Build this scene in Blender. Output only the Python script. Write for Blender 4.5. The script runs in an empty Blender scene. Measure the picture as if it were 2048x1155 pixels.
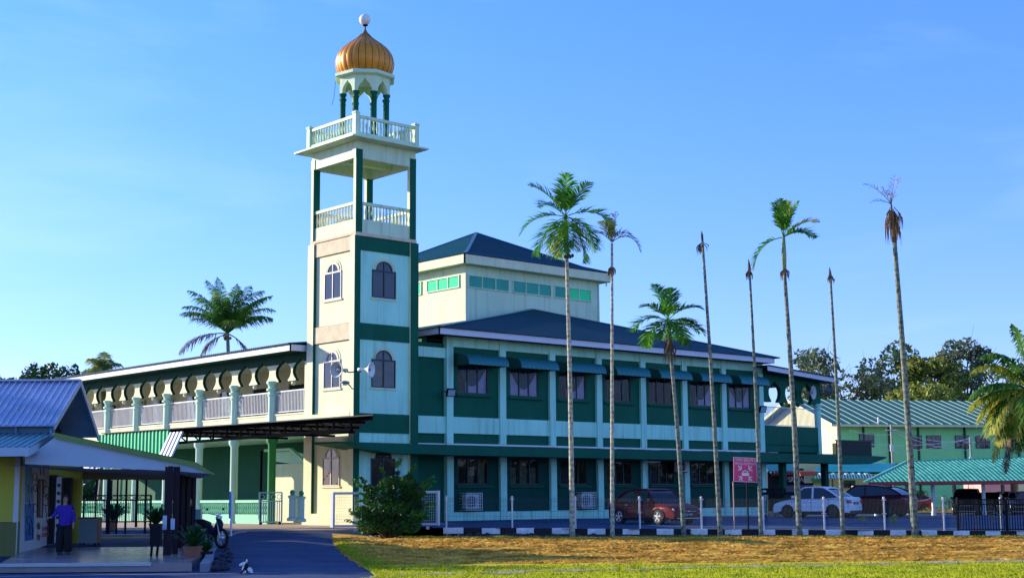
import bpy, math, random
import numpy as np
from mathutils import Vector, Matrix
from mathutils.geometry import tessellate_polygon
random.seed(7); RS = np.random.RandomState(11)
sc = bpy.context.scene
COL = sc.collection
# ------------------------------------------------------------------ camera
FPX, YAW, PIT, ROL, EYE = 2856.0, math.radians(48.167), math.radians(8.229), math.radians(-0.433), 1.75
CF = Vector((math.cos(YAW)*math.cos(PIT), math.sin(YAW)*math.cos(PIT), math.sin(PIT)))
_R = Vector((math.sin(YAW), -math.cos(YAW), 0)); _U = _R.cross(CF)
CR = _R*math.cos(ROL)+_U*math.sin(ROL); CU = -_R*math.sin(ROL)+_U*math.cos(ROL)
cam_d = bpy.data.cameras.new('camera'); cam = bpy.data.objects.new('camera', cam_d); COL.objects.link(cam)
M = Matrix.Identity(4)
for i, a in enumerate((CR, CU, -CF)):
    for j in range(3): M[j][i] = a[j]
M.translation = (0, 0, EYE); cam.matrix_world = M
cam_d.sensor_width = 36; cam_d.lens = FPX*36/2048; cam_d.clip_start = 0.1; cam_d.clip_end = 3000
sc.camera = cam
# ------------------------------------------------------------------ light
SUNV = Vector((-1.0, 2.02, 0.68)).normalized()
EL = math.asin(SUNV.z); AZ = math.atan2(SUNV.x, SUNV.y)
w = bpy.data.worlds.new('World'); sc.world = w; w.use_nodes = True
nt = w.node_tree; bg = nt.nodes['Background']
sky = nt.nodes.new('ShaderNodeTexSky'); sky.sky_type = 'NISHITA'; sky.sun_disc = False
sky.sun_elevation = EL; sky.sun_rotation = AZ; sky.altitude = 0; sky.air_density = 1.0; sky.dust_density = 0.2; sky.ozone_density = 2.0
tint = nt.nodes.new('ShaderNodeVectorMath'); tint.operation = 'MULTIPLY'; tint.inputs[1].default_value = (0.43, 0.73, 1.36)   # clear tropical morning: less red than the model sky
_g = nt.nodes.new('ShaderNodeTexCoord'); _s = nt.nodes.new('ShaderNodeSeparateXYZ'); _m = nt.nodes.new('ShaderNodeMapRange'); _x = nt.nodes.new('ShaderNodeMix'); _x.data_type = 'RGBA'
_m.inputs['From Min'].default_value = 0.0; _m.inputs['From Max'].default_value = 0.33; _x.inputs[6].default_value = (.55, .62, 1.2, 1); _x.inputs[7].default_value = (.43, .73, 1.36, 1)
nt.links.new(_g.outputs['Generated'], _s.inputs[0]); nt.links.new(_s.outputs['Z'], _m.inputs['Value']); nt.links.new(_m.outputs[0], _x.inputs[0]); nt.links.new(_x.outputs[2], tint.inputs[1])
_n = nt.nodes.new('ShaderNodeTexNoise'); _n.inputs['Scale'].default_value = 2.2; _n.inputs['Detail'].default_value = 6; _n.inputs['Distortion'].default_value = .6; _p = nt.nodes.new('ShaderNodeMapping'); _p.inputs['Scale'].default_value = (1, 1, 4.5)
nt.links.new(_g.outputs['Generated'], _p.inputs[0]); nt.links.new(_p.outputs[0], _n.inputs['Vector']); _q = nt.nodes.new('ShaderNodeMapRange'); _q.inputs['From Min'].default_value = .48; _q.inputs['From Max'].default_value = .80; _q.inputs['To Max'].default_value = .30
nt.links.new(_n.outputs['Fac'], _q.inputs['Value']); _y = nt.nodes.new('ShaderNodeMix'); _y.data_type = 'RGBA'; _y.inputs[7].default_value = (4.2, 5.0, 6.6, 1)   # thin high haze
nt.links.new(_q.outputs[0], _y.inputs[0]); nt.links.new(tint.outputs[0], _y.inputs[6])
nt.links.new(sky.outputs[0], tint.inputs[0]); nt.links.new(_y.outputs[2], bg.inputs['Color'])
bg.inputs['Strength'].default_value = 0.15
sd = bpy.data.lights.new('sun', 'SUN'); sd.energy = 4.7; sd.angle = math.radians(0.5); sd.color = (1.0, 0.87, 0.66)
so = bpy.data.objects.new('sun', sd); COL.objects.link(so); so.rotation_euler = (-SUNV).to_track_quat('-Z', 'Y').to_euler(); so.location = (-30, 60, 60)
sc.view_settings.view_transform = 'Standard'; sc.view_settings.look = 'None'; sc.view_settings.gamma = 1; sc.view_settings.exposure = 0.75
sc.render.engine = 'CYCLES'
# ------------------------------------------------------------------ survey helpers (pixel of a 2048-wide view + real depth or plane -> point)
def ray(x, y): return CF*FPX+CR*(x-1024)+CU*(577.5-y)
O3 = Vector((0, 0, EYE))
def AZ_(x, y, z): d = ray(x, y); return O3+d*((z-EYE)/d.z)
def AX(x, y, c): d = ray(x, y); return O3+d*(c/d.x)
def AY(x, y, c): d = ray(x, y); return O3+d*(c/d.y)
FH = Vector((math.cos(YAW), math.sin(YAW), 0)); RH = Vector((math.sin(YAW), -math.cos(YAW), 0))
def AV(x, y, v): d = ray(x, y); return O3+d*(v/d.dot(FH))
def UV(u, v, z=0.0): return RH*u+FH*v+Vector((0, 0, z))
# ------------------------------------------------------------------ object helpers
def tag(o, label=None, cat=None, group=None, kind=None):
    if label: o['label'] = label
    if cat: o['category'] = cat
    if group: o['group'] = group
    if kind: o['kind'] = kind
    return o
def wm(o):
    m = Matrix.Identity(4)
    while o is not None: m = o.matrix_basis @ m; o = o.parent
    return m
def thing(name, label, cat, loc=(0, 0, 0), rz=0, group=None):
    o = bpy.data.objects.new(name, None); o.empty_display_size = 0.2; COL.objects.link(o)
    o.location = loc; o.rotation_euler = (0, 0, rz)
    return tag(o, label, cat, group)
def dup(root, loc, rz=0, label=None, group=None, scale=None):
    def rec(o, par):
        c = o.copy(); COL.objects.link(c)
        if par: c.parent = par
        for ch in o.children: rec(ch, c)
        return c
    r = rec(root, None); r.location = loc; r.rotation_euler = (0, 0, rz)
    if scale: r.scale = scale
    if label: r['label'] = label
    if group: r['group'] = group
    return r
class MB:
    def __init__(s): s.v = []; s.f = []
    def add(s, vs, fs):
        n = len(s.v); s.v += [tuple(a) for a in vs]; s.f += [tuple(i+n for i in f) for f in fs]; return s
    def box(s, x0, x1, y0, y1, z0, z1):
        vs = [(x, y, z) for z in (z0, z1) for y in (y0, y1) for x in (x0, x1)]
        return s.add(vs, [(0, 2, 3, 1), (4, 5, 7, 6), (0, 1, 5, 4), (2, 6, 7, 3), (0, 4, 6, 2), (1, 3, 7, 5)])
    def obox(s, o, a, b, c):
        o, a, b, c = map(Vector, (o, a, b, c))
        if a.cross(b).dot(c) < 0: a, b = b, a
        vs = [o+a*i+b*j+c*k for k in (0, 1) for j in (0, 1) for i in (0, 1)]
        return s.add(vs, [(0, 2, 3, 1), (4, 5, 7, 6), (0, 1, 5, 4), (2, 6, 7, 3), (0, 4, 6, 2), (1, 3, 7, 5)])
    def bar(s, p, q, w, h=None, up=(0, 0, 1)):
        p, q = Vector(p), Vector(q); h = h or w; d = q-p
        if d.length < 1e-6: return s
        u = Vector(up)
        if abs(d.normalized().dot(u)) > .98: u = Vector((1, 0, 0))
        a = d.cross(u).normalized()*w; b = a.cross(d).normalized()*h
        return s.obox(p-a/2-b/2, a, b, d)
    def cyl(s, p, q, r0, r1=None, n=12, cap=True):
        p, q = Vector(p), Vector(q); r1 = r0 if r1 is None else r1; d = (q-p).normalized()
        u = Vector((0, 0, 1)) if abs(d.z) < .9 else Vector((1, 0, 0))
        a = d.cross(u).normalized(); b = d.cross(a)
        vs = []
        for c, r in ((p, r0), (q, r1)):
            for i in range(n):
                t = 2*math.pi*i/n; vs.append(c+(a*math.cos(t)+b*math.sin(t))*r)
        fs = [(i, i+n, (i+1) % n+n, (i+1) % n) for i in range(n)]
        if cap: fs += [tuple(range(n)), tuple(range(2*n-1, n-1, -1))]
        return s.add(vs, fs)
    def tube(s, pts, rs, n=8):
        pts = [Vector(p) for p in pts]; N = len(pts); vs = []; fs = []
        if not hasattr(rs, '__len__'): rs = [rs]*N
        a = None
        for k, p in enumerate(pts):
            d = (pts[min(k+1, N-1)]-pts[max(k-1, 0)]).normalized()
            if a is None:
                u = Vector((0, 0, 1)) if abs(d.z) < .9 else Vector((1, 0, 0)); a = d.cross(u).normalized()
            a = (a-d*a.dot(d)).normalized(); b = d.cross(a)
            for i in range(n):
                t = 2*math.pi*i/n; vs.append(p+(a*math.cos(t)+b*math.sin(t))*rs[k])
            if k: fs += [((k-1)*n+i, (k-1)*n+(i+1) % n, k*n+(i+1) % n, k*n+i) for i in range(n)]
        fs += [tuple(range(n-1, -1, -1)), tuple(range((N-1)*n, N*n))]
        return s.add(vs, fs)
    def lathe(s, c, prof, n=16, rot=0.0, cap=True):
        c = Vector(c); vs = []; fs = []; K = len(prof)
        for r, z in prof:
            for i in range(n):
                t = rot+2*math.pi*i/n; vs.append((c.x+r*math.cos(t), c.y+r*math.sin(t), c.z+z))
        for k in range(K-1): fs += [(k*n+i, k*n+(i+1) % n, (k+1)*n+(i+1) % n, (k+1)*n+i) for i in range(n)]
        if cap: fs += [tuple(range(n-1, -1, -1)), tuple(range((K-1)*n, K*n))]
        return s.add(vs, fs)
    def prism(s, poly, o, ax, ay, t, holes=()):
        """2-D polygon (a,b) -> o+a*ax+b*ay, thickness vector t"""
        o, ax, ay, t = map(Vector, (o, ax, ay, t)); loops = [list(poly)]+[list(h) for h in holes]
        flat = [p for l in loops for p in l]; N = len(flat)
        tri = tessellate_polygon([[Vector((p[0], p[1], 0)) for p in l] for l in loops])
        base = [o+ax*p[0]+ay*p[1] for p in flat]; vs = base+[b+t for b in base]
        nrm = ax.cross(ay).dot(t); fs = []
        for a, b, c in tri:
            pa, pb, pc = flat[a], flat[b], flat[c]
            ar = (pb[0]-pa[0])*(pc[1]-pa[1])-(pb[1]-pa[1])*(pc[0]-pa[0])
            if (ar > 0) == (nrm > 0): fs += [(c, b, a), (a+N, b+N, c+N)]
            else: fs += [(a, b, c), (c+N, b+N, a+N)]
        k = 0
        for li, l in enumerate(loops):
            n = len(l); ar = sum(l[i][0]*l[(i+1) % n][1]-l[(i+1) % n][0]*l[i][1] for i in range(n))
            for i in range(n):
                a, b = k+i, k+(i+1) % n
                ccw = (ar > 0) if li == 0 else (ar < 0)
                fs.append((a, b, b+N, a+N) if ccw == (nrm > 0) else (b, a, a+N, b+N))
            k += n
        return s.add(vs, fs)
    def quad(s, *p): return s.add(p, [tuple(range(len(p)))])
    def build(s, name, m, parent=None, world=True, smooth=False, bevel=0, auto=None, subsurf=0):
        me = bpy.data.meshes.new(name); vs = s.v
        if world and parent is not None:
            im = wm(parent).inverted(); vs = [tuple(im @ Vector(v)) for v in vs]
        me.from_pydata(vs, [], s.f); me.materials.append(m)
        if smooth or auto: me.polygons.foreach_set('use_smooth', [True]*len(me.polygons))
        me.update(); o = bpy.data.objects.new(name, me); COL.objects.link(o)
        if auto:
            try: me.set_sharp_from_angle(angle=math.radians(auto))
            except Exception: pass
        if parent is not None: o.parent = parent
        if bevel: b = o.modifiers.new('b', 'BEVEL'); b.width = bevel; b.segments = 2; b.limit_method = 'ANGLE'
        if subsurf: b = o.modifiers.new('s', 'SUBSURF'); b.levels = b.render_levels = subsurf
        return o
def fastmesh(name, V, F4, m, parent=None):
    """numpy quads; world coordinates"""
    V = np.asarray(V, dtype=np.float64).reshape(-1, 3)
    if parent is not None:
        im = np.array(wm(parent).inverted()); V = V @ im[:3, :3].T+im[:3, 3]
    me = bpy.data.meshes.new(name); n = len(F4)
    me.vertices.add(len(V)); me.vertices.foreach_set('co', V.astype(np.float32).ravel())
    me.loops.add(n*4); me.loops.foreach_set('vertex_index', np.asarray(F4, dtype=np.int32).ravel())
    me.polygons.add(n); me.polygons.foreach_set('loop_start', np.arange(0, n*4, 4, dtype=np.int32))
    try: me.polygons.foreach_set('loop_total', np.full(n, 4, dtype=np.int32))
    except Exception: pass
    me.materials.append(m); me.update(calc_edges=True); me.validate()
    o = bpy.data.objects.new(name, me); COL.objects.link(o)
    if parent is not None: o.parent = parent
    return o
# ------------------------------------------------------------------ materials
def newmat(name):
    m = bpy.data.materials.new(name); m.use_nodes = True; return m, m.node_tree, m.node_tree.nodes['Principled BSDF']
def pm(name, col, rough=.6, var=.10, scale=1.3, bump=.04, metal=0.0, bscale=25, spec=.4, streak=0.0, var2=0.0, wave=None, coat=0):
    m, t, b = newmat(name); N, L = t.nodes, t.links
    b.inputs['Roughness'].default_value = rough; b.inputs['Metallic'].default_value = metal
    b.inputs['Specular IOR Level'].default_value = spec; b.inputs['Coat Weight'].default_value = coat
    g = N.new('ShaderNodeTexCoord')
    n1 = N.new('ShaderNodeTexNoise'); n1.inputs['Scale'].default_value = scale; n1.inputs['Detail'].default_value = 6; n1.inputs['Roughness'].default_value = .65
    L.new(g.outputs['Object'], n1.inputs['Vector'])
    mr = N.new('ShaderNodeMapRange'); mr.inputs['From Min'].default_value = .3; mr.inputs['From Max'].default_value = .7
    mr.inputs['To Min'].default_value = 1-var; mr.inputs['To Max'].default_value = 1+var*.6
    L.new(n1.outputs['Fac'], mr.inputs['Value'])
    mx = N.new('ShaderNodeVectorMath'); mx.operation = 'SCALE'; mx.inputs[0].default_value = col
    L.new(mr.outputs[0], mx.inputs['Scale']); last = mx.outputs[0]
    if streak:
        mp = N.new('ShaderNodeMapping'); mp.inputs['Scale'].default_value = (3.5, 3.5, .22); L.new(g.outputs['Object'], mp.inputs['Vector'])
        n2 = N.new('ShaderNodeTexNoise'); n2.inputs['Scale'].default_value = 1.0; n2.inputs['Detail'].default_value = 8; L.new(mp.outputs[0], n2.inputs['Vector'])
        m2 = N.new('ShaderNodeMapRange'); m2.inputs['From Min'].default_value = .52; m2.inputs['From Max'].default_value = .8
        m2.inputs['To Min'].default_value = 1; m2.inputs['To Max'].default_value = 1-streak; L.new(n2.outputs['Fac'], m2.inputs['Value'])
        s2 = N.new('ShaderNodeVectorMath'); s2.operation = 'SCALE'; L.new(last, s2.inputs[0]); L.new(m2.outputs[0], s2.inputs['Scale']); last = s2.outputs[0]
    L.new(last, b.inputs['Base Color'])
    bu = N.new('ShaderNodeBump'); bu.inputs['Strength'].default_value = 1; bu.inputs['Distance'].default_value = bump
    n3 = N.new('ShaderNodeTexNoise'); n3.inputs['Scale'].default_value = bscale; n3.inputs['Detail'].default_value = 4
    L.new(g.outputs['Object'], n3.inputs['Vector']); L.new(n3.outputs['Fac'], bu.inputs['Height'])
    if bump: L.new(bu.outputs[0], b.inputs['Normal'])
    if wave:   # (axis, scale, distance)
        wv = N.new('ShaderNodeTexWave'); wv.bands_direction = wave[0]; wv.inputs['Scale'].default_value = wave[1]; L.new(g.outputs['Object'], wv.inputs['Vector'])
        b2 = N.new('ShaderNodeBump'); b2.inputs['Distance'].default_value = wave[2]; L.new(wv.outputs['Fac'], b2.inputs['Height']); L.new(bu.outputs[0], b2.inputs['Normal']); L.new(b2.outputs[0], b.inputs['Normal'])
    return m
def leafmat(name, c1, c2, c3=None, scale=.9, trans=.35, rough=.5):
    m, t, b = newmat(name); N, L = t.nodes, t.links
    g = N.new('ShaderNodeTexCoord'); n1 = N.new('ShaderNodeTexNoise'); n1.inputs['Scale'].default_value = scale; n1.inputs['Detail'].default_value = 5
    L.new(g.outputs['Object'], n1.inputs['Vector']); r = N.new('ShaderNodeValToRGB'); L.new(n1.outputs['Fac'], r.inputs[0])
    r.color_ramp.elements[0].position = .35; r.color_ramp.elements[0].color = (*c1, 1); r.color_ramp.elements[1].position = .6; r.color_ramp.elements[1].color = (*c2, 1)
    if c3: e = r.color_ramp.elements.new(.72); e.color = (*c3, 1)
    L.new(r.outputs[0], b.inputs['Base Color']); b.inputs['Roughness'].default_value = rough; b.inputs['Specular IOR Level'].default_value = .35
    tr = N.new('ShaderNodeBsdfTranslucent'); L.new(r.outputs[0], tr.inputs['Color']); ms = N.new('ShaderNodeMixShader'); ms.inputs[0].default_value = trans
    L.new(b.outputs[0], ms.inputs[1]); L.new(tr.outputs[0], ms.inputs[2]); L.new(ms.outputs[0], N['Material Output'].inputs['Surface'])
    return m
def glassmat(name, tint=(.02, .025, .03), rough=.05, alpha=.5):
    m, t, b = newmat(name); N, L = t.nodes, t.links
    b.inputs['Base Color'].default_value = (*tint, 1); b.inputs['Roughness'].default_value = rough; b.inputs['Specular IOR Level'].default_value = .55
    g = N.new('ShaderNodeTexCoord'); nz = N.new('ShaderNodeTexNoise'); nz.inputs['Scale'].default_value = 1.5; L.new(g.outputs['Object'], nz.inputs['Vector'])
    bu = N.new('ShaderNodeBump'); bu.inputs['Distance'].default_value = .012; L.new(nz.outputs['Fac'], bu.inputs['Height']); L.new(bu.outputs[0], b.inputs['Normal'])
    if alpha < 1:
        tr = N.new('ShaderNodeBsdfTransparent'); ms = N.new('ShaderNodeMixShader'); ms.inputs[0].default_value = alpha
        L.new(tr.outputs[0], ms.inputs[1]); L.new(b.outputs[0], ms.inputs[2]); L.new(ms.outputs[0], N['Material Output'].inputs['Surface'])
    return m
CREAM_SHADE = (.42, .86, .69);  # shaded copy: skylight aqua put into the cream colour
mCreamShade = pm('cream paint', CREAM_SHADE, .6, .12, .5, .006, streak=.42)
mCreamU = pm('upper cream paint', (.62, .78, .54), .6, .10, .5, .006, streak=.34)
mCreamLit = pm('weathered sunlit cream copy', (.78, .79, .52), .75, .12, .8, .014, streak=.16)  # sunlit copy of the cream, warmth put into the colour
mBeige = pm('beige trim and sheen tone', (.70, .60, .40), .8, .15, 2.2, .012, streak=.15)  # west bands: sun sheen on green paint, put in as beige
mGreen = pm('dark green paint', (.004, .112, .064), .6, .14, .6, .005, streak=.15, spec=.12)
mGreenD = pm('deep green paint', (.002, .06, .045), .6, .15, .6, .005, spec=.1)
mMint = pm('pale green trim paint', (.50, .76, .58), .6, .08, 1, .006, streak=.1)
mRoof = pm('teal metal roof sheet', (.001, .058, .085), .6, .2, .5, .01, spec=.10, streak=.2, wave=('X', 1.6, .05))
mRoofY = pm('teal metal roof sheet side', (.001, .058, .085), .6, .2, .5, .01, spec=.10, streak=.2, wave=('Y', 1.6, .05))
mFascia = pm('pale lilac white fascia', (.66, .67, .74), .5, .06, 1, .004, streak=.12)
mWhite = pm('white paint', (.78, .79, .78), .5, .05, 2, .003, streak=.05)
mWhiteM = pm('white metal', (.72, .74, .78), .35, .05, 4, 0)
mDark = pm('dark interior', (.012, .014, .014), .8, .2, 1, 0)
mBlackM = pm('black painted steel', (.008, .010, .014), .6, .2, 3, 0, spec=.12)
mGlass = glassmat('window glass', (.008, .012, .03), .04, .24)
mGlassD = glassmat('dark reflective glass', (.01, .012, .022), .05, 1)
mGlassG = pm('green tinted glass', (.004, .36, .24), .2, .25, .7, .0, spec=.25)
mGlassL = pm('bright green tinted glass', (.006, .80, .28), .2, .2, .7, 0, spec=.25)
mMatte = pm('matt black steel', (.008, .009, .012), 1.0, .2, 3, 0, spec=0.0)
mFrame = pm('dark window frame', (.02, .03, .04), .4, .1, 3, 0)
mCurt = pm('lilac sky reflection curtain', (.58, .62, .95), .9, .2, 2, .01)  # lilac puts the sky's reflection into the curtain colour
mCurtD = pm('dark pleated curtain', (.02, .05, .12), .9, .3, 3, .02)
mAsph = pm('asphalt', (.022, .056, .14), .88, .45, .55, .01, bscale=60, spec=.25)
mLot = pm('parking asphalt', (.025, .065, .16), .85, .4, .5, .01, bscale=60, spec=.25)
def asphalt(name, c1, c2):
    m, t, bs = newmat(name); N, L = t.nodes, t.links; g = N.new('ShaderNodeTexCoord'); o = g.outputs['Object']
    def noise(s_, d=5, r=.6):
        n = N.new('ShaderNodeTexNoise'); n.inputs['Scale'].default_value = s_; n.inputs['Detail'].default_value = d; n.inputs['Roughness'].default_value = r; L.new(o, n.inputs['Vector']); return n.outputs['Fac']
    r = N.new('ShaderNodeValToRGB'); L.new(noise(.45), r.inputs[0]); e = r.color_ramp.elements; e[0].position = .36; e[0].color = (*c1, 1); e[1].position = .64; e[1].color = (*c2, 1)
    vo = N.new('ShaderNodeTexVoronoi'); vo.feature = 'DISTANCE_TO_EDGE'; vo.inputs['Scale'].default_value = .42; ad = N.new('ShaderNodeVectorMath'); ad.operation = 'ADD'; nn = N.new('ShaderNodeTexNoise'); nn.inputs['Scale'].default_value = 1.4; L.new(o, nn.inputs['Vector']); L.new(o, ad.inputs[0]); L.new(nn.outputs['Color'], ad.inputs[1]); L.new(ad.outputs[0], vo.inputs['Vector'])
    mr = N.new('ShaderNodeMapRange'); mr.inputs['From Max'].default_value = .02; mr.inputs['To Min'].default_value = .45; L.new(vo.outputs['Distance'], mr.inputs['Value'])
    sp_ = N.new('ShaderNodeMapRange'); sp_.inputs['From Min'].default_value = .35; sp_.inputs['From Max'].default_value = .65; sp_.inputs['To Min'].default_value = .75; sp_.inputs['To Max'].default_value = 1.3; L.new(noise(9, 8, .8), sp_.inputs['Value'])
    mu = N.new('ShaderNodeMath'); mu.operation = 'MULTIPLY'; L.new(mr.outputs[0], mu.inputs[0]); L.new(sp_.outputs[0], mu.inputs[1]); sc2 = N.new('ShaderNodeVectorMath'); sc2.operation = 'SCALE'; L.new(r.outputs[0], sc2.inputs[0]); L.new(mu.outputs[0], sc2.inputs['Scale']); L.new(sc2.outputs[0], bs.inputs['Base Color'])
    bs.inputs['Roughness'].default_value = .85; bs.inputs['Specular IOR Level'].default_value = .25; bu = N.new('ShaderNodeBump'); bu.inputs['Distance'].default_value = .012; L.new(noise(45, 4), bu.inputs['Height']); L.new(bu.outputs[0], bs.inputs['Normal']); return m
mAsph = asphalt('worn asphalt', (.012, .034, .095), (.032, .072, .17)); mLot = asphalt('worn parking asphalt', (.016, .044, .12), (.036, .085, .19))
mConc = pm('concrete', (.30, .29, .30), .85, .2, 1.5, .01)
mConcW = pm('warm worn concrete', (.48, .36, .28), .85, .25, 1.5, .01)
mTile = pm('porch floor tiles', (.28, .24, .25), .25, .15, 2, .002)
mEarth = pm('bare earth', (.12, .095, .06), .95, .3, .3, .02)
mBlackP = pm('black kerb paint', (.012, .014, .02), .7, .3, 4, .01)
mKerbW = pm('white kerb paint', (.84, .88, .92), .7, .25, 4, .01)
mStone = pm('dark footing stones', (.03, .03, .05), .9, .6, 6, .05, bscale=12)
mYel = pm('yellow wall paint', (.50, .47, .045), .7, .08, .7, .005, streak=.08)
mOlive = pm('olive dado paint', (.16, .17, .05), .7, .1, .7, .005)
mSteel = pm('silver blue roof sheet', (.46, .52, .68), .4, .25, .6, .004, metal=.55)
mTrunk = pm('palm bark', (.20, .23, .19), .9, .35, 9, .01, bscale=40)
mTrunkW = pm('pale palm bark', (.50, .50, .42), .9, .25, 5, .01, bscale=40)
mBark = pm('brown bark', (.10, .075, .055), .95, .35, 5, .02)
# ------------------------------------------------------------------ ground
def sheet(name, poly, zf, m, step=None, kind='structure'):
    """poly in (u,v); triangulated fine grid clipped by point-in-polygon is avoided: plain prism-less polygon with z from zf"""
    tri = tessellate_polygon([[Vector((p[0], p[1], 0)) for p in poly]])
    b = MB(); vs = [UV(p[0], p[1], zf(p[0], p[1])) for p in poly]; fs = []
    for a, c, d in tri:
        n = (vs[c]-vs[a]).cross(vs[d]-vs[a]); fs.append((a, c, d) if n.z > 0 else (a, d, c))
    b.add(vs, fs); o = b.build(name, m); tag(o, kind=kind); return o
def clamp(x, a=0., b=1.): return max(a, min(b, x))
def gz(u, v):
    m = .15+.27*clamp((-5.0-u)/2.5); return m*clamp((v-36)/20)
def lotz(u, v): return .55-.2*clamp((u+2.7)/21.3)*clamp((70-v)/15)-.35*clamp((v-76)/20)
def gridsheet(name, u0, u1, v0, v1, nu, nv, zf, m, inside=None):
    vs = []; fs = []
    for j in range(nv+1):
        for i in range(nu+1):
            u = u0+(u1-u0)*i/nu; v = v0+(v1-v0)*j/nv; vs.append(UV(u, v, zf(u, v)))
    for j in range(nv):
        for i in range(nu):
            uc = u0+(u1-u0)*(i+.5)/nu; vc = v0+(v1-v0)*(j+.5)/nv
            if inside is None or inside(uc, vc):
                a = j*(nu+1)+i; fs.append((a, a+1, a+nu+2, a+nu+1))
    b = MB(); b.add(vs, fs); o = b.build(name, m, smooth=True); return tag(o, kind='structure')
# one far sheet to the horizon
b = MB(); b.quad(UV(-1500, -60, -.25), UV(1500, -60, -.25), UV(1500, 2500, -.25), UV(-1500, 2500, -.25)); tag(b.build('ground', mEarth), kind='structure')
gridsheet('driveway', -34, 2, 6, 60.5, 72, 110, lambda u, v: gz(u, v), mAsph)
def kerb_v(u): return 56.0-4.0*(u+2.73)/21.3
LOT = [(-2.9, 56.1), (24, 50.9), (60, 60), (60, 125), (-9, 125), (-6.5, 66), (-5.2, 60.2)]
gridsheet('parking_lot', -6.2, 60, 50, 125, 132, 150, lotz, mLot, lambda u, v: v > kerb_v(u)+.12 and (u > -3.0 or v > 58.0) and v > 50.5)
sheet('terrace', [(-13.5, 57.9), (-6.0, 57.9), (-6.0, 60), (-7.0, 75), (-14, 110), (-45, 110), (-45, 60), (-14, 60)], lambda u, v: .452, mConcW)
b = MB(); b.obox(UV(-13.5, 57.7, .1), RH*7.5, FH*.2, (0, 0, .36)); tag(b.build('terrace_kerb', mConc), kind='structure')
# lawn (near field): grid with small mounds, between the kerb, the driveway edge and the camera
edge = [(640, 1080), (663, 1078), (668, 1090), (676, 1098), (692, 1108), (714, 1119), (735, 1131), (748, 1140), (752, 1149), (700, 1156), (560, 1180), (300, 1215)]
EP = [AZ_(x, y, .1) for x, y in edge]; EUV = [(p.dot(RH), p.dot(FH)) for p in EP]
def edge_u(v):
    if v >= EUV[0][1]: return EUV[0][0]
    for (u0, v0), (u1, v1) in zip(EUV, EUV[1:]):
        if v1 <= v <= v0: return u0+(u1-u0)*(v0-v)/max(1e-6, v0-v1)
    return EUV[-1][0]
from mathutils import noise as mnoise
def lawn_z(u, v):
    z = gz(u, v)+.012
    n = mnoise.noise(Vector((u*.22, v*1.3, 0)))*.08+mnoise.noise(Vector((u*1.1, v*3.5, 3)))*.05
    k = clamp((v-38.5)/2.5)*clamp((kerb_v(u)-.5-v)/2)
    ed = clamp((u-edge_u(v))/.8)
    return z+ed*(.03+k*(n+.04)+mnoise.noise(Vector((u*.8, v*.8, 9)))*.015)
def lawn_grid(name, u0, u1, v0, v1, nu, nv, m):
    vs = []; fs = []
    for j in range(nv+1):
        v = v0+(v1-v0)*j/nv; ue = edge_u(v)
        for i in range(nu+1):
            u = ue+(u1-ue)*(i/nu)**1.15; vv = min(v, kerb_v(u)-.25); vs.append(UV(u, vv, lawn_z(u, vv)))
    for j in range(nv):
        for i in range(nu):
            a = j*(nu+1)+i; fs.append((a, a+1, a+nu+2, a+nu+1))
    b = MB(); b.add(vs, fs); o = b.build(name, m, smooth=True); return tag(o, kind='structure')
# lawn material: straw coloured mown band, green field nearer
m, t, bs = newmat('mown lawn'); N, L = t.nodes, t.links
g = N.new('ShaderNodeTexCoord'); dt = N.new('ShaderNodeVectorMath'); dt.operation = 'DOT_PRODUCT'; dt.inputs[1].default_value = FH; L.new(g.outputs['Object'], dt.inputs[0])
def nz(sc_, det=6, vec=None, rough=.6):
    n = N.new('ShaderNodeTexNoise'); n.inputs['Scale'].default_value = sc_; n.inputs['Detail'].default_value = det; n.inputs['Roughness'].default_value = rough
    L.new(vec or g.outputs['Object'], n.inputs['Vector']); return n.outputs['Fac']
def rot_stretch(sx, sy):
    mp = N.new('ShaderNodeMapping'); mp.vector_type = 'POINT'; mp.inputs['Rotation'].default_value = (0, 0, math.pi/2-YAW); mp.inputs['Scale'].default_value = (sx, sy, 1); L.new(g.outputs['Object'], mp.inputs['Vector']); return mp.outputs[0]
def math2(op, a, b_):
    n = N.new('ShaderNodeMath'); n.operation = op
    for i, x in enumerate((a, b_)):
        if hasattr(x, 'links'): L.new(x, n.inputs[i])
        else: n.inputs[i].default_value = x
    return n.outputs[0]
def ramp(f, stops):
    r = N.new('ShaderNodeValToRGB'); L.new(f, r.inputs[0]); e = r.color_ramp.elements
    e[0].position, e[0].color = stops[0][0], (*stops[0][1], 1); e[1].position, e[1].color = stops[-1][0], (*stops[-1][1], 1)
    for p, c in stops[1:-1]: x = e.new(p); x.color = (*c, 1)
    return r.outputs[0]
wob = nz(.25, 4); sv = rot_stretch(.35, 1.5); st = nz(1.6, 7, sv, .7)
vv = math2('ADD', dt.outputs['Value'], math2('MULTIPLY', math2('SUBTRACT', wob, .5), 5.0))
vv = math2('ADD', vv, math2('MULTIPLY', math2('SUBTRACT', st, .5), 7.0))
band = math2('MULTIPLY', math2('SUBTRACT', vv, 33.5), 1/7.0)
straw = ramp(nz(2.2, 8, rot_stretch(.5, 1.6), .75), [(.3, (.10, .04, .008)), (.42, (.52, .25, .03)), (.54, (.92, .55, .09)), (.70, (.72, .66, .08))])
green = ramp(nz(1.1, 8, None, .75), [(.3, (.28, .32, .006)), (.46, (.58, .60, .01)), (.62, (.76, .72, .02)), (.8, (.75, .6, .06))])
mx = N.new('ShaderNodeMix'); mx.data_type = 'RGBA'; L.new(band, mx.inputs[0]); L.new(green, mx.inputs[6]); L.new(straw, mx.inputs[7]); mx.clamp_factor = True
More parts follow.
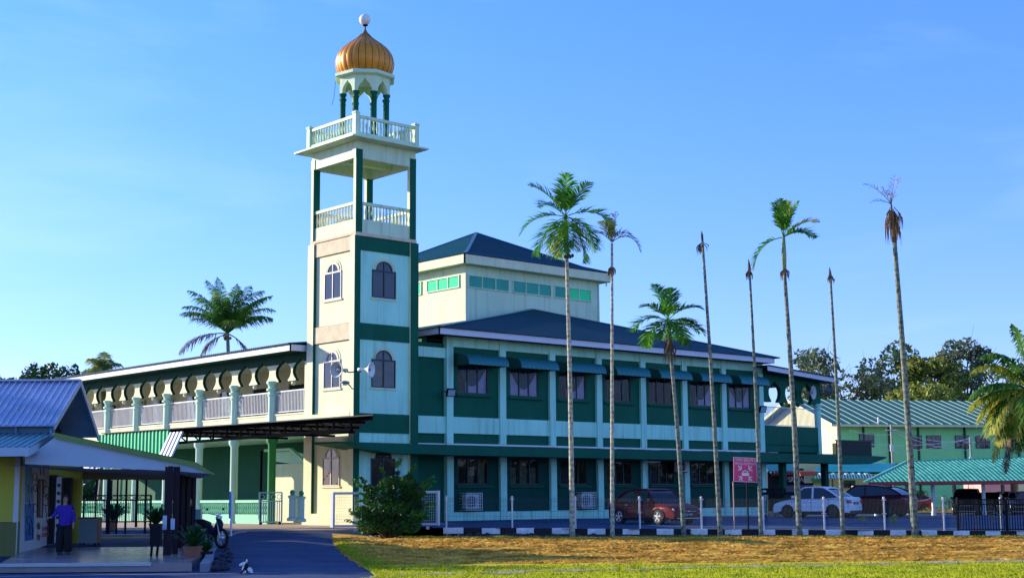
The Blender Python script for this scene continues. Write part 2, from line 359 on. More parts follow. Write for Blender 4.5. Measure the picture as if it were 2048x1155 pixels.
L.new(mx.outputs[2], bs.inputs['Base Color']); bs.inputs['Roughness'].default_value = .95; bs.inputs['Specular IOR Level'].default_value = .1
bu = N.new('ShaderNodeBump'); bu.inputs['Distance'].default_value = .05; L.new(nz(7, 8, rot_stretch(.6, 1.4), .8), bu.inputs['Height']); L.new(bu.outputs[0], bs.inputs['Normal'])
mLawn = m
lawn_grid('lawn', 0, 46, 8, 55.6, 150, 190, mLawn)
# pale dirt track across the lawn
tp = [(738, 1146), (860, 1142), (1000, 1140), (1130, 1136), (1240, 1134), (1400, 1129), (1600, 1126), (1800, 1122), (2080, 1116)]
b = MB(); rows = []
for i in range(41):
    x = 738+(2080-738)*i/40
    for (xa, ya), (xb, yb) in zip(tp, tp[1:]):
        if xa <= x <= xb: y = ya+(yb-ya)*(x-xa)/(xb-xa)
    p = AZ_(x, y, .09); u, v = p.dot(RH), p.dot(FH); wd = (.38+.22*math.sin(i*1.7))*(0.4 if i in (0, 40) else 1)
    rows.append([UV(u, v+k*wd, lawn_z(u, v+k*wd)+.010) for k in (-1, 0, 1)])
for r, q in zip(rows, rows[1:]):
    b.quad(r[0], q[0], q[1], r[1]); b.quad(r[1], q[1], q[2], r[2])
tag(b.build('dirt_track', pm('pale dusty track', (.46, .38, .30), .95, .5, 2.5, .02), smooth=True), kind='structure')
# ------------------------------------------------------------------ kerb, footing stones
kp = [883, 923.5, 960, 997, 1029, 1064, 1100, 1135, 1171, 1207, 1241, 1275, 1309, 1343, 1377, 1411, 1445, 1479, 1513, 1546, 1579, 1612, 1646, 1679, 1710, 1742, 1775, 1807, 1838, 1869, 1901, 1934, 1965, 1996, 2027, 2060, 2095]
def kerbpt(x):
    lo, hi = -4.0, 26.0
    for _ in range(40):
        mid = (lo+hi)/2; v = kerb_v(mid); px = 1024+FPX*mid/v*1.012
        if px < x: lo = mid
        else: hi = mid
    return lo
kt = thing('painted_kerb', 'long kerb painted in black and white blocks along the car park edge', 'kerb', UV(kerbpt(883), kerb_v(kerbpt(883)), .2))
KU = [kerbpt(x) for x in kp]
for i in range(len(KU)-1):
    u0, u1 = KU[i], KU[i+1]; p = UV(u0, kerb_v(u0), 0); q = UV(u1, kerb_v(u1), 0); d = (q-p); nrm = Vector((-d.y, d.x, 0)).normalized()
    b = MB(); zt = lotz(u0, kerb_v(u0))+.012*math.sin(i*2.3); b.obox(p+Vector((0, 0, zt-.23)), d*.992, nrm*(.16+.01*math.sin(i)), (0, 0, .23))
    b.build('kerb_block', mKerbW if i % 2 == 0 else mBlackP, kt, bevel=.015)
b = MB()
for i in range(300):
    u = KU[0]+(KU[-1]-KU[0])*(i+.5)/300; v = kerb_v(u)-.12-.35*(i % 2)*random.random(); s = .10+.07*random.random()
    b.lathe(UV(u, v-random.random()*.12, lotz(u, v)-.44+.05*random.random()), [(s*.5, 0), (s, s*.5), (s*.8, s*1.1), (s*.2, s*1.4)], 6, random.random())
p, q = UV(KU[0], kerb_v(KU[0])-.03, .02), UV(KU[-1], kerb_v(KU[-1])-.03, -.12); b.obox(p, q-p, FH*.3, (0, 0, .3))
b2 = MB(); rows = []
for i in range(121):
    u = KU[0]-.6+(KU[-1]-KU[0]+1)*i/120; v0_ = kerb_v(u)-.85-.18*mnoise.noise(Vector((u*1.3, 0, 5))); rows.append([UV(u, v0_, lawn_z(u, v0_)+.004), UV(u, v0_+.35, lawn_z(u, v0_+.35)+.03), UV(u, kerb_v(u)-.02, lawn_z(u, kerb_v(u)-.3)+.05)])
for r, q in zip(rows, rows[1:]): b2.quad(r[0], q[0], q[1], r[1]); b2.quad(r[1], q[1], q[2], r[2])
tag(b2.build('stone_shade_strip', pm('dark stone and shade', (.035, .03, .03), .95, .6, 3, .04, bscale=9), smooth=True), kind='structure')  # dark sheet paints the shade and stones below the kerb
tag(b.build('footing_stones', mStone), 'rough dark stones laid under the painted kerb', 'stones', kind='structure')
# ------------------------------------------------------------------ MOSQUE main block
Y0 = 55.0; PX0, PITCH, PW = 44.85, 3.515, .42; XE = PX0+7*PITCH+PW   # east end
mq = thing('mosque_building', 'two storey green and cream mosque hall with teal hip roof and clerestory', 'mosque', (57, 66, .5))
WIN = []
def wall_bays():
    for k in range(7):
        x0 = PX0+k*PITCH+PW; x1 = x0-PW+PITCH; wx0, wx1 = PX0+k*PITCH+.80, PX0+k*PITCH+2.82
        for (z0, z1, wz0, wz1, up) in ((.55, 4.26, 2.32, 3.62, 0), (4.3, 9.62, 6.86, 8.42, 1)):
            b = MB(); b.prism([(x0-.1, z0), (x1+.1, z0), (x1+.1, z1), (x0-.1, z1)], (0, Y0+.15, 0), (1, 0, 0), (0, 0, 1), (0, .2, 0),
                              [[(wx0, wz0), (wx1, wz0), (wx1, wz1), (wx0, wz1)]])
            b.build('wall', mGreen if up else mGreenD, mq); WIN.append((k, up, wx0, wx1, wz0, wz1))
wall_bays()
b = MB(); b.box(43.0, 44.9, Y0+.25, Y0+.5, .5, 9.3); b.build('wall', mGreen, mq)
b = MB(); b.box(42.2, 44.9, Y0+.12, Y0+.24, 4.82, 5.66); b.build('cream_band', mCreamShade, mq)
b = MB(); b.box(42.2, 44.9, Y0+.12, Y0+.24, 8.56, 9.06); b.build('cream_band', mCreamShade, mq)
b = MB(); b.box(42.2, 44.9, Y0+.12, Y0+.24, 4.26, 4.33); b.box(PX0, XE, Y0+.02, Y0+.13, 4.262, 4.34); b.build('cream_strip', mWhite, mq)
for k in range(8):
    b = MB(); x = PX0+k*PITCH; b.box(x, x+PW, Y0, Y0+.34, 4.34, 9.66); b.build('pilaster', mCreamShade, mq, bevel=.012)
    b = MB(); b.box(x, x+PW, Y0-.02, Y0+.34, .5, 3.8); b.build('pilaster', mCreamShade, mq, bevel=.012)
for k in range(7):
    x0 = PX0+k*PITCH+PW; x1 = x0-PW+PITCH
    b = MB(); b.box(x0, x1, Y0+.06, Y0+.149, 4.84, 5.66); b.build('cream_band', mCreamShade, mq, bevel=.008)
    b = MB(); b.box(x0, x1, Y0+.06, Y0+.149, 9.16, 9.66); b.build('cream_band', mCreamShade, mq, bevel=.008)
    b = MB(); b.box(x0, x1, Y0+.04, Y0+.149, .5, .97); b.build('plinth', mCreamShade, mq, bevel=.01)
# rear and side walls, floors, dark core so that the rooms read as rooms
b = MB(); b.box(44.0, XE, 87.6, 87.9, .5, 9.6); b.box(43.7, 44.0, Y0+.52, 87.9, .5, 9.6); b.box(XE-.3, XE, Y0+.36, 87.6, .5, 9.6); b.build('side_wall', mGreen, mq)
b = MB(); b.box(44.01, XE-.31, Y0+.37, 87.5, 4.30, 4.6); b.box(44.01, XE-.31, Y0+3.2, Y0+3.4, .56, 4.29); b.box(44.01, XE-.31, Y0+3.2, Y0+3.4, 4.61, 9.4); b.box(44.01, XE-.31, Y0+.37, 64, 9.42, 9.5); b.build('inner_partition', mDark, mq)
mPaneRefl = pm('green and cream pane reflection', (.16, .24, .15), .8, .6, 5, .0)  # reflections in the lower panes, painted as green and cream pieces
# windows: frame, three sashes, curtains, sill
def window(k, up, x0, x1, z0, z1):
    yf = Y0+.17; f = MB()
    for a, c in ((x0, x0+.05), (x1-.05, x1), (x0+(x1-x0)*.34-.03, x0+(x1-x0)*.34+.03), (x0+(x1-x0)*.67-.025, x0+(x1-x0)*.67+.025)): f.box(a, c, yf, yf+.07, z0+.05, z1-.05)
    f.box(x0, x1, yf, yf+.07, z0, z0+.05); f.box(x0, x1, yf, yf+.07, z1-.05, z1)
    wnd = f.build('window', mFrame, mq)
    g_ = MB(); g_.box(x0+.01, x1-.01, yf+.03, yf+.04, z0+.01, z1-.01); g_.build('pane', mGlass, wnd)
    s = MB(); s.box(x0-.12, x1+.22, Y0+.02, Y0+.149, z0-.15, z0-.06); s.build('sill', mGreen, wnd, bevel=.01)
    R = random.Random(k*7+up)
    if up:
        kind = [0, 1, 0, 2, 2, 0, 1][k]; W = x1-x0; n = 60
        def drape(y, zlow, amp, m_, nm, xa=x0+.02, xb=x1-.02):
            vs = []
            for j in range(9):
                for i in range(n+1):
                    xx = xa+(xb-xa)*i/n; lo_ = zlow((xx-x0)/W); vs.append((xx, y+amp*math.sin((xx-x0)*42), z1-.03-(z1-.03-lo_)*j/8))
            cx = MB(); cx.add(vs, [(j*(n+1)+i, j*(n+1)+i+1, (j+1)*(n+1)+i+1, (j+1)*(n+1)+i) for j in range(8) for i in range(n)]); cx.build(nm, m_, wnd, smooth=True)
        if kind < 2:
            xa_ = x0+.02 if kind else x0+W*.30
            drape(yf+.075, lambda s: z0+.02, .006, mCurt, 'sky_sheen_curtain', xa=xa_)
            drape(yf+.055, lambda s: z1-(z1-z0)*(.10+.66*math.sin(math.pi*min(1, max(0, s)))**1.1), .007, mCurtD, 'dark_swag')
        elif k == 3: drape(yf+.3, lambda s: z0+.5, .012, mCurtD, 'dark_swag', xa=x0+.5)
    else:
        cx = MB()
        if k < 2:
            xs = [(.20, .30), (.42, .60), (.78, .97)] if k == 0 else [(.03, .26), (.40, .64), (.72, .97)]
            for q, (a, c) in enumerate(xs):
                if k == 0 and q == 0: continue
                cx.box(x0+(x1-x0)*a, x0+(x1-x0)*c, yf+.16+.02*q, yf+.175+.02*q, z0+.06, z1-.12-.3*((q+k) % 2))
        else: cx.box(x0+.1, x1-.7, yf+.5, yf+.53, z0+.1, z1-.4)
        cx.build('curtain', mPaneRefl if k < 2 else mCurtD, wnd)  # first two bays: painted reflections, the rest dark cloth
for a in WIN: window(*a)
# awnings
AWM = pm('green awning metal with sky tint', (.012, .16, .17), .42, .12, 2, .004, metal=.15)  # front: skylight blue put into the dark green
AWD = pm('dark green awning side', (.006, .07, .05), .5, .12, 2, .004)
def awning(x0, x1, yw, yf, zt, zb, par, name='awning'):
    prof = []
    D = yw-yf; Hh = zt-zb
    for i in range(9):
        t_ = i/8*math.pi/2; prof.append((yf+D*.38*(1-math.sin(t_)), zt-.10*0-.12-(Hh-.12)*(1-math.cos(t_)) if False else zt-.12-(Hh-.12)*(1-math.cos(t_))))
    prof = [(yw, zt)]+prof
    b = MB(); n = int((x1-x0)/.062); vs = []
    for i in range(n+1):
        x = x0+(x1-x0)*i/n; off = .028*abs(math.sin(i*math.pi/5))
        for j, (y, z) in enumerate(prof): vs.append((x, y-off*(1 if j else 0), z+off*.8))
    K = len(prof); fs = [(i*K+j, i*K+j+1, (i+1)*K+j+1, (i+1)*K+j) for i in range(n) for j in range(K-1)]
    b.add(vs, fs); a = b.build(name, AWM, par, smooth=True)
    c = MB()
    side = [(y, z) for y, z in prof]+[(yw, zb+.03)]
    for x in (x0+.005, x1-.02): c.prism(side, (x, 0, 0), (0, 1, 0), (0, 0, 1), (.015, 0, 0))
    c.bar((x0, yf+.02, zb+.02), (x1, yf+.02, zb+.02), .03); c.bar((x0, yw-.02, zb+.05), (x1, yw-.02, zb+.05), .03)
    c.build('awning_side', AWD, a); return a
for k in range(7):
    x = PX0+k*PITCH; awning(x+.56, x+3.20, Y0+.149, 53.95, 8.85, 8.20, mq)
# first-floor ledge (canopy slab) with a splayed west end
b = MB(); yL = 53.2; zt, zb = 4.19, 3.70
def ledge_z(x): return (x-43.5)*(-.0035)
xs = [37.1, 37.7, 39.9, 44, 50, 57, 64, 71, 78.2, 80.0]
lo = [zt-.05, zt-.12, zb+.05]+[zb+ledge_z(x) for x in xs[3:-1]]+[zt-.22]
fr = [[(x, yL, zt+ledge_z(x)), (x, yL, l), (x, Y0+.2, l+.02 if x > 38 else l), (x, Y0+.2, zt+.06)] for x, l in zip(xs, lo)]
vs = [p for r in fr for p in r]; fs = []
for i in range(len(xs)-1):
    for j in range(4): fs.append((i*4+j, (i+1)*4+j, (i+1)*4+(j+1) % 4, i*4+(j+1) % 4))
fs += [(0, 1, 2, 3), tuple((len(xs)-1)*4+j for j in (3, 2, 1, 0))]
b.add(vs, fs); b.build('ledge', mGreen, mq)
for k in range(8): b = MB(); b.box(PX0+k*PITCH-.1, PX0+k*PITCH+.75, 54.3, 54.7, zt+.02, zt+.045); b.build('ledge_patch', mWhiteM, mq)
# eaves + hip roof
def fascia(par, pts, z0, z1, th, m, name='fascia'):
    b = MB()
    for p, q in zip(pts, pts[1:]):
        p, q = Vector((*p, 0)), Vector((*q, 0)); d = (q-p); n = Vector((-d.y, d.x, 0)).normalized()*th
        b.obox(p+Vector((0, 0, z0)), d, n, (0, 0, z1-z0))
    return b.build(name, m, par)
A, B_, C_, D_ = (43.55, 54.0), (69.75, 54.0), (69.75, 88.6), (43.55, 88.6)
fascia(mq, [D_, A, B_, C_], 9.60, 9.90, .06, mFascia)
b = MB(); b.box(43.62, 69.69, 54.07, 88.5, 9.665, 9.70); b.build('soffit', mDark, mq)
P1, P2 = (59.9, 65.0, 13.22), (59.9, 79, 13.22); zc = 9.92; e = .12
cA, cB, cC, cD = (A[0]-e, A[1]-e, zc), (B_[0]+e+.3, B_[1]-e, zc), (C_[0]+e+.3, C_[1], zc), (D_[0]-e, D_[1], zc)
b = MB(); b.quad(cA, cB, P1); rf = b.build('roof_face', mRoof, mq); b = MB(); b.quad(cC, cD, P2); b.build('roof_face', mRoof, mq)
b = MB(); b.quad(cD, cA, P1, P2); b.build('roof_face', mRoofY, mq); b = MB(); b.quad(cB, cC, P2, P1); b.build('roof_face', mRoofY, mq)
b = MB()
for p, q in ((cA, P1), (cB, P1), (P1, P2)): b.bar(Vector(p)+Vector((0, 0, .03)), Vector(q)+Vector((0, 0, .03)), .22, .05)
b.build('ridge_cap', pm('ridge flashing', (.05, .17, .22), .4, .1, 1, 0, metal=.3), mq)
# clerestory
X0c, X1c, Y0c, Y1c = 54.9, 66.2, 65.5, 76.8
b = MB(); b.box(X0c, X1c, Y0c, Y1c, 11, 15.6); b.build('clerestory_wall', mCreamU, mq)
b = MB(); b.box(X0c-.012, X0c-.002, Y0c+.02, Y1c, 11.5, 15.6); b.build('clerestory_west_face', mCreamLit, mq)  # sunlit copy of the wall cream laid on the west side
b = MB(); b.box(X1c-.02, X1c+.06, Y0c-.08, Y0c-.005, 11, 15.6); b.build('clerestory_pilaster', mCreamU, mq)
ov = .68; fascia(mq, [(X0c-ov, Y1c+ov), (X0c-ov, Y0c-ov), (X1c+ov, Y0c-ov), (X1c+ov, Y1c+ov)], 15.58, 16.12, .08, mCreamLit, 'clerestory_fascia')
b = MB(); b.box(X0c-ov+.09, X1c+ov-.09, Y0c-ov+.09, Y1c+ov-.09, 15.61, 15.68); b.build('clerestory_soffit', mCreamU, mq)
cx_, cy_ = (X0c+X1c)/2, (Y0c+Y1c)/2; zr = 16.15; e = ov+.06
q = [(X0c-e, Y0c-e, zr), (X1c+e, Y0c-e, zr), (X1c+e, Y1c+e, zr), (X0c-e, Y1c+e, zr)]; T = (cx_, cy_, 19.05)
def steps(q0, q1, T):
    """slightly flared hip face (lower skirt shallower)"""
    a = [Vector(q0).lerp(Vector(T), .22)-Vector((0, 0, .18)), Vector(q1).lerp(Vector(T), .22)-Vector((0, 0, .18))]
    return [(q0, q1, a[1], a[0]), (a[0], a[1], T)]
for i_, j_, m_ in ((0, 1, mRoof), (2, 3, mRoof), (3, 0, mRoofY), (1, 2, mRoofY)):
    b = MB()
    for f in steps(q[i_], q[j_], T): b.quad(*f)
    b.build('clerestory_roof_face', m_, mq)
b = MB()
for p in q:
    k_ = Vector(p).lerp(Vector(T), .22)-Vector((0, 0, .16)); b.bar(Vector(p)+Vector((0, 0, .02)), k_, .2, .05); b.bar(k_, T, .2, .05)
b.build('clerestory_ridge_cap', pm('ridge flashing b', (.05, .17, .22), .4, .1, 1, 0, metal=.3), mq)
b = MB(); b.cyl((X1c+.3, Y0c-.5, 15.3), (X1c+.3, Y0c-.5, 15.6), .05); b.build('downpipe', mWhite, mq)
def cl_win(o, ax, n_, w_, z0, z1, glass):
    """n sashes along ax starting at o (outer face point)"""
    o = Vector(o); ax = Vector(ax); nrm = Vector((ax.y, -ax.x, 0)); f = MB(); up = Vector((0, 0, 1))
    for i in range(n_+1): f.obox(o+ax*(i*w_-.035)+up*z0, ax*.07, nrm*.06, up*(z1-z0))
    f.obox(o-ax*.035+up*(z0-.06), ax*(n_*w_+.07), nrm*.075, up*.06); f.obox(o-ax*.035+up*z1, ax*(n_*w_+.07), nrm*.075, up*.06)
    wn = f.build('clerestory_window', mCreamU, mq)
    for i in range(n_):
        g_ = MB(); g_.obox(o+ax*(i*w_+.035)+up*z0, ax*(w_-.07), nrm*.02, up*(z1-z0)); g_.build('pane', glass[i], wn)
for s_, gl in ((55.07, [mGlassG]*3), (58.68, [mGlassG]*3), (62.24, [mGlassG, mGlassL, mGlassL])): cl_win((s_, Y0c, 0), (1, 0, 0), 3, 1.09, 14.28, 14.96, gl)
cl_win((X0c-.012, 69.24, 0), (0, -1, 0), 3, 1.04, 14.34, 15.0, [mGlassL]*3); cl_win((X0c-.012, 73.2, 0), (0, -1, 0), 3, 1.12, 14.30, 15.02, [mGlassL]*3)
# ------------------------------------------------------------------ east veranda
def onion(cx, z0, r, hgt, zlow):
    """open-bottomed onion arch outline from lower right to lower left; z0 = widest level"""
    pts = [(.62, -1.05), (.60, -.92), (.72, -.78), (.90, -.48), (1, -.12), (.98, .22), (.86, .52), (.62, .78), (.34, .95), (.14, 1.08), (0, 1.34)]
    R_ = [(cx+r*a, z0+hgt*b_) for a, b_ in pts]; Lf = [(cx-r*a, z0+hgt*b_) for a, b_ in reversed(pts[:-1])]
    return R_+Lf
def arcade_poly(s0, s1, centres, z0, r, hgt, ztop, zspring):
    poly = [(s0, ztop), (s0, zspring)]
    for c in centres:
        o_ = onion(c, z0, r, hgt, zspring); o_ = o_[::-1]
        poly += o_
    poly += [(s1, zspring), (s1, ztop)]; return poly
E0, E1 = XE, 75.65
zt0, zt1 = 9.25, 8.85
pol = arcade_poly(E0, E1, [70.98, 72.62, 74.26], 7.93, .60, .56, 9.05, 7.34)
pol[0] = (E0, 9.06); pol[-1] = (E1, 8.79)
b = MB(); b.prism(pol, (0, Y0, 0), (1, 0, 0), (0, 0, 1), (0, .28, 0)); b.build('veranda_wall', mGreen, mq)
for c in (71.8, 73.44):
    b = MB(); b.lathe((c, Y0+.14, 0), [(.05, 7.12), (.13, 7.2), (.15, 7.34)], 8); b.build('pendant', mGreen, mq)
b = MB(); b.lathe((71.3, 57.2, 0), [(.22, 4.4), (.22, 7.0), (.30, 7.1), (.34, 7.5)], 12); b.lathe((75.45, Y0+.12, 0), [(.2, 4.2), (.2, 7.0), (.27, 7.05), (.2, 7.15), (.29, 7.3), (.29, 7.4)], 12); b.build('veranda_column', mCreamShade, mq, smooth=True, auto=40)
b = MB(); b.box(E0, 75.3, Y0+.02, Y0+.2, 4.3, 5.9); b.build('veranda_parapet', mGreen, mq)
b = MB(); b.box(E0, 75.3, Y0-.0, Y0+.018, 4.7, 4.76); b.build('parapet_seam', mGreenD, mq)
b = MB(); b.box(E0, 75.3, Y0+.08, Y0+.12, 7.02, 7.07); b.box(E0, 75.3, Y0+.08, Y0+.12, 5.92, 5.96)
for i in range(44): b.box(E0+.06+i*.122, E0+.085+i*.122, Y0+.09, Y0+.115, 5.96, 7.02)
b.build('veranda_railing', mWhiteM, mq)
b = MB(); b.box(E0, 75.6, Y0+.3, 60.2, 4.25, 4.4); b.box(E0+.02, 75.5, 60.0, 60.2, 8.0, 8.7); b.build('veranda_floor', mGreenD, mq)
eo = [(69.05, 9.43), (76.35, 8.97)]
b = MB(); b.prism([(69.1, 9.14), (76.35, 8.70), (76.35, 8.98), (69.1, 9.43)], (0, 54, 0), (1, 0, 0), (0, 0, 1), (0, .06, 0)); b.build('veranda_fascia', mFascia, mq)
b = MB(); b.prism([(69.1, 9.43), (76.4, 8.98), (76.4, 9.03), (69.1, 9.48)], (0, 53.9, 0), (1, 0, 0), (0, 0, 1), (0, 14, 0)); b.prism([(69.8, 9.1), (76.3, 8.72), (76.3, 8.78), (69.8, 9.16)], (0, 54.06, 0), (1, 0, 0), (0, 0, 1), (0, 7, 0)); b.build('veranda_roof', mRoof, mq)
b = MB()
for i in range(40): b.box(75.85+i*.093, 75.9+i*.093, 53.96, 54.0, 4.02, 5.06)
b.box(75.8, 79.55, 54.0, 54.06, 4.0, 5.06); b.box(75.75, 79.6, 53.93, 54.1, 5.03, 5.1); b.box(79.5, 79.56, 54.06, 57, 4.0, 5.05); b.build('veranda_screen', pm('very dark green screen sheet', (.004, .03, .022), .5, .1, 1, 0), mq)
for x in (71.0, 75.3):
    b = MB(); b.box(x, x+.35, 54.6, 54.95, .5, 3.75); b.build('veranda_post', mGreen if x < 72 else mGreenD, mq)
b = MB(); b.box(XE, 78.5, 53.6, 66, 3.74, 3.84); b.build('veranda_slab', mGreenD, mq)
# ------------------------------------------------------------------ MINARET
tw = thing('minaret', 'tall square minaret with open balcony and ribbed golden onion dome', 'minaret', (40.53, 56.15, .45))
TX0, TX1, TY0, TY1 = 38.63, 42.43, 54.2, 58.1
def arch_win(face, c, zb, zs, za, hw=.70, ar=.50, w_=None):
    """arched window on the Y- ('S') or X- ('W') face"""
    if face == 'S': o, ax, out = Vector((c, TY0+.16, 0)), Vector((1, 0, 0)), Vector((0, -1, 0))
    else: o, ax, out = Vector((TX0+.16, c, 0)), Vector((0, -1, 0)), Vector((-1, 0, 0))
    up = Vector((0, 0, 1)); n = 14
    arc = [(ar*math.cos(math.pi*i/n), zs+(za-zs)*math.sin(math.pi*i/n)) for i in range(n+1)]
    pol = [(-hw, zb), (hw, zb), (hw, zs)]+arc+[(-hw, zs)]
    f = MB(); inn = [(-hw+.05, zb+.05), (hw-.05, zb+.05), (hw-.05, zs-.03)]+[(x*.9, zs-.03+(z-zs)*.93) for x, z in arc]+[(-hw+.05, zs-.03)]
    f.prism(pol, o+out*.005, ax, up, out*.05, [inn]); f.obox(o+out*.006+ax*-.03+up*zb, ax*.06, out*.05, up*(za-zb-.03)); f.obox(o+out*.006-ax*hw+up*(zs-.07), ax*(2*hw), out*.055, up*.07)
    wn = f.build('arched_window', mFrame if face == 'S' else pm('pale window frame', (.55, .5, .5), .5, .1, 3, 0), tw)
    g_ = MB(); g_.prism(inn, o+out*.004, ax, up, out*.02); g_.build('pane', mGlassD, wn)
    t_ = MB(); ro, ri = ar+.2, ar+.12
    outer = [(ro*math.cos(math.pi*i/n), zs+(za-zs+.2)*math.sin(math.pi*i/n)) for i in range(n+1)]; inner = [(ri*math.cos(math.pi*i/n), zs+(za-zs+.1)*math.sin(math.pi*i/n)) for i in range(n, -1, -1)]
    t_.prism(outer+inner, o+out*.003, ax, up, out*.035); t_.build('outer_moulding', mCreamU if face == 'S' else mCreamLit, wn); t_ = MB()
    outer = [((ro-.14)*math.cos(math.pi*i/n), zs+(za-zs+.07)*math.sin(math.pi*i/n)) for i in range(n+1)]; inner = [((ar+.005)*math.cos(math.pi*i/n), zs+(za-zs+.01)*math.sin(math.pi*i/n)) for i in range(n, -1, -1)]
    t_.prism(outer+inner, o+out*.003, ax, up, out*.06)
    t_.build('window_moulding', mCreamU if face == 'S' else mCreamLit, wn); t_ = MB(); t_.obox(o+out*.003-ax*(hw+.08)+up*(zb-.09), ax*(2*hw+.16), out*.07, up*.08)
    t_.build('window_sill', mCreamU if face == 'S' else mCreamLit, wn)
b = MB(); b.box(TX0+.17, TX1-.1, TY0+.17, TY1-.1, .45, 13.9); b.build('shaft_wall', mGreen, tw)
# panels (S = shaded face green surround, W = lit copy, beige surround paints sheen on green)
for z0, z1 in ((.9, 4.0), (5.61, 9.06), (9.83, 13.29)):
    b = MB(); b.box(38.97, 41.95, TY0+.145, TY0+.169, z0, z1); b.build('cream_panel', mCreamShade, tw)
b = MB(); b.box(38.97, 41.95, TY0+.145, TY0+.169, 4.19, 4.71); b.build('cream_band', mCreamShade, tw)
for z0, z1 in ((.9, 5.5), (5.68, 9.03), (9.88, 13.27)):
    b = MB(); b.box(TX0+.145, TX0+.169, 54.7, 57.6, z0, z1); b.build('cream_panel', mCreamLit, tw)
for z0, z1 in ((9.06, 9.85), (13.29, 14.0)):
    b = MB(); b.box(TX0+.06, TX0+.168, 54.55, 57.62, z0, z1); b.build('beige_sheen_band', mBeige, tw)
b = MB(); b.box(TX0-.02, TX0+.14, 54.5, 57.8, 5.48, 5.66); b.build('sill_band', mCreamLit, tw)
b = MB(); b.box(TX0-.12, TX0+.2, 54.0, 58.2, .42, .98); b.build('step_plinth', mCreamLit, tw)
# corner pillars: green on the south sides, west skin paints the sun sheen in cream
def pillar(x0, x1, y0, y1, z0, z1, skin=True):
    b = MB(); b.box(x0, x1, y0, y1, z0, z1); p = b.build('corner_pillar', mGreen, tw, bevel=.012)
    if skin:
        b = MB(); b.box(x0-.006, x0-.002, y0+.01, y1-.01, z0+.01, z1); b.build('pillar_west_sheen', mCreamLit, p)
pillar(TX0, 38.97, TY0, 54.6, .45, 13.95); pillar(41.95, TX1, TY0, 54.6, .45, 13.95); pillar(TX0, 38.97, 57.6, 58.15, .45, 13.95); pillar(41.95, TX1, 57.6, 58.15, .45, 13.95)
for z0, z1 in ((9.06, 9.83), (13.29, 14.12), (4.71, 5.61)):
    b = MB(); b.box(38.971, 41.949, TY0+.1, TY0+.168, z0, z1); b.build('green_band', mGreen, tw)
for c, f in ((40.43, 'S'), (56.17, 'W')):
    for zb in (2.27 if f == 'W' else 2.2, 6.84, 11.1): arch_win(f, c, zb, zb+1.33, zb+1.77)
# belfry
U0, U1, V0, V1 = TX0+.08, TX1-.12, TY0+.06, TY1-.05; pwid = .38
b = MB(); b.box(U0-.02, U1+.02, V0-.02, V1+.02, 13.96, 14.12); b.build('deck_slab', mBeige, tw)
for i, (x, y) in enumerate(((U0, V0), (U1-pwid, V0), (U0, V1-.22), (U1-pwid, V1-.22))): pillar(x, x+pwid, y, y+.22, 14.12, 18.15)
b = MB(); b.box(U0+pwid, U1-pwid, V0+.08, V0+.2, 14.12, 14.78); b.build('parapet', mCreamU, tw); b = MB(); b.box(U0+pwid, U1-pwid, V1-.2, V1-.08, 14.12, 14.78); b.build('parapet', mCreamU, tw)
b = MB(); b.box(U0+.08, U0+.2, V0+.22, V1-.22, 14.12, 14.78); b.build('parapet', mCreamLit, tw); b = MB(); b.box(U1-.2, U1-.08, V0+.22, V1-.22, 14.12, 14.78); b.build('parapet', mCreamLit, tw)
mBal = pm('dark baluster paint', (.05, .06, .055), .6, .2, 3, 0)
def balustrade(p, q, z0, z1, n, par, m1, m2, post=False):
    p, q = Vector(p), Vector(q); d = (q-p)/n; a = MB(); a.bar(p+Vector((0, 0, z1-.07)), q+Vector((0, 0, z1-.07)), .14, .14); rl = a.build('balustrade_rail', m1, par)
    c = MB()
    for i in range(n):
        s_ = p+d*(i+.5); c.lathe((s_.x, s_.y, 0), [(.055, z0), (.04, z0+.1), (.065, z0+(z1-z0)*.4), (.035, z0+(z1-z0)*.7), (.05, z1-.14)], 6)
    c.build('balusters', m2, rl, smooth=True)
for p, q in (((U0+pwid, V0+.14, 0), (U1-pwid, V0+.14, 0)), ((U0+pwid, V1-.14, 0), (U1-pwid, V1-.14, 0))): balustrade(p, q, 14.78, 15.62, 14, tw, mCreamU, mCreamU)
for p, q in (((U0+.14, V0+.22, 0), (U0+.14, V1-.22, 0)), ((U1-.14, V0+.22, 0), (U1-.14, V1-.22, 0))): balustrade(p, q, 14.78, 15.62, 14, tw, mCreamLit, mCreamLit)
# beams and slab
b = MB(); b.box(U0-.02, U1+.02, V0+.02, V0+.3, 17.72, 18.2); b.box(U0-.02, U1+.02, V1-.3, V1, 17.72, 18.2); b.box(U0+.02, U0+.28, V0+.3, V1-.3, 17.72, 18.2); b.box(U1-.28, U1, V0+.3, V1-.3, 17.72, 18.2); b.box(U0+.3, U1-.3, 55.95, 56.2, 17.85, 18.2); b.build('beam', mCreamU, tw)
TXU = TX1-.2
zs_ = AX(703, 270, TX0-.56).z
b = MB(); b.box(TX0-.56, TXU+.38, TY0-.56, TY1+.56, zs_-.03, zs_+.06); b.box(U0+.01, U1-.01, V0+.03, V1-.03, 18.2, zs_-.03); b.build('slab', mCreamU, tw, bevel=.01)
zd = zs_+.06
b = MB(); b.box(TX0-.05, TXU+.03, TY0-.05, TY0+.14, zd, zd+.30); b.box(TX0-.05, TXU+.03, TY1-.14, TY1+.05, zd, zd+.30); b.box(TX0-.05, TX0+.14, TY0+.14, TY1-.14, zd, zd+.30); b.box(TXU-.16, TXU+.03, TY0+.14, TY1-.14, zd, zd+.30); b.box(TX0+.14, TXU-.16, TY0+.14, TY1-.14, zd, zd+.1); b.build('upper_kerb', mCreamU, tw)
zu = zd+.30; zv = 19.78
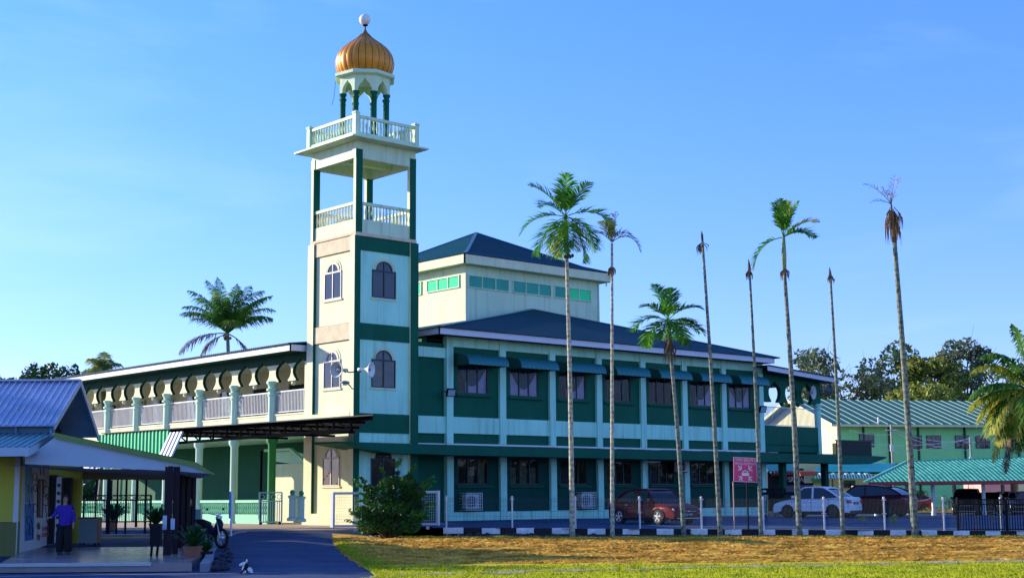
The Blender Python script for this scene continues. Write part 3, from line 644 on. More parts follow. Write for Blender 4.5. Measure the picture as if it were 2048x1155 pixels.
for x, y in ((TX0, TY0), (TXU-.02, TY0), (TX0, TY1), (TXU-.02, TY1)):
    b = MB(); b.box(x-.11, x+.13, y-.11, y+.13, zd, zv+.05); b.box(x-.14, x+.16, y-.14, y+.16, zv+.05, zv+.12); b.lathe((x+.01, y+.01, zv+.12), [(.12, 0), (.06, .07), (.0, .09)], 8); b.build('upper_post', mCreamU, tw)
for p, q in (((TX0+.13, TY0+.03, 0), (TXU-.13, TY0+.03, 0)), ((TX0+.13, TY1-.03, 0), (TXU-.13, TY1-.03, 0)), ((TX0+.03, TY0+.13, 0), (TX0+.03, TY1-.13, 0)), ((TXU-.06, TY0+.13, 0), (TXU-.06, TY1-.13, 0))): balustrade(p, q, zu, zv, 16, tw, mCreamU, mCreamU)
TC = Vector(((TX0+TX1)/2, (TY0+TY1)/2, 0))
# lantern: eight columns, pointed arches, cornice, onion dome
r8 = 1.16; ph0 = math.radians(22.5)+YAW-math.pi/2+.12
for i in range(8):
    a = ph0+i*math.pi/4; c = TC+Vector((math.cos(a)*r8, math.sin(a)*r8, 0))
    b = MB(); b.lathe(c, [(.135, zd), (.135, 21.02), (.165, 21.07), (.13, 21.13), (.13, 21.21), (.18, 21.29), (.19, 21.38)], 10); b.build('lantern_column', mGreen, tw, smooth=True, auto=40)
b = MB()
for i in range(8):
    a0, a1 = ph0+i*math.pi/4, ph0+(i+1)*math.pi/4; R1 = r8+.17
    p = TC+Vector((math.cos(a0)*R1, math.sin(a0)*R1, 0)); q = TC+Vector((math.cos(a1)*R1, math.sin(a1)*R1, 0)); d = q-p; W = d.length; ax = d.normalized(); inn = Vector((-ax.y, ax.x, 0))*.2
    arc = [(W-.17, 21.38), (W-.17, 21.48), (W-.21, 21.62), (W-.30, 21.76), (W*.5+.08, 21.88), (W*.5, 22.0), (W*.5-.08, 21.88), (.30, 21.76), (.21, 21.62), (.17, 21.48), (.17, 21.38)]
    b.prism([(0, 21.38), (0, 22.35), (W, 22.35), (W, 21.38)]+arc, p, ax, (0, 0, 1), inn)
b.build('lantern_arches', mCreamU, tw)
b = MB(); b.lathe(TC, [(r8+.1, 22.18), (1.5, 22.2), (1.58, 22.24), (1.58, 22.38), (1.3, 22.5), (.2, 22.52)], 8, ph0); b.build('lantern_cornice', mCreamU, tw)
mGold = pm('golden painted dome sheet', (.72, .27, .025), .36, .22, 1.2, .01, metal=.25, streak=.3)
mGoldD = pm('dark seam metal', (.09, .055, .02), .5, .2, 3, 0, metal=.4)
prof = [(1.25, 22.44), (1.33, 22.58), (1.40, 22.78), (1.445, 23.03), (1.42, 23.28), (1.33, 23.53), (1.14, 23.80), (.86, 24.05), (.55, 24.28), (.34, 24.45), (.22, 24.6)]
def smooth_prof(p, k=4):
    out = []
    for i in range(len(p)-1):
        p0, p1, p2, p3 = p[max(i-1, 0)], p[i], p[i+1], p[min(i+2, len(p)-1)]
        for j in range(k):
            t_ = j/k; out.append(tuple(.5*((2*p1[a])+(-p0[a]+p2[a])*t_+(2*p0[a]-5*p1[a]+4*p2[a]-p3[a])*t_*t_+(-p0[a]+3*p1[a]-3*p2[a]+p3[a])*t_**3) for a in (0, 1)))
    return out+[p[-1]]
sp = smooth_prof(prof); nG = 26
b = MB(); vs = []; n = nG*6
for r_, z in sp:
    for i in range(n):
        t_ = 2*math.pi*i/n; k_ = 1+.018*abs(math.sin(nG*t_/2)); vs.append(TC+Vector((math.cos(t_)*r_*k_, math.sin(t_)*r_*k_, z)))
fs = [(k*n+i, k*n+(i+1) % n, (k+1)*n+(i+1) % n, (k+1)*n+i) for k in range(len(sp)-1) for i in range(n)]
b.add(vs, fs); dome = b.build('dome', mGold, tw, smooth=True)
b = MB()
for i in range(nG):
    t_ = 2*math.pi*i/nG; b.tube([TC+Vector((math.cos(t_)*(r_*1.003), math.sin(t_)*(r_*1.003), z)) for r_, z in sp[::2]], .014, 4)
b.build('dome_seams', mGoldD, dome)
b = MB(); b.lathe(TC, [(.30, 24.48), (.25, 24.56), (.12, 24.72), (.05, 24.86), (.04, 24.9)], 16); b.build('dome_cap', pm('grey gold cap', (.22, .15, .09), .5, .2, 3, 0, metal=.4), tw, smooth=True)
b = MB(); b.cyl(TC+Vector((0, 0, 24.85)), TC+Vector((0, 0, 25.12)), .035); b.lathe(TC, [(.03, 25.02), (.13, 25.06), (.14, 25.1), (.1, 25.13)], 12); b.build('finial_stem', mBlackM, tw)
b = MB(); b.lathe(TC+Vector((-.02, 0, 25.37)), [(.29*math.sin(math.pi*i/12)+.001, -.29*math.cos(math.pi*i/12)) for i in range(13)], 20); b.build('finial_globe', pm('white opal globe', (.85, .83, .8), .3, .05, 3, 0), tw, smooth=True)
b = MB(); b.tube([TC+Vector((-1.05, 1.0, 22.3)), TC+Vector((-1.1, 1.06, 21.4)), TC+Vector((-1.2, 1.1, 21.0))], .012, 4); b.build('cable', mBlackM, tw)
# ------------------------------------------------------------------ WEST WING (arcaded veranda)
wg = thing('arcade_wing', 'long two storey veranda wing with paired onion arches and white railings', 'building', (41, 72, .45))
WX = 38.83; yk = [58.2]+[61.5+3.6*i for i in range(9)]; WEND = yk[-1]
cents = [58.95, 60.5]+[y+d for y in yk[1:-1] for d in (.98, 2.62)]
z0w, rw, hw_, zspr = 7.93, .70, .46, 7.5
pol = arcade_poly(58.0, WEND, cents, z0w, rw, hw_, 8.85, zspr)
b = MB(); b.prism(pol, (WX, 0, 0), (0, 1, 0), (0, 0, 1), (.17, 0, 0)); b.build('arcade_wall', mGreenD, wg)
pts = [(.62, -1.05), (.60, -.92), (.72, -.78), (.90, -.48), (1, -.12), (.98, .22), (.86, .52), (.62, .78), (.55, .83)]
ext = [58.0-rw*.62]+cents+[WEND+rw*.62]
for a, c in zip(ext, ext[1:]):
    L_ = [(a+rw*x, z0w+hw_*z) for x, z in pts]; R_ = [(c-rw*x, z0w+hw_*z) for x, z in reversed(pts)]
    if a == ext[0]: L_ = [(58.02, zspr), (58.02, z0w+hw_*.83)]
    if c == ext[-1]: R_ = [(WEND, z0w+hw_*.83), (WEND, zspr)]
    b = MB(); b.prism(L_+R_, (WX-.008, 0, 0), (0, 1, 0), (0, 0, 1), (.006, 0, 0)); b.build('arch_pier_face', mCreamLit, wg)
for i, (a, c) in enumerate(zip(cents[::2], cents[1::2])):
    b = MB(); b.lathe((WX+.12, (a+c)/2, 0), [(.03, 7.22), (.11, 7.28), (.13, 7.36), (.08, 7.44), (.14, 7.5)], 10); b.build('pendant', mCreamLit, wg, smooth=True)
mShaftU = pm('pale aqua column paint', (.42, .66, .50), .6, .08, 2, .004, streak=.1)
for i, y in enumerate(yk[1:]):
    b = MB(); b.lathe((WX+.02, y, 0), [(.21, 5.0), (.21, 6.78), (.25, 6.8), (.25, 6.86), (.2, 6.9), (.2, 7.0), (.31, 7.06), (.31, 7.14), (.21, 7.2), (.24, 7.34), (.31, 7.44), (.31, 7.52)], 16); b.build('veranda_column', mMint, wg, smooth=True, auto=45)
b = MB(); b.box(WX-.1, WX+.35, 58.02, 58.45, .45, 8.32); b.build('end_pillar', mCreamLit, wg)
for y0, y1 in zip(yk, yk[1:]):
    a, c = (y0+.22 if y0 > 58.3 else 58.46), y1-.2
    b = MB(); b.box(WX, WX+.15, a, c, 5.0, 5.84); b.box(WX-.03, WX+.18, a, c, 5.78, 5.86); b.build('veranda_parapet', mCreamLit, wg)
    b = MB(); b.box(WX+.04, WX+.1, a, c, 6.94, 7.0); b.box(WX+.05, WX+.09, a, c, 5.93, 5.97); n = 22
    for i in range(n): yy = a+(c-a)*(i+.5)/n; b.box(WX+.055, WX+.085, yy-.014, yy+.014, 5.97, 6.94)
    b.build('veranda_railing', mWhiteM, wg)
# floor slab, back wall, ceiling, roof
b = MB(); b.box(WX+.16, 46, 58.12, WEND, 4.75, 5.1); b.box(WX-.04, WX+.15, 58.46, WEND, 4.72, 4.998); b.build('floor_slab', mCreamShade, wg)
mWallIn = pm('inner veranda wall', (.78, .66, .48), .8, .12, 1, .005)
b = MB()
b.box(42.4, 42.6, 58.2, WEND, 5.1, 8.8); b.build('inner_wall', mWallIn, wg); b = MB(); b.box(42.36, 42.399, 58.2, WEND, 5.1, 7.35); b.build('maroon_dado', pm('maroon dado', (.10, .035, .04), .8, .3, 1, 0), wg)
for i in range(9):
    y = 60.2+3.6*i; b = MB(); b.box(42.3, 42.355, y, y+1.5, 5.1, 7.7); b.build('doorway', mDark, wg)
    b = MB(); b.box(42.24, 42.34, y-.14, y-.002, 5.1, 7.8); b.box(42.24, 42.34, y+1.502, y+1.64, 5.1, 7.8); b.build('door_frame', mBeige, wg)
b = MB(); b.box(39.2, 42.39, 58.2, WEND, 8.60, 8.66); b.build('ceiling', pm('veranda ceiling', (.80, .70, .55), .8, .2, 1, 0), wg)
fascia(wg, [(37.78, 94), (37.78, 58.3), (40.0, 58.3)], 8.77, 9.07, .06, mFascia)
b = MB(); b.prism([(37.68, 9.08), (37.68, 9.14), (43, 9.75), (46, 9.75), (46, 9.5), (43, 9.5)], (0, 58.25, 0), (1, 0, 0), (0, 0, 1), (0, 35.7, 0)); b.build('roof', mRoofY, wg)
b = MB(); b.box(37.85, 39.1, 58.37, 94, 8.79, 8.83); b.build('soffit', mGreenD, wg)
# ground floor
for i, y in enumerate(yk[1:]):
    b = MB(); m_ = mMint
    b.lathe((WX+.05, y, 0), [(.24, .45), (.24, .6), (.2, .62), (.2, 4.35), (.3, 4.5), (.3, 4.7)], 16); b.build('ground_column', mMint if i else pm('bright green pillar paint', (.03, .30, .09), .6, .1, 1, .004), wg, smooth=True, auto=45)
b = MB(); b.box(44.6, 44.8, 58.2, WEND, .45, 4.75); b.build('ground_wall', mGreenD, wg)
b = MB(); b.box(44.52, 44.59, 62, 75, 1.9, 2.25); b.build('pink_wall_band', pm('pink band', (.42, .16, .18), .7, .1, 2, 0), wg)
for y in (71.5, 66.5):
    b = MB(); b.cyl((44.5, y, 2.3), (44.58, y, 2.3), .75, .75, 28); wn = b.build('round_window', pm('pale ring', (.5, .45, .42), .6, .1, 3, 0), wg)
    b = MB(); b.cyl((44.44, y, 2.3), (44.49, y, 2.3), .62, .62, 28); b.build('pane', mGlassD, wn)
    b = MB()
    for k in range(5): b.box(44.38, 44.43, y-.5, y+.5, 1.9+.18*k, 1.96+.18*k)
    b.build('red_bars', pm('red bars', (.45, .04, .06), .5, .1, 3, 0), wn)
# low baluster wall between ground columns
mBalG = pm('aqua green baluster paint', (.22, .62, .42), .6, .1, 2, .004)
for y0, y1 in zip(yk[1:], yk[2:]):
    a, c = y0+.26, y1-.24; b = MB(); b.box(WX-.02, WX+.2, a, c, 1.5, 1.64); b.box(WX-.02, WX+.2, a, c, .452, .92); lw = b.build('baluster_wall', mBalG, wg)
    q_ = MB(); n = 15
    for i in range(n): yy = a+(c-a)*(i+.5)/n; q_.lathe((WX+.09, yy, 0), [(.05, .92), (.035, .99), (.085, 1.12), (.035, 1.27), (.085, 1.38), (.045, 1.5)], 6)
    q_.build('balusters', mBalG, lw, smooth=True)
# stair with pale walls at the near end
b = MB(); b.prism([(0, .46), (0, 3.5), (3.3, 3.5), (4.2, 2.9), (4.2, .46)], (41.6, 66.2, 0), (0, -1, 0), (0, 0, 1), (.18, 0, 0)); b.build('stair_wall', mCreamLit, wg)
b = MB(); b.bar((41.69, 66.6, 4.25), (41.69, 64.1, 4.25), .2, .14); b.bar((41.69, 64.1, 4.25), (41.69, 61.9, 3.1), .2, .14); b.prism([(2.2, 3.5), (4.2, 3.5), (3.9, 3.9), (2.2, 4.15), (0, 4.15), (0, 3.7)][::-1], (41.72, 66.2, 0), (0, -1, 0), (0, 0, 1), (.05, 0, 0)); b.build('stair_rail', mMint, wg)
# ------------------------------------------------------------------ entrance canopy with truss
cp = thing('entrance_canopy', 'flat steel truss canopy with green cladding spanning from the porch to the minaret', 'canopy', (32, 52, .3))
cx0 = 30.0; yS, yN = 41.0, 61.6
TA, TB_ = AX(743, 831.6, cx0), AX(200, 868, cx0); BA, BB = AX(702.6, 859, cx0), AX(375.4, 883.6, cx0)
def ztop(y): return TA.z+(TB_.z-TA.z)*(y-TA.y)/(TB_.y-TA.y)
def zbot(y): return BA.z+(BB.z-BA.z)*(y-BA.y)/(BB.y-BA.y)
b = MB(); b.bar((cx0, yS, ztop(yS)-.07), (cx0, yN, ztop(yN)-.07), .12, .13); b.bar((cx0, yS+1.2, zbot(yS)), (cx0, yN, zbot(yN)), .11, .11)
n = 18
for i in range(n+1):
    y = yS+1.25+(yN-yS-1.25)*i/n; y2 = y+(yN-yS-1.25)/n; b.bar((cx0, y, zbot(y)), (cx0, y, ztop(y)-.06), .065)
    if i < n: b.bar((cx0, y, zbot(y)), (cx0, y2, ztop(y2)-.06), .045)
b.build('front_truss', mMatte, cp)
for y in (43.6, 47.5, 51.5, 55.5, 59.5):
    xe = 38.5 if y > 54 else cx0+(y-yS)/13.2*8.6-.1
    b = MB(); b.bar((cx0, y, ztop(y)-.10), (xe, y, ztop(y)-.08), .06, .1); b.build('rafter', mMatte, cp)
b = MB(); P_ = [(cx0-.25, yS-.4), (cx0-.25, yN), (38.58, yN), (38.58, 54.1)]
b.add([(x, y, ztop(y)+.0) for x, y in P_]+[(x, y, ztop(y)+.04) for x, y in P_], [(0, 1, 2, 3), (7, 6, 5, 4), (0, 4, 5, 1), (1, 5, 6, 2), (2, 6, 7, 3), (3, 7, 4, 0)]); b.build('canopy_roof', pm('dark canopy sheet', (.012, .02, .025), .6, .1, 1, 0, spec=.15), cp)
mLime = pm('bright green ribbed cladding', (.005, .62, .24), .45, .08, 2, .0)
yc0, yc1 = AX(340, 880, cx0-.12).y, AX(196, 880, cx0-.12).y; ny = 84; vs = []
for i in range(ny+1):
    y = yc0+(yc1-yc0)*i/ny; off = [0, .05, .05, 0][i % 4]; vs += [(cx0-.14-off, y, 3.3), (cx0-.14-off, y, ztop(y)-.03)]
b = MB(); b.add(vs, [(2*i, 2*i+1, 2*i+3, 2*i+2) for i in range(ny)]); b.build('green_cladding', mLime, cp)
b = MB(); vs = []; ya, yb = AX(372, 870, cx0).y, AX(343, 870, cx0).y
for i in range(17): y = ya+(yb-ya)*i/16; off = [0, .05, .05, 0][i % 4]; vs += [(cx0-.4-off, y+.35, 3.5), (cx0-.1-off, y, ztop(y)-.12)]
b.add(vs, [(2*i, 2*i+1, 2*i+3, 2*i+2) for i in range(16)]); b.build('white_sheet', mWhite, cp)
for x, y in ((37.9, 60.9), (31.5, 61.3)):
    b = MB(); b.cyl((x, y, .3), (x, y, zbot(y)), .06); b.build('post', mMatte, cp)
# ------------------------------------------------------------------ vegetation
mFrond = leafmat('areca frond green', (.02, .12, .014), (.11, .34, .02), (.34, .50, .03), 1.3, .45)
mFrondY = leafmat('yellowing frond', (.14, .24, .01), (.55, .52, .05), (.62, .44, .06), 1.2, .45)
mDead = leafmat('dead grey purple frond', (.10, .065, .07), (.20, .14, .13), (.26, .17, .10), 2, .15)
mDeadB = leafmat('dead brown frond', (.12, .06, .02), (.26, .15, .06), (.34, .2, .07), 2, .15)
mCoco = leafmat('coconut frond', (.03, .12, .02), (.10, .26, .03), (.34, .40, .05), .8, .45)
def frond_arrays(base, dirv, length, droop, nl, ll, lw, arch=.0, vee=.55, R=random, sparse=0., hang=.35, curl=0.):
    """rachis curve points and leaflet quads"""
    base = Vector(base); d = Vector(dirv).normalized(); K = 14; pts = [base]; p = base.copy(); dd = d.copy()
    sidek = Vector((R.uniform(-1, 1), R.uniform(-1, 1), 0))*curl
    for i in range(K):
        dd = (dd+Vector((0, 0, -1))*droop*(.35+1.3*i/K)/K+sidek/K).normalized(); p = p+dd*(length/K); pts.append(p.copy())
    V = []; F = []
    for i in range(nl):
        t = .16+.84*(i+.5)/nl; f = t*K; a = int(min(K-1, f)); q = pts[a].lerp(pts[a+1], f-a); tan = (pts[a+1]-pts[a]).normalized()
        sd = tan.cross(Vector((0, 0, 1)));
        if sd.length < .05: sd = Vector((1, 0, 0))
        sd.normalize(); up = sd.cross(tan).normalized(); L_ = ll*math.sin(math.pi*min(1, (.12+.88*t)))**.6*(1 if t < .9 else .8)
        for s in (-1, 1):
            if R.random() < sparse: continue
            le = L_*R.uniform(.75, 1.2)*1.3; o = (sd*s*math.cos(vee)+up*math.sin(vee)*R.uniform(.2, 1)+tan*R.uniform(.5, 1.1)).normalized()
            e1 = q+o*le*.5+Vector((0, 0, -hang*le*.10)); e2 = q+o*le*.92+Vector((0, 0, -hang*le*R.uniform(.4, .75)))
            wv = tan*lw*.5*(1 if R.random() < .5 else .8); n = len(V)
            wv = wv*.92; V += [q-wv*.5, q+wv*.5, e1+wv, e1-wv, e2+wv*.15, e2-wv*.15]; F += [(n, n+1, n+2, n+3), (n+3, n+2, n+4, n+5)]
    return pts, V, F
def add_frond(par, name, mat, base, dirv, length, droop, nl=26, ll=.45, lw=.05, rr=.02, rm=None, **k):
    pts, V, F = frond_arrays(base, dirv, length, droop, nl, ll, lw, **k)
    b = MB(); b.tube(pts, [rr*(1-.8*i/(len(pts)-1)) for i in range(len(pts))], 4); b.add(V, F); return b.build(name, mat, par)
def palm_trunk(par, p0, p1, r0, r1, mat, bend=.0, name='trunk', n=18, R=random):
    p0, p1 = Vector(p0), Vector(p1); pts = []; rs = []
    side = RH*bend
    for i in range(n*2+1):
        t = i/(n*2); pts.append(p0.lerp(p1, t)+side*math.sin(math.pi*t)); rs.append((r0+(r1-r0)*t)*(1.0 if i % 2 else 1.05)*(1.25 if i == 0 else 1))
    b = MB(); b.tube(pts, rs, 10); return b.build(name, mat, par, smooth=True)
def trunkmat(name, a, c):
    m, t, bs = newmat(name); N, L = t.nodes, t.links; g = N.new('ShaderNodeTexCoord')
    mp = N.new('ShaderNodeMapping'); mp.inputs['Scale'].default_value = (1, 1, .35); L.new(g.outputs['Object'], mp.inputs['Vector'])
    n1 = N.new('ShaderNodeTexNoise'); n1.inputs['Scale'].default_value = 14; n1.inputs['Detail'].default_value = 6; n1.inputs['Roughness'].default_value = .7; L.new(mp.outputs[0], n1.inputs['Vector'])
    wv = N.new('ShaderNodeTexWave'); wv.bands_direction = 'Z'; wv.inputs['Scale'].default_value = 1.6; wv.inputs['Distortion'].default_value = 1.5; wv.inputs['Detail'].default_value = 2; L.new(g.outputs['Object'], wv.inputs['Vector'])
    mm = N.new('ShaderNodeMath'); mm.operation = 'MULTIPLY_ADD'; mm.inputs[1].default_value = .09; L.new(wv.outputs['Fac'], mm.inputs[0]); L.new(n1.outputs['Fac'], mm.inputs[2])
    r = N.new('ShaderNodeValToRGB'); L.new(mm.outputs[0], r.inputs[0]); e = r.color_ramp.elements; e[0].position = .42; e[0].color = (*a, 1); e[1].position = .62; e[1].color = (*c, 1)
    L.new(r.outputs[0], bs.inputs['Base Color']); bs.inputs['Roughness'].default_value = .9
    bu = N.new('ShaderNodeBump'); bu.inputs['Distance'].default_value = .015; L.new(mm.outputs[0], bu.inputs['Height']); L.new(bu.outputs[0], bs.inputs['Normal']); return m
mTkA = trunkmat('pale lichened areca bark', (.14, .16, .11), (.55, .53, .40)); mTkB = trunkmat('grey green areca bark', (.035, .05, .04), (.22, .26, .21))
GRP = 'slender palms planted along the painted kerb'
def palm(bx, by, tx, ty, r0, r1, mat, label, cat='palm tree', bend=0):
    u = kerbpt(bx); v = kerb_v(u)-.38; p = UV(u, v, lawn_z(u, v)-.05)
    d = AV(tx, ty, v); t = thing('palm_tree', label, cat, p, 0, GRP)
    palm_trunk(t, p, d, r0*.88, r1*.9, mat, bend); return t, d, v
def sag(v): return 54/v
R1 = random.Random(3)
def px_dir(v, x0, y0, x1, y1, depth=0.0):
    return AV(x1, y1, v)-AV(x0, y0, v)+FH*depth
# palm 1: tall full crown
t, d, v = palm(1140, 1066, 1133, 500, .115, .075, mTkA, 'tallest green palm with a full drooping crown in front of the clerestory', bend=.03)
top = AV(1131, 428, v); b = MB(); b.tube([d, AV(1132, 470, v), top], [.085, .10, .05], 8); b.build('crown_shaft', mFrond, t, smooth=True)
for x1, y1, dr, L_, dep in [(1086, 352, .8, 1.9, .3), (1120, 350, .5, 1.6, -.3), (1100, 392, 1.3, 1.9, .6), (1195, 395, 1.6, 2.0, .2), (1168, 372, 1.1, 1.7, -.7), (1060, 412, 1.9, 2.0, -.2), (1145, 360, .7, 1.4, .6), (1180, 440, 2.2, 1.8, -.4), (1088, 440, 2.3, 1.9, .5), (1105, 455, 2.6, 1.7, -.7), (1160, 450, 2.8, 1.9, .3), (1140, 460, 2.5, 1.8, -1.0), (1120, 440, 2.4, 1.8, .9), (1170, 430, 2.2, 2.0, .9)]:
    add_frond(t, 'frond', mFrond, top+Vector((0, 0, -.1)), px_dir(v, 1131, 428, x1, y1, dep), L_*1.08, dr, 42, .58, .075, R=R1, curl=.5)
for x1, y1, L_ in [(1158, 470, 1.4), (1118, 480, 1.5)]: add_frond(t, 'frond', mFrondY, top+Vector((0, 0, -.2)), px_dir(v, 1131, 448, x1, y1, .2), L_, 3.2, 22, .5, .07, R=R1)
b = MB()
for k in range(16): q = AV(1136+R1.uniform(-6, 9), 482+R1.uniform(0, 34), v-.1); b.lathe(q, [(.02, -.06), (.07, 0), (.05, .07), (.01, .1)], 6)
b.build('fruit_cluster', mBark, t, smooth=True)
# palm 2: sparse, half dead
t, d, v = palm(1219, 1064, 1224, 486, .095, .05, mTkA, 'thin palm with a sparse yellow and purple crown beside the clerestory corner')
top = AV(1224, 484, v)
for x1, y1, dr, L_, mm_, sp_ in [(1196, 440, .5, .95, mFrondY, .1), (1212, 436, .4, 1.05, mFrond, .05), (1222, 440, .3, .9, mFrondY, .05), (1236, 436, .2, 1.2, mDead, .55), (1205, 460, 1.7, 1.1, mDead, .3), (1235, 462, 2.0, .9, mDead, .3), (1240, 470, 3.2, 1.5, mDead, .1), (1216, 452, .4, .9, mDeadB, .1)]:
    add_frond(t, 'frond', mm_, top, px_dir(v, 1224, 484, x1, y1, R1.uniform(-.3, .3)), L_, dr, 22, .42, .055, R=R1, sparse=sp_, curl=.4)
def skirt(par, c, h, r, mat, n=26, name='dead_sheath'):
    b = MB()
    for k in range(n):
        a = R1.uniform(0, 6.28); rr = r*R1.uniform(.5, 1); p = c+Vector((math.cos(a)*r*.3, math.sin(a)*r*.3, R1.uniform(-.1, .3)*h)); q = p+Vector((math.cos(a)*rr, math.sin(a)*rr, -h*R1.uniform(.4, 1)))
        m_ = (p+q)/2+Vector((math.cos(a), math.sin(a), 0))*rr*.5; b.tube([p, m_, q], [.012, .02, .006], 4)
    return b.build(name, mat, par)
skirt(t, AV(1223, 538, v), .35, .14, mDeadB)
# palm 3: short bushy
t, d, v = palm(1361, 1066, 1340, 692, .105, .07, mTkB, 'shorter palm with a dense dark crown in front of the awnings', bend=.05)
top = AV(1336, 640, v); b = MB(); b.tube([d, AV(1338, 668, v), top], [.09, .10, .05], 8); b.build('crown_shaft', mBark, t, smooth=True)
for x1, y1, dr, L_, dep in [(1322, 586, .7, 1.5, .1), (1350, 592, .6, 1.3, .4), (1292, 622, 1.7, 1.5, .2), (1310, 608, 1.1, 1.4, -.6), (1365, 605, 1.3, 1.4, -.3), (1392, 628, 1.8, 1.5, .1), (1300, 640, 2.2, 1.5, .6), (1375, 640, 2.1, 1.4, .7), (1340, 590, .5, 1.2, .8), (1325, 640, 2.4, 1.3, -1.0), (1352, 645, 2.4, 1.2, -1.0), (1405, 632, 1.3, 1.3, .5)]:
    add_frond(t, 'frond', mFrond, top, px_dir(v, 1336, 640, x1, y1, dep), L_*1.1, dr, 36, .5, .085, R=R1, curl=.5)
skirt(t, AV(1339, 690, v), .9, .22, mBark, 34)
# palm 4, 5, 7: headless stems
for (bx, by, tx, ty, r0, r1, tuft, lab) in [(1433, 1064, 1405, 482, .105, .05, 495, 'bare leaning stem with a small dead tuft, right of the short bushy palm'), (1514, 1066, 1499, 540, .09, .045, 548, 'bare palm stem with a pointed top behind the pink sign'), (1676, 1070, 1661, 556, .095, .045, 556, 'bare palm stem with a dark club top in front of the white car')]:
    t, d, v = palm(bx, by, tx, ty, r0, r1, mTkB, lab, 'dead palm', .03)
    b = MB(); b.tube([d, AV(tx-1, ty-12, v), AV(tx-2, ty-(22 if ty > 500 else 20), v)], [.07 if ty > 500 else .045, .05, .012], 6); b.build('spear', mBark, t)
    skirt(t, AV(tx, tuft-4, v), .38, .11 if ty > 500 else .2, mBark, 18)
# palm 6
t, d, v = palm(1590, 1068, 1569, 548, .125, .075, mTkB, 'tall palm with an upright green fan and one frond hanging left', bend=.04)
top = AV(1567, 474, v); b = MB(); b.tube([d, AV(1568, 510, v), top], [.07, .095, .06], 8); b.build('crown_shaft', pm('pale green shaft', (.22, .32, .16), .6, .2, 4, .003), t, smooth=True)
for x1, y1, dr, L_, dep, mm_ in [(1548, 405, .25, 1.35, .2, mFrond), (1558, 402, .15, 1.35, -.3, mFrond), (1575, 402, .2, 1.4, .3, mFrondY), (1590, 405, .5, 1.4, -.2, mFrond), (1615, 425, 1.1, 1.5, .1, mFrondY), (1622, 440, 1.2, 1.45, .5, mFrond), (1600, 450, 1.6, 1.1, -.6, mFrond)]:
    add_frond(t, 'frond', mm_, top, px_dir(v, 1567, 474, x1, y1, dep), L_*1.08, dr, 36, .48, .075, R=R1)
add_frond(t, 'frond', mFrond, top, px_dir(v, 1567, 474, 1530, 478, 0), 1.85, 2.6, 40, .52, .085, R=R1)
skirt(t, AV(1569, 540, v), .45, .14, mDead, 22)
# palm 8
t, d, v = palm(1819, 1070, 1789, 485, .145, .09, mTkB, 'far right palm with dried brown skirt and a few dead purple fronds', 'dead palm', .03)
top = AV(1784, 425, v); b = MB(); b.tube([d, AV(1787, 455, v), top, AV(1781, 395, v)], [.09, .08, .04, .02], 8); b.build('spear', mBark, t, smooth=True)
for x1, y1, dr, L_, sp_ in [(1752, 368, 1.2, 1.35, .15), (1790, 360, .1, 1.2, .5), (1798, 362, .1, 1.2, .6), (1772, 380, .8, .8, .5), (1762, 395, 1.2, .8, .5)]:
    add_frond(t, 'frond', mDead, AV(1782, 408, v), px_dir(v, 1782, 408, x1, y1, R1.uniform(-.2, .2)), L_, dr, 22, .3, .03, rr=.014, R=R1, sparse=sp_)
skirt(t, AV(1784, 432, v), 1.15, .26, mDeadB, 60); skirt(t, AV(1794, 436, v), .9, .2, mDead, 24)
# coconut palms
def coconut(label, loc, crown, n, L_, seed, mats, ll=.9, lw=.09, elev=(-.5, 1.3), trunk=True, dirs=None, nut=True, group=None, name='coconut_palm', dsc=1.0):
    R = random.Random(seed); t = thing(name, label, 'palm tree', loc, 0, group)
    if trunk: palm_trunk(t, loc, crown, .2, .13, mTrunk, .25, n=14)
    for i in range(n):
        if dirs and i < len(dirs): dv, LL, dr, m_ = dirs[i]
        else:
            a = i*2.399+R.uniform(-.2, .2); e = elev[1]-(elev[1]-elev[0])*(i/(n-1))+R.uniform(-.1, .1); dv = Vector((math.cos(a)*math.cos(e), math.sin(a)*math.cos(e), math.sin(e))); LL = L_*R.uniform(.8, 1.05); dr = (1.3+R.uniform(0, .8)+(.6 if e < .2 else 0))*dsc; m_ = mats[i % len(mats)]
        add_frond(t, 'frond', m_, crown, dv, LL, dr, 54, ll, lw, rr=.05, R=R, hang=.9, vee=.25, curl=.3)
    if nut:
        b = MB()
        for k in range(9): q = crown+Vector((R.uniform(-.3, .3), R.uniform(-.3, .3), -.25+R.uniform(-.2, .1))); b.lathe(q, [(.02, -.13), (.11, -.06), (.12, .04), (.03, .13)], 8)
        b.build('coconuts', mDeadB, t, smooth=True)
    return t
v = 112.0; cr = AV(455, 674, v)
def D(x, y, dep=0, x0=455, y0=674, v_=112.0): return (AV(x, y, v_)-AV(x0, y0, v_)).normalized()+FH*dep+Vector((0, 0, .25))
coconut('coconut palm with feathery fronds rising behind the wing roof', Vector((cr.x, cr.y, .4)), cr+Vector((0, 0, .3)), 30, 4.9, 5, [mCoco], dirs=[
 (D(362, 690, 0), 4.4, 1.3, mDead), (D(410, 700, .1), 3.0, 1.6, mDeadB), (D(490, 700, .1), 2.6, 1.6, mDead), (D(395, 620, .1), 4.2, 1.5, mCoco), (D(505, 610, 0), 4.2, 1.3, mCoco), (D(520, 640, -.1), 3.9, 1.1, mCoco)], ll=.95, lw=.085, elev=(.62, 1.5), dsc=.72)
v2 = 70.0; cr = AV(2062, 780, v2)
def D2(x, y, dep=0): return (AV(x, y, v2)-AV(2062, 780, v2)).normalized()+FH*dep
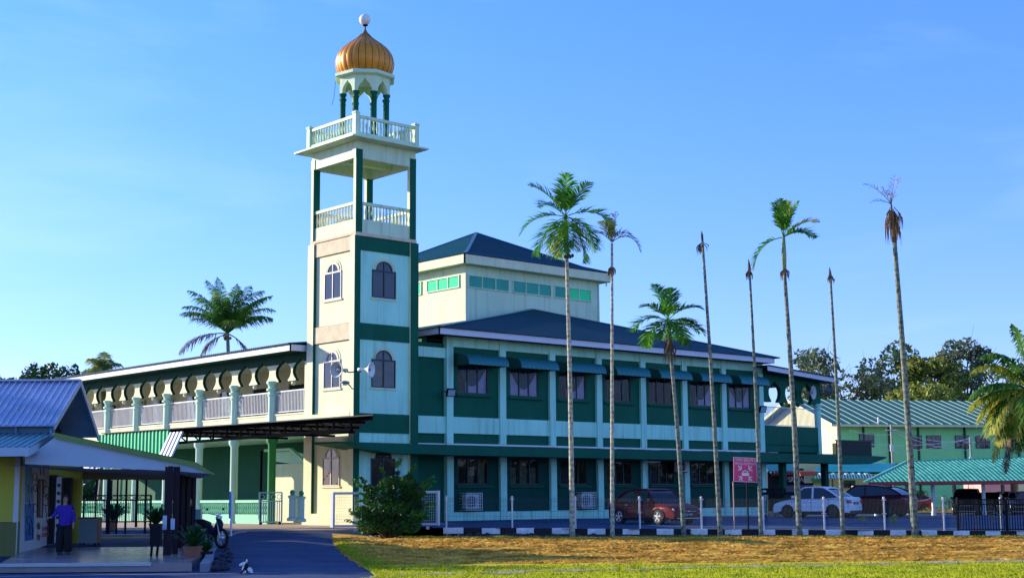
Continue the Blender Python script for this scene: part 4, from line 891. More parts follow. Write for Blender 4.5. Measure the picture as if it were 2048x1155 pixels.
coconut('large coconut palm with yellow green fronds at the right edge', Vector((cr.x, cr.y, .3)), cr, 18, 3.6, 9, [mCoco, mFrondY], dirs=[
 (D2(2000, 660, 0), 3.3, 2.0, mCoco), (D2(1990, 690, .2), 3.4, 1.9, mFrondY), (D2(1960, 735, -.1), 3.3, 1.4, mCoco), (D2(1940, 765, 0), 3.4, 1.1, mFrondY), (D2(2040, 640, .1), 3.4, 1.9, mCoco), (D2(1965, 770, .3), 3.2, 1.9, mFrondY), (D2(1990, 790, -.2), 3.4, 2.0, mFrondY), (D2(2010, 830, -.2), 4.2, 1.6, mFrondY), (D2(2025, 850, .1), 4.3, 1.2, mDeadB), (D2(2040, 860, -.3), 3.2, 1.0, mCoco), (D2(2100, 640, 0), 3.4, 2.0, mCoco)], ll=.78, lw=.13)
cr = AV(205, 748, 92.0)
coconut('pale fan palm top just showing above the veranda roof', Vector((cr.x, cr.y, .4)), cr, 15, 1.5, 12, [leafmat('pale fan frond', (.20, .28, .06), (.42, .46, .18), (.5, .5, .25), 1)], ll=.7, lw=.06, elev=(.15, 1.4), nut=False, name='fan_palm')  # fronds paler than those of the other palms
# broadleaf trees
def leaf_cloud(clumps, per, size, R, flat=.55):
    C_ = []; 
    for c, r in clumps:
        k = max(12, int(per*r*r)); d = R.normal(size=(k, 3)); d /= np.linalg.norm(d, axis=1)[:, None]; rad = r*R.uniform(.55, 1.0, (k, 1))**.6; p = np.array(c)+d*rad*np.array([1, 1, .75]); C_.append(p)
    P = np.concatenate(C_); n = len(P); a = R.normal(size=(n, 3)); a /= np.linalg.norm(a, axis=1)[:, None]; b_ = np.cross(a, R.normal(size=(n, 3))); b_ /= np.linalg.norm(b_, axis=1)[:, None]
    s = size*R.uniform(.6, 1.3, (n, 1)); a = a*s; b_ = b_*s*flat
    V = np.stack([P-a, P-b_*.9, P+a, P+b_*.9], 1).reshape(-1, 3); F = np.arange(n*4).reshape(-1, 4); return V, F
def tree(label, base, rx, rz_, zc, nclump, mat, seed, leaf=.22, per=26, cr=(.8, 1.6), shape=None, gap=0.15, cat='tree', group=None, name='leafy_tree', bark=None, bare=0):
    R = np.random.RandomState(seed); t = thing(name, label, cat, base, 0, group); base = Vector(base); clumps = []
    for i in range(nclump):
        d = R.normal(size=3); d /= np.linalg.norm(d); rr = R.uniform(.45, 1)**.5
        c = (base.x+d[0]*rx*rr, base.y+d[1]*rx*rr, base.z+zc+d[2]*rz_*rr)
        clumps.append((c, R.uniform(*cr)))
    V, F = leaf_cloud(clumps, per, leaf, R); fastmesh('crown', V, F, mat, t)
    b = MB(); fork = base+Vector((0, 0, zc-rz_*.75)); b.tube([base, base.lerp(fork, .5)+Vector((.15, -.1, 0)), fork], [rx*.085, rx*.07, rx*.06], 8)
    b.build('trunk', bark or mBark, t, smooth=True)
    b = MB()
    for i, (c, r_) in enumerate(clumps):
        if i % 2 == 0 or bare:
            c = Vector(c); m_ = fork.lerp(c, .5)+Vector((R.uniform(-.4, .4), R.uniform(-.4, .4), .3)); w0 = rx*.028; b.tube([fork, m_, c], [w0, w0*.6, w0*.2], 5)
            if bare:
                for q in range(bare): e_ = c+Vector(R.normal(size=3))*r_*.9; b.tube([m_.lerp(c, .6), e_], [w0*.25, w0*.08], 3)
    b.build('limbs', bark or mBark, t); return t
mTA = leafmat('grey green foliage', (.05, .085, .04), (.18, .22, .10), (.42, .36, .24), .22, .3); mTB = leafmat('dark foliage', (.03, .07, .035), (.11, .19, .07), (.22, .26, .11), .25, .3)
mTC = leafmat('olive foliage', (.09, .13, .02), (.30, .32, .05), (.44, .40, .12), .25, .3); mTD = leafmat('deep green foliage', (.015, .05, .015), (.045, .12, .02), (.09, .2, .02), .4, .2)
def T(px, v, label, rx, rz_, ytop, n, mat, seed, **k):
    base = AV(px, 900, v); base.z = .3; zt_ = AV(px, ytop, v).z; s_ = 1.22 if px > 1500 else 1.0; v = v; return tree(label, base, rx*s_, rz_*s_, zt_-.3-rz_*s_, n, mat, seed, **k)
gb = dict(leaf=.34, per=36, cr=(1.1, 2.0))
T(1690, 185, 'tall tree with dark bare branches and pale leaves behind the green roof', 4.3, 4.6, 684, 34, mTA, 1, bare=4, **gb)
T(1625, 180, 'rounded grey green tree at the left of the background trees', 2.0, 3.4, 702, 14, mTA, 2, bare=2, **gb)
T(1803, 188, 'dark tree with a rounded top between the two broad trees', 2.6, 4.6, 680, 24, mTB, 3, bare=2, **gb)
T(1868, 184, 'broad olive tree with pale leaf tips behind the school roof', 3.2, 4.0, 708, 34, mTC, 4, **dict(gb, per=46))
T(1935, 186, 'big olive and grey tree behind the school roof, nearest the coconut palm', 4.2, 4.6, 694, 44, mTA, 5, bare=2, **dict(gb, per=44))
T(1850, 172, 'low yellow green shrubby tree just above the school roof', 3.0, 1.2, 775, 16, mTC, 6, **dict(gb, per=46))
T(2022, 176, 'tree half hidden behind the coconut fronds', 2.5, 3.2, 730, 20, mTB, 7, **gb)
for i_, (x_, y_, h_2) in enumerate(((23.6, 65.5, 5.2), (20.0, 64.5, 6.2), (16.5, 65.5, 8.2), (12, 64.5, 10.3), (7.5, 65.5, 12.3), (2.5, 65, 12.9), (-3, 65.5, 13.0), (-9, 65, 13.0))):  # unseen tree row added, heights shaped to shade driveway and lawn
    tree(['lowest shade tree at the right end of the row beyond the left edge', 'low shade tree beside the lowest one in the row beyond the left edge', 'shade tree third from the right end of the row beyond the left edge', 'middle sized shade tree just right of the middle of the tree row', 'middle sized shade tree just left of the middle of the tree row', 'tall shade tree third from the left end of the tree row', 'tall shade tree second from the left end of the tree row', 'tall shade tree at the far left end of the tree row'][i_], (x_, y_, .2), 3.1, h_2*.44, h_2*.53, 70, mTD, 40+i_, leaf=.34, per=40, cr=(1.0, 1.7), group='row of shade trees beyond the left edge')
T(108, 98, 'dark green tree above the ridge of the yellow house', 2.1, 1.6, 730, 40, mTD, 8, leaf=.18, per=90, cr=(.6, .9))
T(50, 97, 'low dark tree left of the taller tree above the ridge', 1.0, .9, 744, 16, mTD, 9, leaf=.18, per=90, cr=(.5, .7))
T(3, 92, 'small tree top at the far left edge', .9, .8, 752, 12, mTD, 10, leaf=.18, per=90, cr=(.5, .7))
# bush in front of the gate
R2 = np.random.RandomState(5); v = 54.6; base = AV(778, 1070, v); base.z = gz(-5, v)
bt = thing('leafy_bush', 'dense dark green bush in front of the white gate', 'bush', base)
mBush = leafmat('bush leaves', (.008, .05, .012), (.03, .15, .02), (.14, .34, .02), 1.6, .25)
cl = []
for x, y, r_ in [(735, 1050, .42), (760, 1045, .45), (790, 1050, .45), (820, 1048, .42), (730, 1025, .38), (755, 1015, .45), (790, 1015, .5), (825, 1010, .45), (745, 1030, .3), (765, 985, .42), (800, 985, .5), (825, 980, .42), (735, 975, .2), (740, 990, .22), (790, 962, .3), (815, 962, .32), (838, 985, .25), (835, 1030, .3), (775, 960, .2), (728, 962, .10), (820, 948, .09), (795, 945, .10), (735, 1000, .2)]:
    for dv in (-.35, .35): cl.append((tuple(AV(x, y, v+dv+R2.uniform(-.3, .3))), r_*.9))
V, F = leaf_cloud([(c, r_*1.15) for c, r_ in cl], 3600, .055, R2, .5); fastmesh('leaves', V, F, mBush, bt)
sh_ = []
b = MB()
for k in range(46):
    c, r_ = cl[R2.randint(len(cl))]; c = Vector(c); d_ = (c-AV(785, 1010, v)); d_.z = abs(d_.z)*.6+.15; d_ = d_.normalized()+Vector(R2.normal(0, .25, 3)); e_ = c+d_*(r_+R2.uniform(.12, .38)); b.tube([c, e_], [.012, .004], 4)
    for q_ in range(5): sh_.append((tuple(c.lerp(e_, .6+.1*q_)), .07))
b.build('shoots', mBark, bt)
V, F = leaf_cloud([(c, r_) for c, r_ in sh_], 2600, .06, R2, .4); fastmesh('shoot_leaves', V, F, leafmat('young bush leaves', (.03, .16, .02), (.10, .30, .03), None, 2, .3), bt)
b = MB()
for c, r_ in cl: b.tube([base+Vector((R2.uniform(-.3, .3), R2.uniform(-.3, .3), 0)), (base+Vector(c))/2+Vector((R2.uniform(-.1, .1), 0, 0)), Vector(c)], [.03, .02, .006], 5)
b.build('stems', mBark, bt)
# cut branches lying along the bush foot
b = MB()
for k in range(70): x = 705+R2.uniform(0, 110); p = AZ_(x, 1069+(x-705)*.06+R2.uniform(-2, 3), .2); q = p+Vector((R2.uniform(-.3, .3), R2.uniform(-.3, .3), R2.uniform(0, .06))); b.tube([p, q], [.012, .008], 4)
tag(b.build('cut_twigs', pm('pale dry twigs', (.55, .42, .30), .9, .2, 4, 0)), 'pale cut twigs scattered along the foot of the bush', 'twigs', kind='stuff')
# grass blades: ragged edges and texture
def blades(name, n, zone, h, wd, mat, seed, label, lie=False):
    R = np.random.RandomState(seed); P = []
    while len(P) < n:
        q = zone(R)
        if q is None: continue
        u, v = q; w0 = UV(u, v, lawn_z(u, v)-.01); P.append(w0)
    P = np.array([tuple(p) for p in P]); n = len(P); hh = h*R.uniform(.4, 1.3, (n, 1)); a = R.uniform(0, 6.28, n); dx = np.stack([np.cos(a), np.sin(a), 0*a], 1)*wd
    if lie: s_ = R.normal(0, .35, n); dx = (np.array(tuple(RH))[None]*np.cos(s_)[:, None]+np.array(tuple(FH))[None]*np.sin(s_)[:, None])*wd*R.uniform(.4, 1.8, (n, 1))
    le = np.stack([R.normal(0, .5, n), R.normal(0, .5, n), np.ones(n)], 1)*hh
    V = np.stack([P-dx, P+dx, P+dx*.3+le, P-dx*.3+le], 1).reshape(-1, 3); o = fastmesh(name, V, np.arange(n*4).reshape(-1, 4), mat); return tag(o, label, 'grass', kind='stuff')
def z_edge(R):
    v = R.uniform(24, 50); return edge_u(v)+abs(R.normal(0, .3))+.05, v
def z_kerb(R):
    u = R.uniform(-4.5, 20); return u, kerb_v(u)-.85-abs(R.normal(0, .4))
def z_band(R):
    v = R.uniform(36.5, 53); u = R.uniform(edge_u(v), 22); return (u, v) if v < kerb_v(u)-.9 and mnoise.noise(Vector((u*.35, v*1.6, 1)))+R.uniform(-.3, .3) > -.08 else None
def z_near(R):
    v = R.uniform(26, 36); return R.uniform(edge_u(v)+.1, 16), v
mGr = leafmat('fresh grass blades', (.16, .22, .008), (.42, .46, .015), (.6, .55, .04), 1.5, .4, .7); mHay = leafmat('mown dry hay', (.30, .17, .03), (.76, .46, .09), (.9, .68, .17), 1.4, .35, .9)
blades('grass_edge', 5000, z_edge, .09, .012, mGr, 1, 'green grass growing over the driveway edge'); blades('grass_kerb', 6000, z_kerb, .08, .012, mGr, 2, 'rough grass along the foot of the painted kerb')
blades('mown_hay', 34000, z_band, .05, .07, mHay, 3, 'mown straw coloured hay lying on the lawn', True); blades('grass', 30000, z_near, .05, .018, mGr, 4, 'bright green grass of the sunlit foreground lawn')
for i, (x, y, hh) in enumerate([(1275, 1132, .28), (948, 1140, .2), (1130, 1074, .3), (1478, 1068, .35), (880, 1136, .15), (1725, 1058, .5), (1787, 1062, .5), (1240, 1137, .16)]):
    p = AZ_(x, y, .1); b = MB(); R = random.Random(i)
    for k in range(40):
        a = R.uniform(0, 6.28); r_ = R.uniform(0, .18); q = Vector((p.x+math.cos(a)*r_, p.y+math.sin(a)*r_, lawn_z(p.dot(RH), p.dot(FH)) if y > 1065 else .35)); e_ = q+Vector((math.cos(a)*.12, math.sin(a)*.12, hh*R.uniform(.5, 1))); s_ = Vector((-math.sin(a), math.cos(a), 0))*.012; b.quad(q-s_, q+s_, e_+s_*.3, e_-s_*.3)
    tag(b.build('weed_tuft', mGr), ['tuft of tall pale weeds on the dirt track', 'low weed tuft left of the dirt track middle', 'weed tuft at the foot of the tallest green palm', 'weed tuft at the foot of the pink sign', 'small weed at the shaded start of the dirt track', 'tall weeds beside the kerb right of the white car', 'tall weeds growing against the kerb left of the last palm', 'small weed beside the tall pale weeds'][i], 'weeds', 'weed tufts on the lawn edge')
# ------------------------------------------------------------------ cars
mTyre = pm('tyre rubber', (.015, .015, .016), .85, .2, 5, 0); mRim = pm('alloy rim', (.55, .56, .60), .3, .1, 5, 0, metal=.7); mRimD = pm('dark wheel', (.05, .05, .055), .5, .1, 5, 0, metal=.5)
mCarG = glassmat('car glass', (.006, .008, .015), .06, 1); mTrim = pm('black car trim', (.015, .015, .018), .6, .1, 5, 0)
mLampC = pm('clear headlamp', (.75, .8, .85), .15, .05, 5, 0, spec=.9); mLampR = pm('red tail lamp', (.45, .01, .02), .2, .1, 5, 0, spec=.9); mPlate = pm('black number plate', (.01, .01, .012), .4, .05, 5, 0); mPlateT = pm('white plate letters', (.8, .8, .8), .5, .02, 5, 0)
def paint(name, c): return pm(name, c, .4, .04, 2, 0, spec=.12, coat=.06)
FONTS = {}
def text_mesh(txt, name, mat, parent, o, ax, up, h, out, fit=None, depth=.004):
    cu = bpy.data.curves.new(name, 'FONT'); cu.body = txt; cu.extrude = depth; cu.resolution_u = 3; ob = bpy.data.objects.new(name, cu); COL.objects.link(ob)
    dg = bpy.context.evaluated_depsgraph_get(); me = bpy.data.meshes.new_from_object(ob.evaluated_get(dg)); bpy.data.objects.remove(ob)
    xs = [v.co.x for v in me.vertices]; ys = [v.co.y for v in me.vertices]; w0 = max(xs)-min(xs); s = h/.70; sx = s if not fit else fit/w0
    o, ax, up, out = Vector(o), Vector(ax).normalized(), Vector(up).normalized(), Vector(out).normalized(); im = wm(parent).inverted()
    for v in me.vertices: v.co = im @ (o+ax*(v.co.x-min(xs))*sx+up*(v.co.y)*s+out*(v.co.z+.002))
    me.materials.clear(); me.materials.append(mat); r = bpy.data.objects.new(name, me); COL.objects.link(r); r.parent = parent; return r
def sedan(label, loc, head, body, L_=4.4, W=1.72, H=1.46, rim=None, plate='', kind='sedan', group='cars in the car park', name='parked_car', rearlamp=True):
    rz = math.atan2(head.y, head.x); t = thing(name, label, 'car', loc, rz, group); hl = L_/2; hw = W/2; k = H/1.46
    wb = L_*.29; wr = .315*k; zb = .24
    def arch(cx, r=.37*k, n=12, z=.24): return [(cx+r*math.cos(a), max(z, wr+r*math.sin(a))) for a in [math.pi*i/n for i in range(n+1)]]
    belt = .90*k
    if kind == 'sedan': top = [(-hl, .42*k), (-hl+.02, .62*k), (-hl+.05, .90*k), (-hl+.14, .985*k), (-hl+.62, 1.0*k), (-hl+.95, .96*k), (0, .93*k), (hl-1.35, .90*k), (hl-.9, .86*k), (hl-.45, .78*k), (hl-.12, .68*k), (hl-.02, .55*k), (hl, .40*k), (hl-.03, .25)]
    else: top = [(-hl, .45*k), (-hl+.02, .7*k), (-hl+.05, 1.0*k), (-hl+.1, 1.03*k), (0, .99*k), (hl-1.2, .97*k), (hl-.5, .88*k), (hl-.12, .75*k), (hl-.02, .6*k), (hl, .42*k), (hl-.03, .27)]
    pol = [(-hl+.04, .25)]+top[:-1]+[top[-1]]
    bot = []
    for c in (wb, -wb): bot += arch(c)
    pol = pol+bot
    N_ = len(pol); vs = []; layers = [(-1, .93), (-.93, 1), (.93, 1), (1, .93)]
    def ys(x, z): return (1-.16*abs(x/hl)**5)*(1-.10*max(0, (z-.65*k)/(.35*k))**1.5*.5)
    b = MB(); fs = []
    for li, (yy, sc_) in enumerate([(-1, 0), (-.9, 1), (.9, 1), (1, 0)]):
        for x, z in pol:
            ex = 0 if sc_ else .035
            vs.append((x*(1-ex*.6), yy*hw*ys(x, z), z-(.03 if (not sc_ and z > .5) else 0)))
    n = N_
    for li in range(3):
        for i in range(n): j = (i+1) % n; fs.append((li*n+i, li*n+j, (li+1)*n+j, (li+1)*n+i))
    tri = tessellate_polygon([[Vector((p[0], p[1], 0)) for p in pol]])
    for a, c, d in tri: fs.append((a, c, d)); fs.append((3*n+a, 3*n+d, 3*n+c))
    b.add(vs, fs); bd = b.build('body', body, t, world=False, smooth=True, auto=38)
    import bmesh as _bm
    q = _bm.new(); q.from_mesh(bd.data); _bm.ops.recalc_face_normals(q, faces=q.faces); q.to_mesh(bd.data); q.free()
    # greenhouse
    if kind == 'sedan': gh = [(-hl+.55, .97*k), (-hl+1.25, 1.37*k), (-.45, H), (.05, H), (.45, 1.40*k), (hl-1.15, .90*k)]
    elif kind == 'fast': gh = [(-hl+.25, 1.03*k), (-hl+.9, 1.33*k), (-.35, H), (.1, H), (.5, 1.42*k), (hl-1.15, .95*k)]
    else: gh = [(-hl+.08, 1.0*k), (-hl+.3, 1.48*k), (-.6, H+.02), (.1, H), (.6, 1.42*k), (hl-1.15, .95*k)]
    def gy(z): return hw*(.93-.20*((z-belt)/(H-belt)))
    ghs = smooth_prof(gh, 4); b = MB(); vs = [(x, -gy(z), z) for x, z in ghs]+[(x, gy(z), z) for x, z in ghs]; m_ = len(ghs)
    fs = [tuple(range(m_)), tuple(range(2*m_-1, m_-1, -1))]+[(i+1, i, i+m_, i+m_+1) for i in range(m_-1)]
    b.add(vs, fs); gl = b.build('glasshouse', mCarG, t, world=False)
    b = MB(); rp = [p for p in ghs if p[1] > H-.10*k]
    def ofs(x, z, s, e=.006): return (x, s*(gy(z)+e), z+.012)
    vs = []; nn = 7
    for x, z in rp:
        for q_ in range(nn): f_ = q_/(nn-1)*2-1; vs.append((x, f_*(gy(z)+.012), z+.012+.03*(1-f_*f_)))
    b.add(vs, [(i*nn+q_, i*nn+q_+1, (i+1)*nn+q_+1, (i+1)*nn+q_) for i in range(len(rp)-1) for q_ in range(nn-1)])
    for s in (-1, 1):
        P = [Vector(ofs(x, z-.012, s)) for x, z in ghs]
        b.tube(P, [.045 if i < 5 else .034 for i in range(len(P))], 6)
        bx = -.12; zt_ = H-.03; b.bar((bx-.03, s*(gy(belt)+.004), belt-.02), (bx, s*(gy(zt_)+.004), zt_), .09, .02, up=(0, 1, 0))
    b.build('roof_and_pillars', body, t, world=False, smooth=True, auto=50)
    # wheels
    for cx_ in (wb, -wb):
        for s in (-1, 1):
            b = MB(); c = Vector((cx_, s*(hw-.10), wr)); b.cyl(c-Vector((0, .1, 0)), c+Vector((0, .1, 0)), wr, wr, 24); w_ = b.build('wheel', mTyre, t, world=False, bevel=.02)
            b = MB(); o_ = c+Vector((0, s*.09, 0)); R_ = wr*.68
            b.lathe((0, 0, 0), [(0.001, 0)], 3, cap=False) if False else None
            b.cyl(o_, o_+Vector((0, s*.012, 0)), R_*.98, R_*.98, 20); b.build('wheel_disc', mRimD, w_, world=False)
            b = MB()
            for q_ in range(5 if rim is mRim else 7):
                a = 2*math.pi*q_/(5 if rim is mRim else 7)+.3; b.bar(o_+Vector((0, s*.02, 0)), o_+Vector((math.cos(a)*R_*.95, s*.02, math.sin(a)*R_*.95)), .055, .02, up=(0, 1, 0))
            pr_ = [o_+Vector((math.cos(2*math.pi*i/20)*R_, s*.018, math.sin(2*math.pi*i/20)*R_)) for i in range(21)]; b.tube(pr_, .018, 4); b.cyl(o_, o_+Vector((0, s*.04, 0)), .06, .05, 10)
            b.build('rim', rim or mRimD, w_, world=False)
            b = MB(); n_ = 14; ro, ri = .385*k, .33*k
            outer = [(cx_+ro*math.cos(math.pi*i/n_), wr+ro*math.sin(math.pi*i/n_)) for i in range(n_+1)]; inner = [(cx_+(ro-.03)*math.cos(math.pi*i/n_), wr+(ro-.03)*math.sin(math.pi*i/n_)) for i in range(n_, -1, -1)]
            yb = s*hw*ys(cx_, .5)*.955; b.prism(outer+inner, (0, yb, 0), (1, 0, 0), (0, 0, 1), (0, s*.045, 0)); b.build('wheel_arch', body, t, world=False)
    b = MB(); b.box(-hl+.3, hl-.35, -hw+.16, hw-.16, .16, .5); b.build('underbody', mTrim, t, world=False)
    # lights, grille, bumpers, plates, mirrors, handles
    for s in (-1, 1):
        b = MB(); b.obox((hl-.32, s*(hw-.28), .60*k), (.27, 0, -.03), (0, s*.15, 0), (-.06, 0, .10*k)); b.build('headlight', mLampC, t, world=False, bevel=.03)
        b = MB()
        if kind == 'sedan': b.obox((-hl+.0, s*(hw-.36), .70*k), (.16, 0, 0), (0, s*.285, 0), (.03, 0, .16*k))
        else: b.obox((-hl+.02, s*(hw-.45), .80*k), (.2, 0, 0), (0, s*.37, 0), (.04, 0, .09*k))
        b.build('tail_lamp', mLampR, t, world=False, bevel=.025)
        b = MB(); b.obox((.78, s*(hw-.06), .95*k), (.10, 0, 0), (.03, s*.2, 0), (0, 0, .12)); b.build('mirror', body, t, world=False, bevel=.03)
        b = MB(); yd = s*(hw*.995)
        for x in (.05, -.85): b.box(x, x+.17, yd-.012, yd+.015, .80*k, .825*k)
        b.build('door_handle', mRim if rim is mRim else body, t, world=False)
        b = MB()
        for x in (.95, -.10, -1.05): b.box(x, x+.012, yd-.005, yd+.003, .32, .88*k)
        b.box(-hl+.55, hl-.6, yd-.006, yd+.004, .27, .33); b.build('door_seam', mTrim, t, world=False)
    b = MB(); b.obox((hl-.10, -.42, .46*k), (.10, 0, 0), (0, .84, 0), (-.04, 0, .16*k)); b.obox((hl-.06, -.7, .27), (.06, 0, 0), (0, 1.4, 0), (0, 0, .12)); gr = b.build('grille', mTrim, t, world=False, bevel=.01)
    b = MB(); b.box(hl-.005, hl+.02, -.42, .42, .545*k, .56*k); b.lathe((hl+.015, 0, .55*k), [(.05, -.02), (.05, .02)], 8); b.obox((hl-.02, -.62, .25), (.05, 0, 0), (0, 1.24, 0), (0, 0, .03)); b.build('chrome_bar', mRim, gr, world=False)
    b = MB(); b.box(hl+.0, hl+.022, -.26, .26, .36*k, .47*k); p1 = b.build('number_plate', mPlate, t, world=False)
    b = MB(); zp = .70*k if kind == 'sedan' else .62*k; b.box(-hl-.022, -hl+.03, -.26, .26, zp-.055, zp+.06); p2 = b.build('number_plate', mPlate, t, world=False)
    if plate:
        m_ = wm(t); r3 = m_.to_3x3()
        text_mesh(plate, 'plate_letters', mPlateT, p1, m_ @ Vector((hl+.023, -.22, .38*k)), r3 @ Vector((0, 1, 0)), (0, 0, 1), .07, r3 @ Vector((1, 0, 0)), fit=.44)
        text_mesh(plate, 'plate_letters', mPlateT, p2, m_ @ Vector((-hl-.023, .22, zp-.035)), r3 @ Vector((0, -1, 0)), (0, 0, 1), .07, r3 @ Vector((-1, 0, 0)), fit=.44)
    b = MB(); b.box(-hl-.015, -hl+.06, -hw*.8, hw*.8, .27, .36); b.build('rear_bumper_trim', mTrim, t, world=False, bevel=.02); return t
def head(al, s=1): return RH*math.cos(al)*s
def lotp(px, v): u = (px-1024)*v/FPX/1.012; return UV(u, v, lotz(u, v))
al = math.radians(56); h_ = RH*math.cos(al)-FH*math.sin(al)
sedan('maroon sedan parked in front of the green wall with its headlights towards the lawn', lotp(1304, 62.2), h_, paint('maroon car paint', (.13, .0005, .014)), 4.5, 1.75, 1.47, mRim, 'QTJ 4473')
al = math.radians(38); h2 = -RH*math.cos(al)+FH*math.sin(al)
sedan('white sedan parked with its tail towards the right', lotp(1631, 72.5), h2, paint('white car paint', (.80, .84, .90)), 4.25, 1.70, 1.50, mRimD, 'QAB 926')
sedan('dark plum fastback car right behind the white sedan', lotp(1703, 74.5)-h2*.9, h2, paint('plum car paint', (.07, .008, .02)), 4.6, 1.8, 1.58, mRimD, '', 'fast')
mBlk = paint('black car paint', (.008, .008, .012))
hb = -RH*.35-FH*.94
sedan('black sport utility car under the tiled carport roof', lotp(1932, 101), hb.normalized(), mBlk, 4.5, 1.85, 1.72, mRim, '', 'suv')
sedan('black sedan parked second under the tiled carport', lotp(1978, 101.5), (-RH*.45-FH*.9).normalized(), mBlk, 4.4, 1.75, 1.5, mRimD)
sedan('silver white hatchback parked third under the carport', lotp(2014, 106), (-RH*.9-FH*.44).normalized(), paint('silver car paint', (.5, .55, .62)), 4.0, 1.7, 1.55, mRimD, '', 'fast')
sedan('black car nearest the right edge behind the black railings', lotp(2062, 92), (-RH*.6-FH*.8).normalized(), mBlk, 4.4, 1.75, 1.5, mRimD)
sedan('bright red car far off beyond the carport', lotp(1812, 124), -RH, paint('red car paint', (.55, .02, .02)), 4.2, 1.7, 1.48, mRimD, '', 'fast')
# ------------------------------------------------------------------ fences and gates
def kv(px, off=.12): u = kerbpt(px); v = kerb_v(u)+off; return u, v
ft = thing('mesh_fence', 'low wire mesh fence with pale posts on the painted kerb', 'fence', UV(*kv(889), .5))
fpx = [889, 1021, 1148, 1277, 1401, 1525, 1647, 1768, 1887, 2002, 2120]; mPost = pm('galvanised pale post', (.68, .70, .74), .5, .2, 8, 0, metal=.2); mWire = pm('thin dark green wire', (.03, .06, .07), .6, .2, 8, 0)
for i, x in enumerate(fpx):
    u, v = kv(x, .22); z = lotz(u, v)-.02; b = MB(); p = UV(u, v, z); b.cyl(p, p+Vector((0, 0, 1.18)), .034, .034, 8); b.lathe(p, [(.045, 1.18), (.045, 1.22), (.01, 1.24)], 8)
    for zz in (.62, 1.12): b.bar(p+RH*-.08+Vector((0, 0, zz)), p+RH*.08+Vector((0, 0, zz)), .03)
    b.build('fence_post', mPost, ft)
for x0, x1 in zip(fpx, fpx[1:]):
    u0, v0 = kv(x0, .22); u1, v1 = kv(x1, .22); p = UV(u0, v0, lotz(u0, v0)+.02); q = UV(u1, v1, lotz(u1, v1)+.02); b = MB(); n = 46
    for i in range(1, n): a = p.lerp(q, i/n); b.bar(a, a+Vector((0, 0, 1.12)), .0045, .0045)
    for zz in (.04, .22, .42, .62, .82, .98, 1.05, 1.12): b.bar(p+Vector((0, 0, zz)), q+Vector((0, 0, zz)), .006, .006)
    b.build('wire_panel', mWire, ft)
bt_ = thing('black_railing', 'black vertical bar railing on the kerb at the right edge', 'railing', UV(*kv(1913), .4))
u0, v0 = kv(1913, .1); u1, v1 = kv(2110, .1); p = UV(u0, v0, lotz(u0, v0)); q = UV(u1, v1, lotz(u1, v1))
b = MB()
for zz in (.06, .95, 1.12): b.bar(p+Vector((0, 0, zz)), q+Vector((0, 0, zz)), .04)
b.build('rail', mBlackM, bt_)
b = MB()
for i in range(37): a = p.lerp(q, i/36); b.bar(a, a+Vector((0, 0, 1.12)), .022)
b.build('bars', mBlackM, bt_)
for s in (0, .5, 1): b = MB(); a = p.lerp(q, s); b.bar(a, a+Vector((0, 0, 1.2)), .07); b.build('post', mBlackM, bt_)
# white mesh gates each side of the bush
def gate(px0, px1, v, ytop, ybot, label, nm='mesh_gate'):
    p = AV(px0, ybot, v); q = AV(px1, ybot, v); q.z = p.z; H_ = AV(px0, ytop, v).z-p.z; t = thing(nm, label, 'gate', p, 0, 'white mesh gates beside the bush'); d = (q-p).normalized(); up = Vector((0, 0, 1))
    b = MB(); w_ = .13
    b.bar(p+up*(H_-.05), q+up*(H_-.05), .11, .09); b.bar(p+up*.06, q+up*.06, .10, .07); b.bar(p, p+up*H_, w_*1.5, .1); b.bar(q, q+up*H_, w_, .1); b.build('gate_frame', mWhiteM, t, bevel=.01)
    b = MB(); n = int((q-p).length/.085); m_ = int(H_/.10)
    for i in range(1, n): a = p.lerp(q, i/n); b.bar(a+up*.08, a+up*(H_-.08), .006)
    for j in range(1, m_): b.bar(p+up*(H_*j/m_), q+up*(H_*j/m_), .007)
    b.build('gate_mesh', mPost, t); b = MB(); b.cyl(p+d*.9-FH*.05+up*-.1, p+d*.9+FH*.05+up*-.1, .07, .07, 10); b.build('wheel', mPost, t); b = MB(); b.cyl(q-d*.4-FH*.05+up*-.08, q-d*.4+FH*.05+up*-.08, .07, .07, 10); b.build('wheel', mPost, t); return t
gate(665, 771, 56.9, 983, 1054, 'white framed mesh gate left of the bush'); gate(776, 876, 56.7, 981, 1051, 'white framed mesh gate right of the bush beside the kerb end')
# rolling barred gate by the balusters
v = 62.5; p = AV(518, 1043, v); q = AV(563, 1043, v); q.z = p.z; up = Vector((0, 0, 1)); t = thing('rolling_gate', 'small pale green barred gate standing in front of the baluster wall', 'gate', p)
H1 = AV(540, 1001, v).z-p.z; H2 = AV(540, 984, v).z-p.z; mPale = pm('pale aqua metal', (.50, .72, .60), .5, .1, 3, 0)
b = MB(); b.bar(p, q, .05); b.bar(p+up*H1, q+up*H1, .05); b.bar(p+up*H2, q+up*H2, .05); b.bar(p, p+up*H2, .05); b.bar(q, q+up*H2, .05)
for i in range(1, 10): a = p.lerp(q, i/10); b.bar(a, a+up*H1, .028)
b.build('gate_frame', mPale, t)
b = MB()
for i in range(4):
    c = p.lerp(q, (i+.5)/4)+up*(H1+H2)/2; b.tube([c+RH*.09*math.cos(a)+up*.1*math.sin(a) for a in [2*math.pi*k/10 for k in range(11)]], .013, 4)
b.build('scroll_work', mPale, t)
for a in (p.lerp(q, .08), p.lerp(q, .92)): b = MB(); b.cyl(a-up*.06-FH*.03, a-up*.06+FH*.03, .06, .06, 10); b.build('wheel', mBlackM, t)
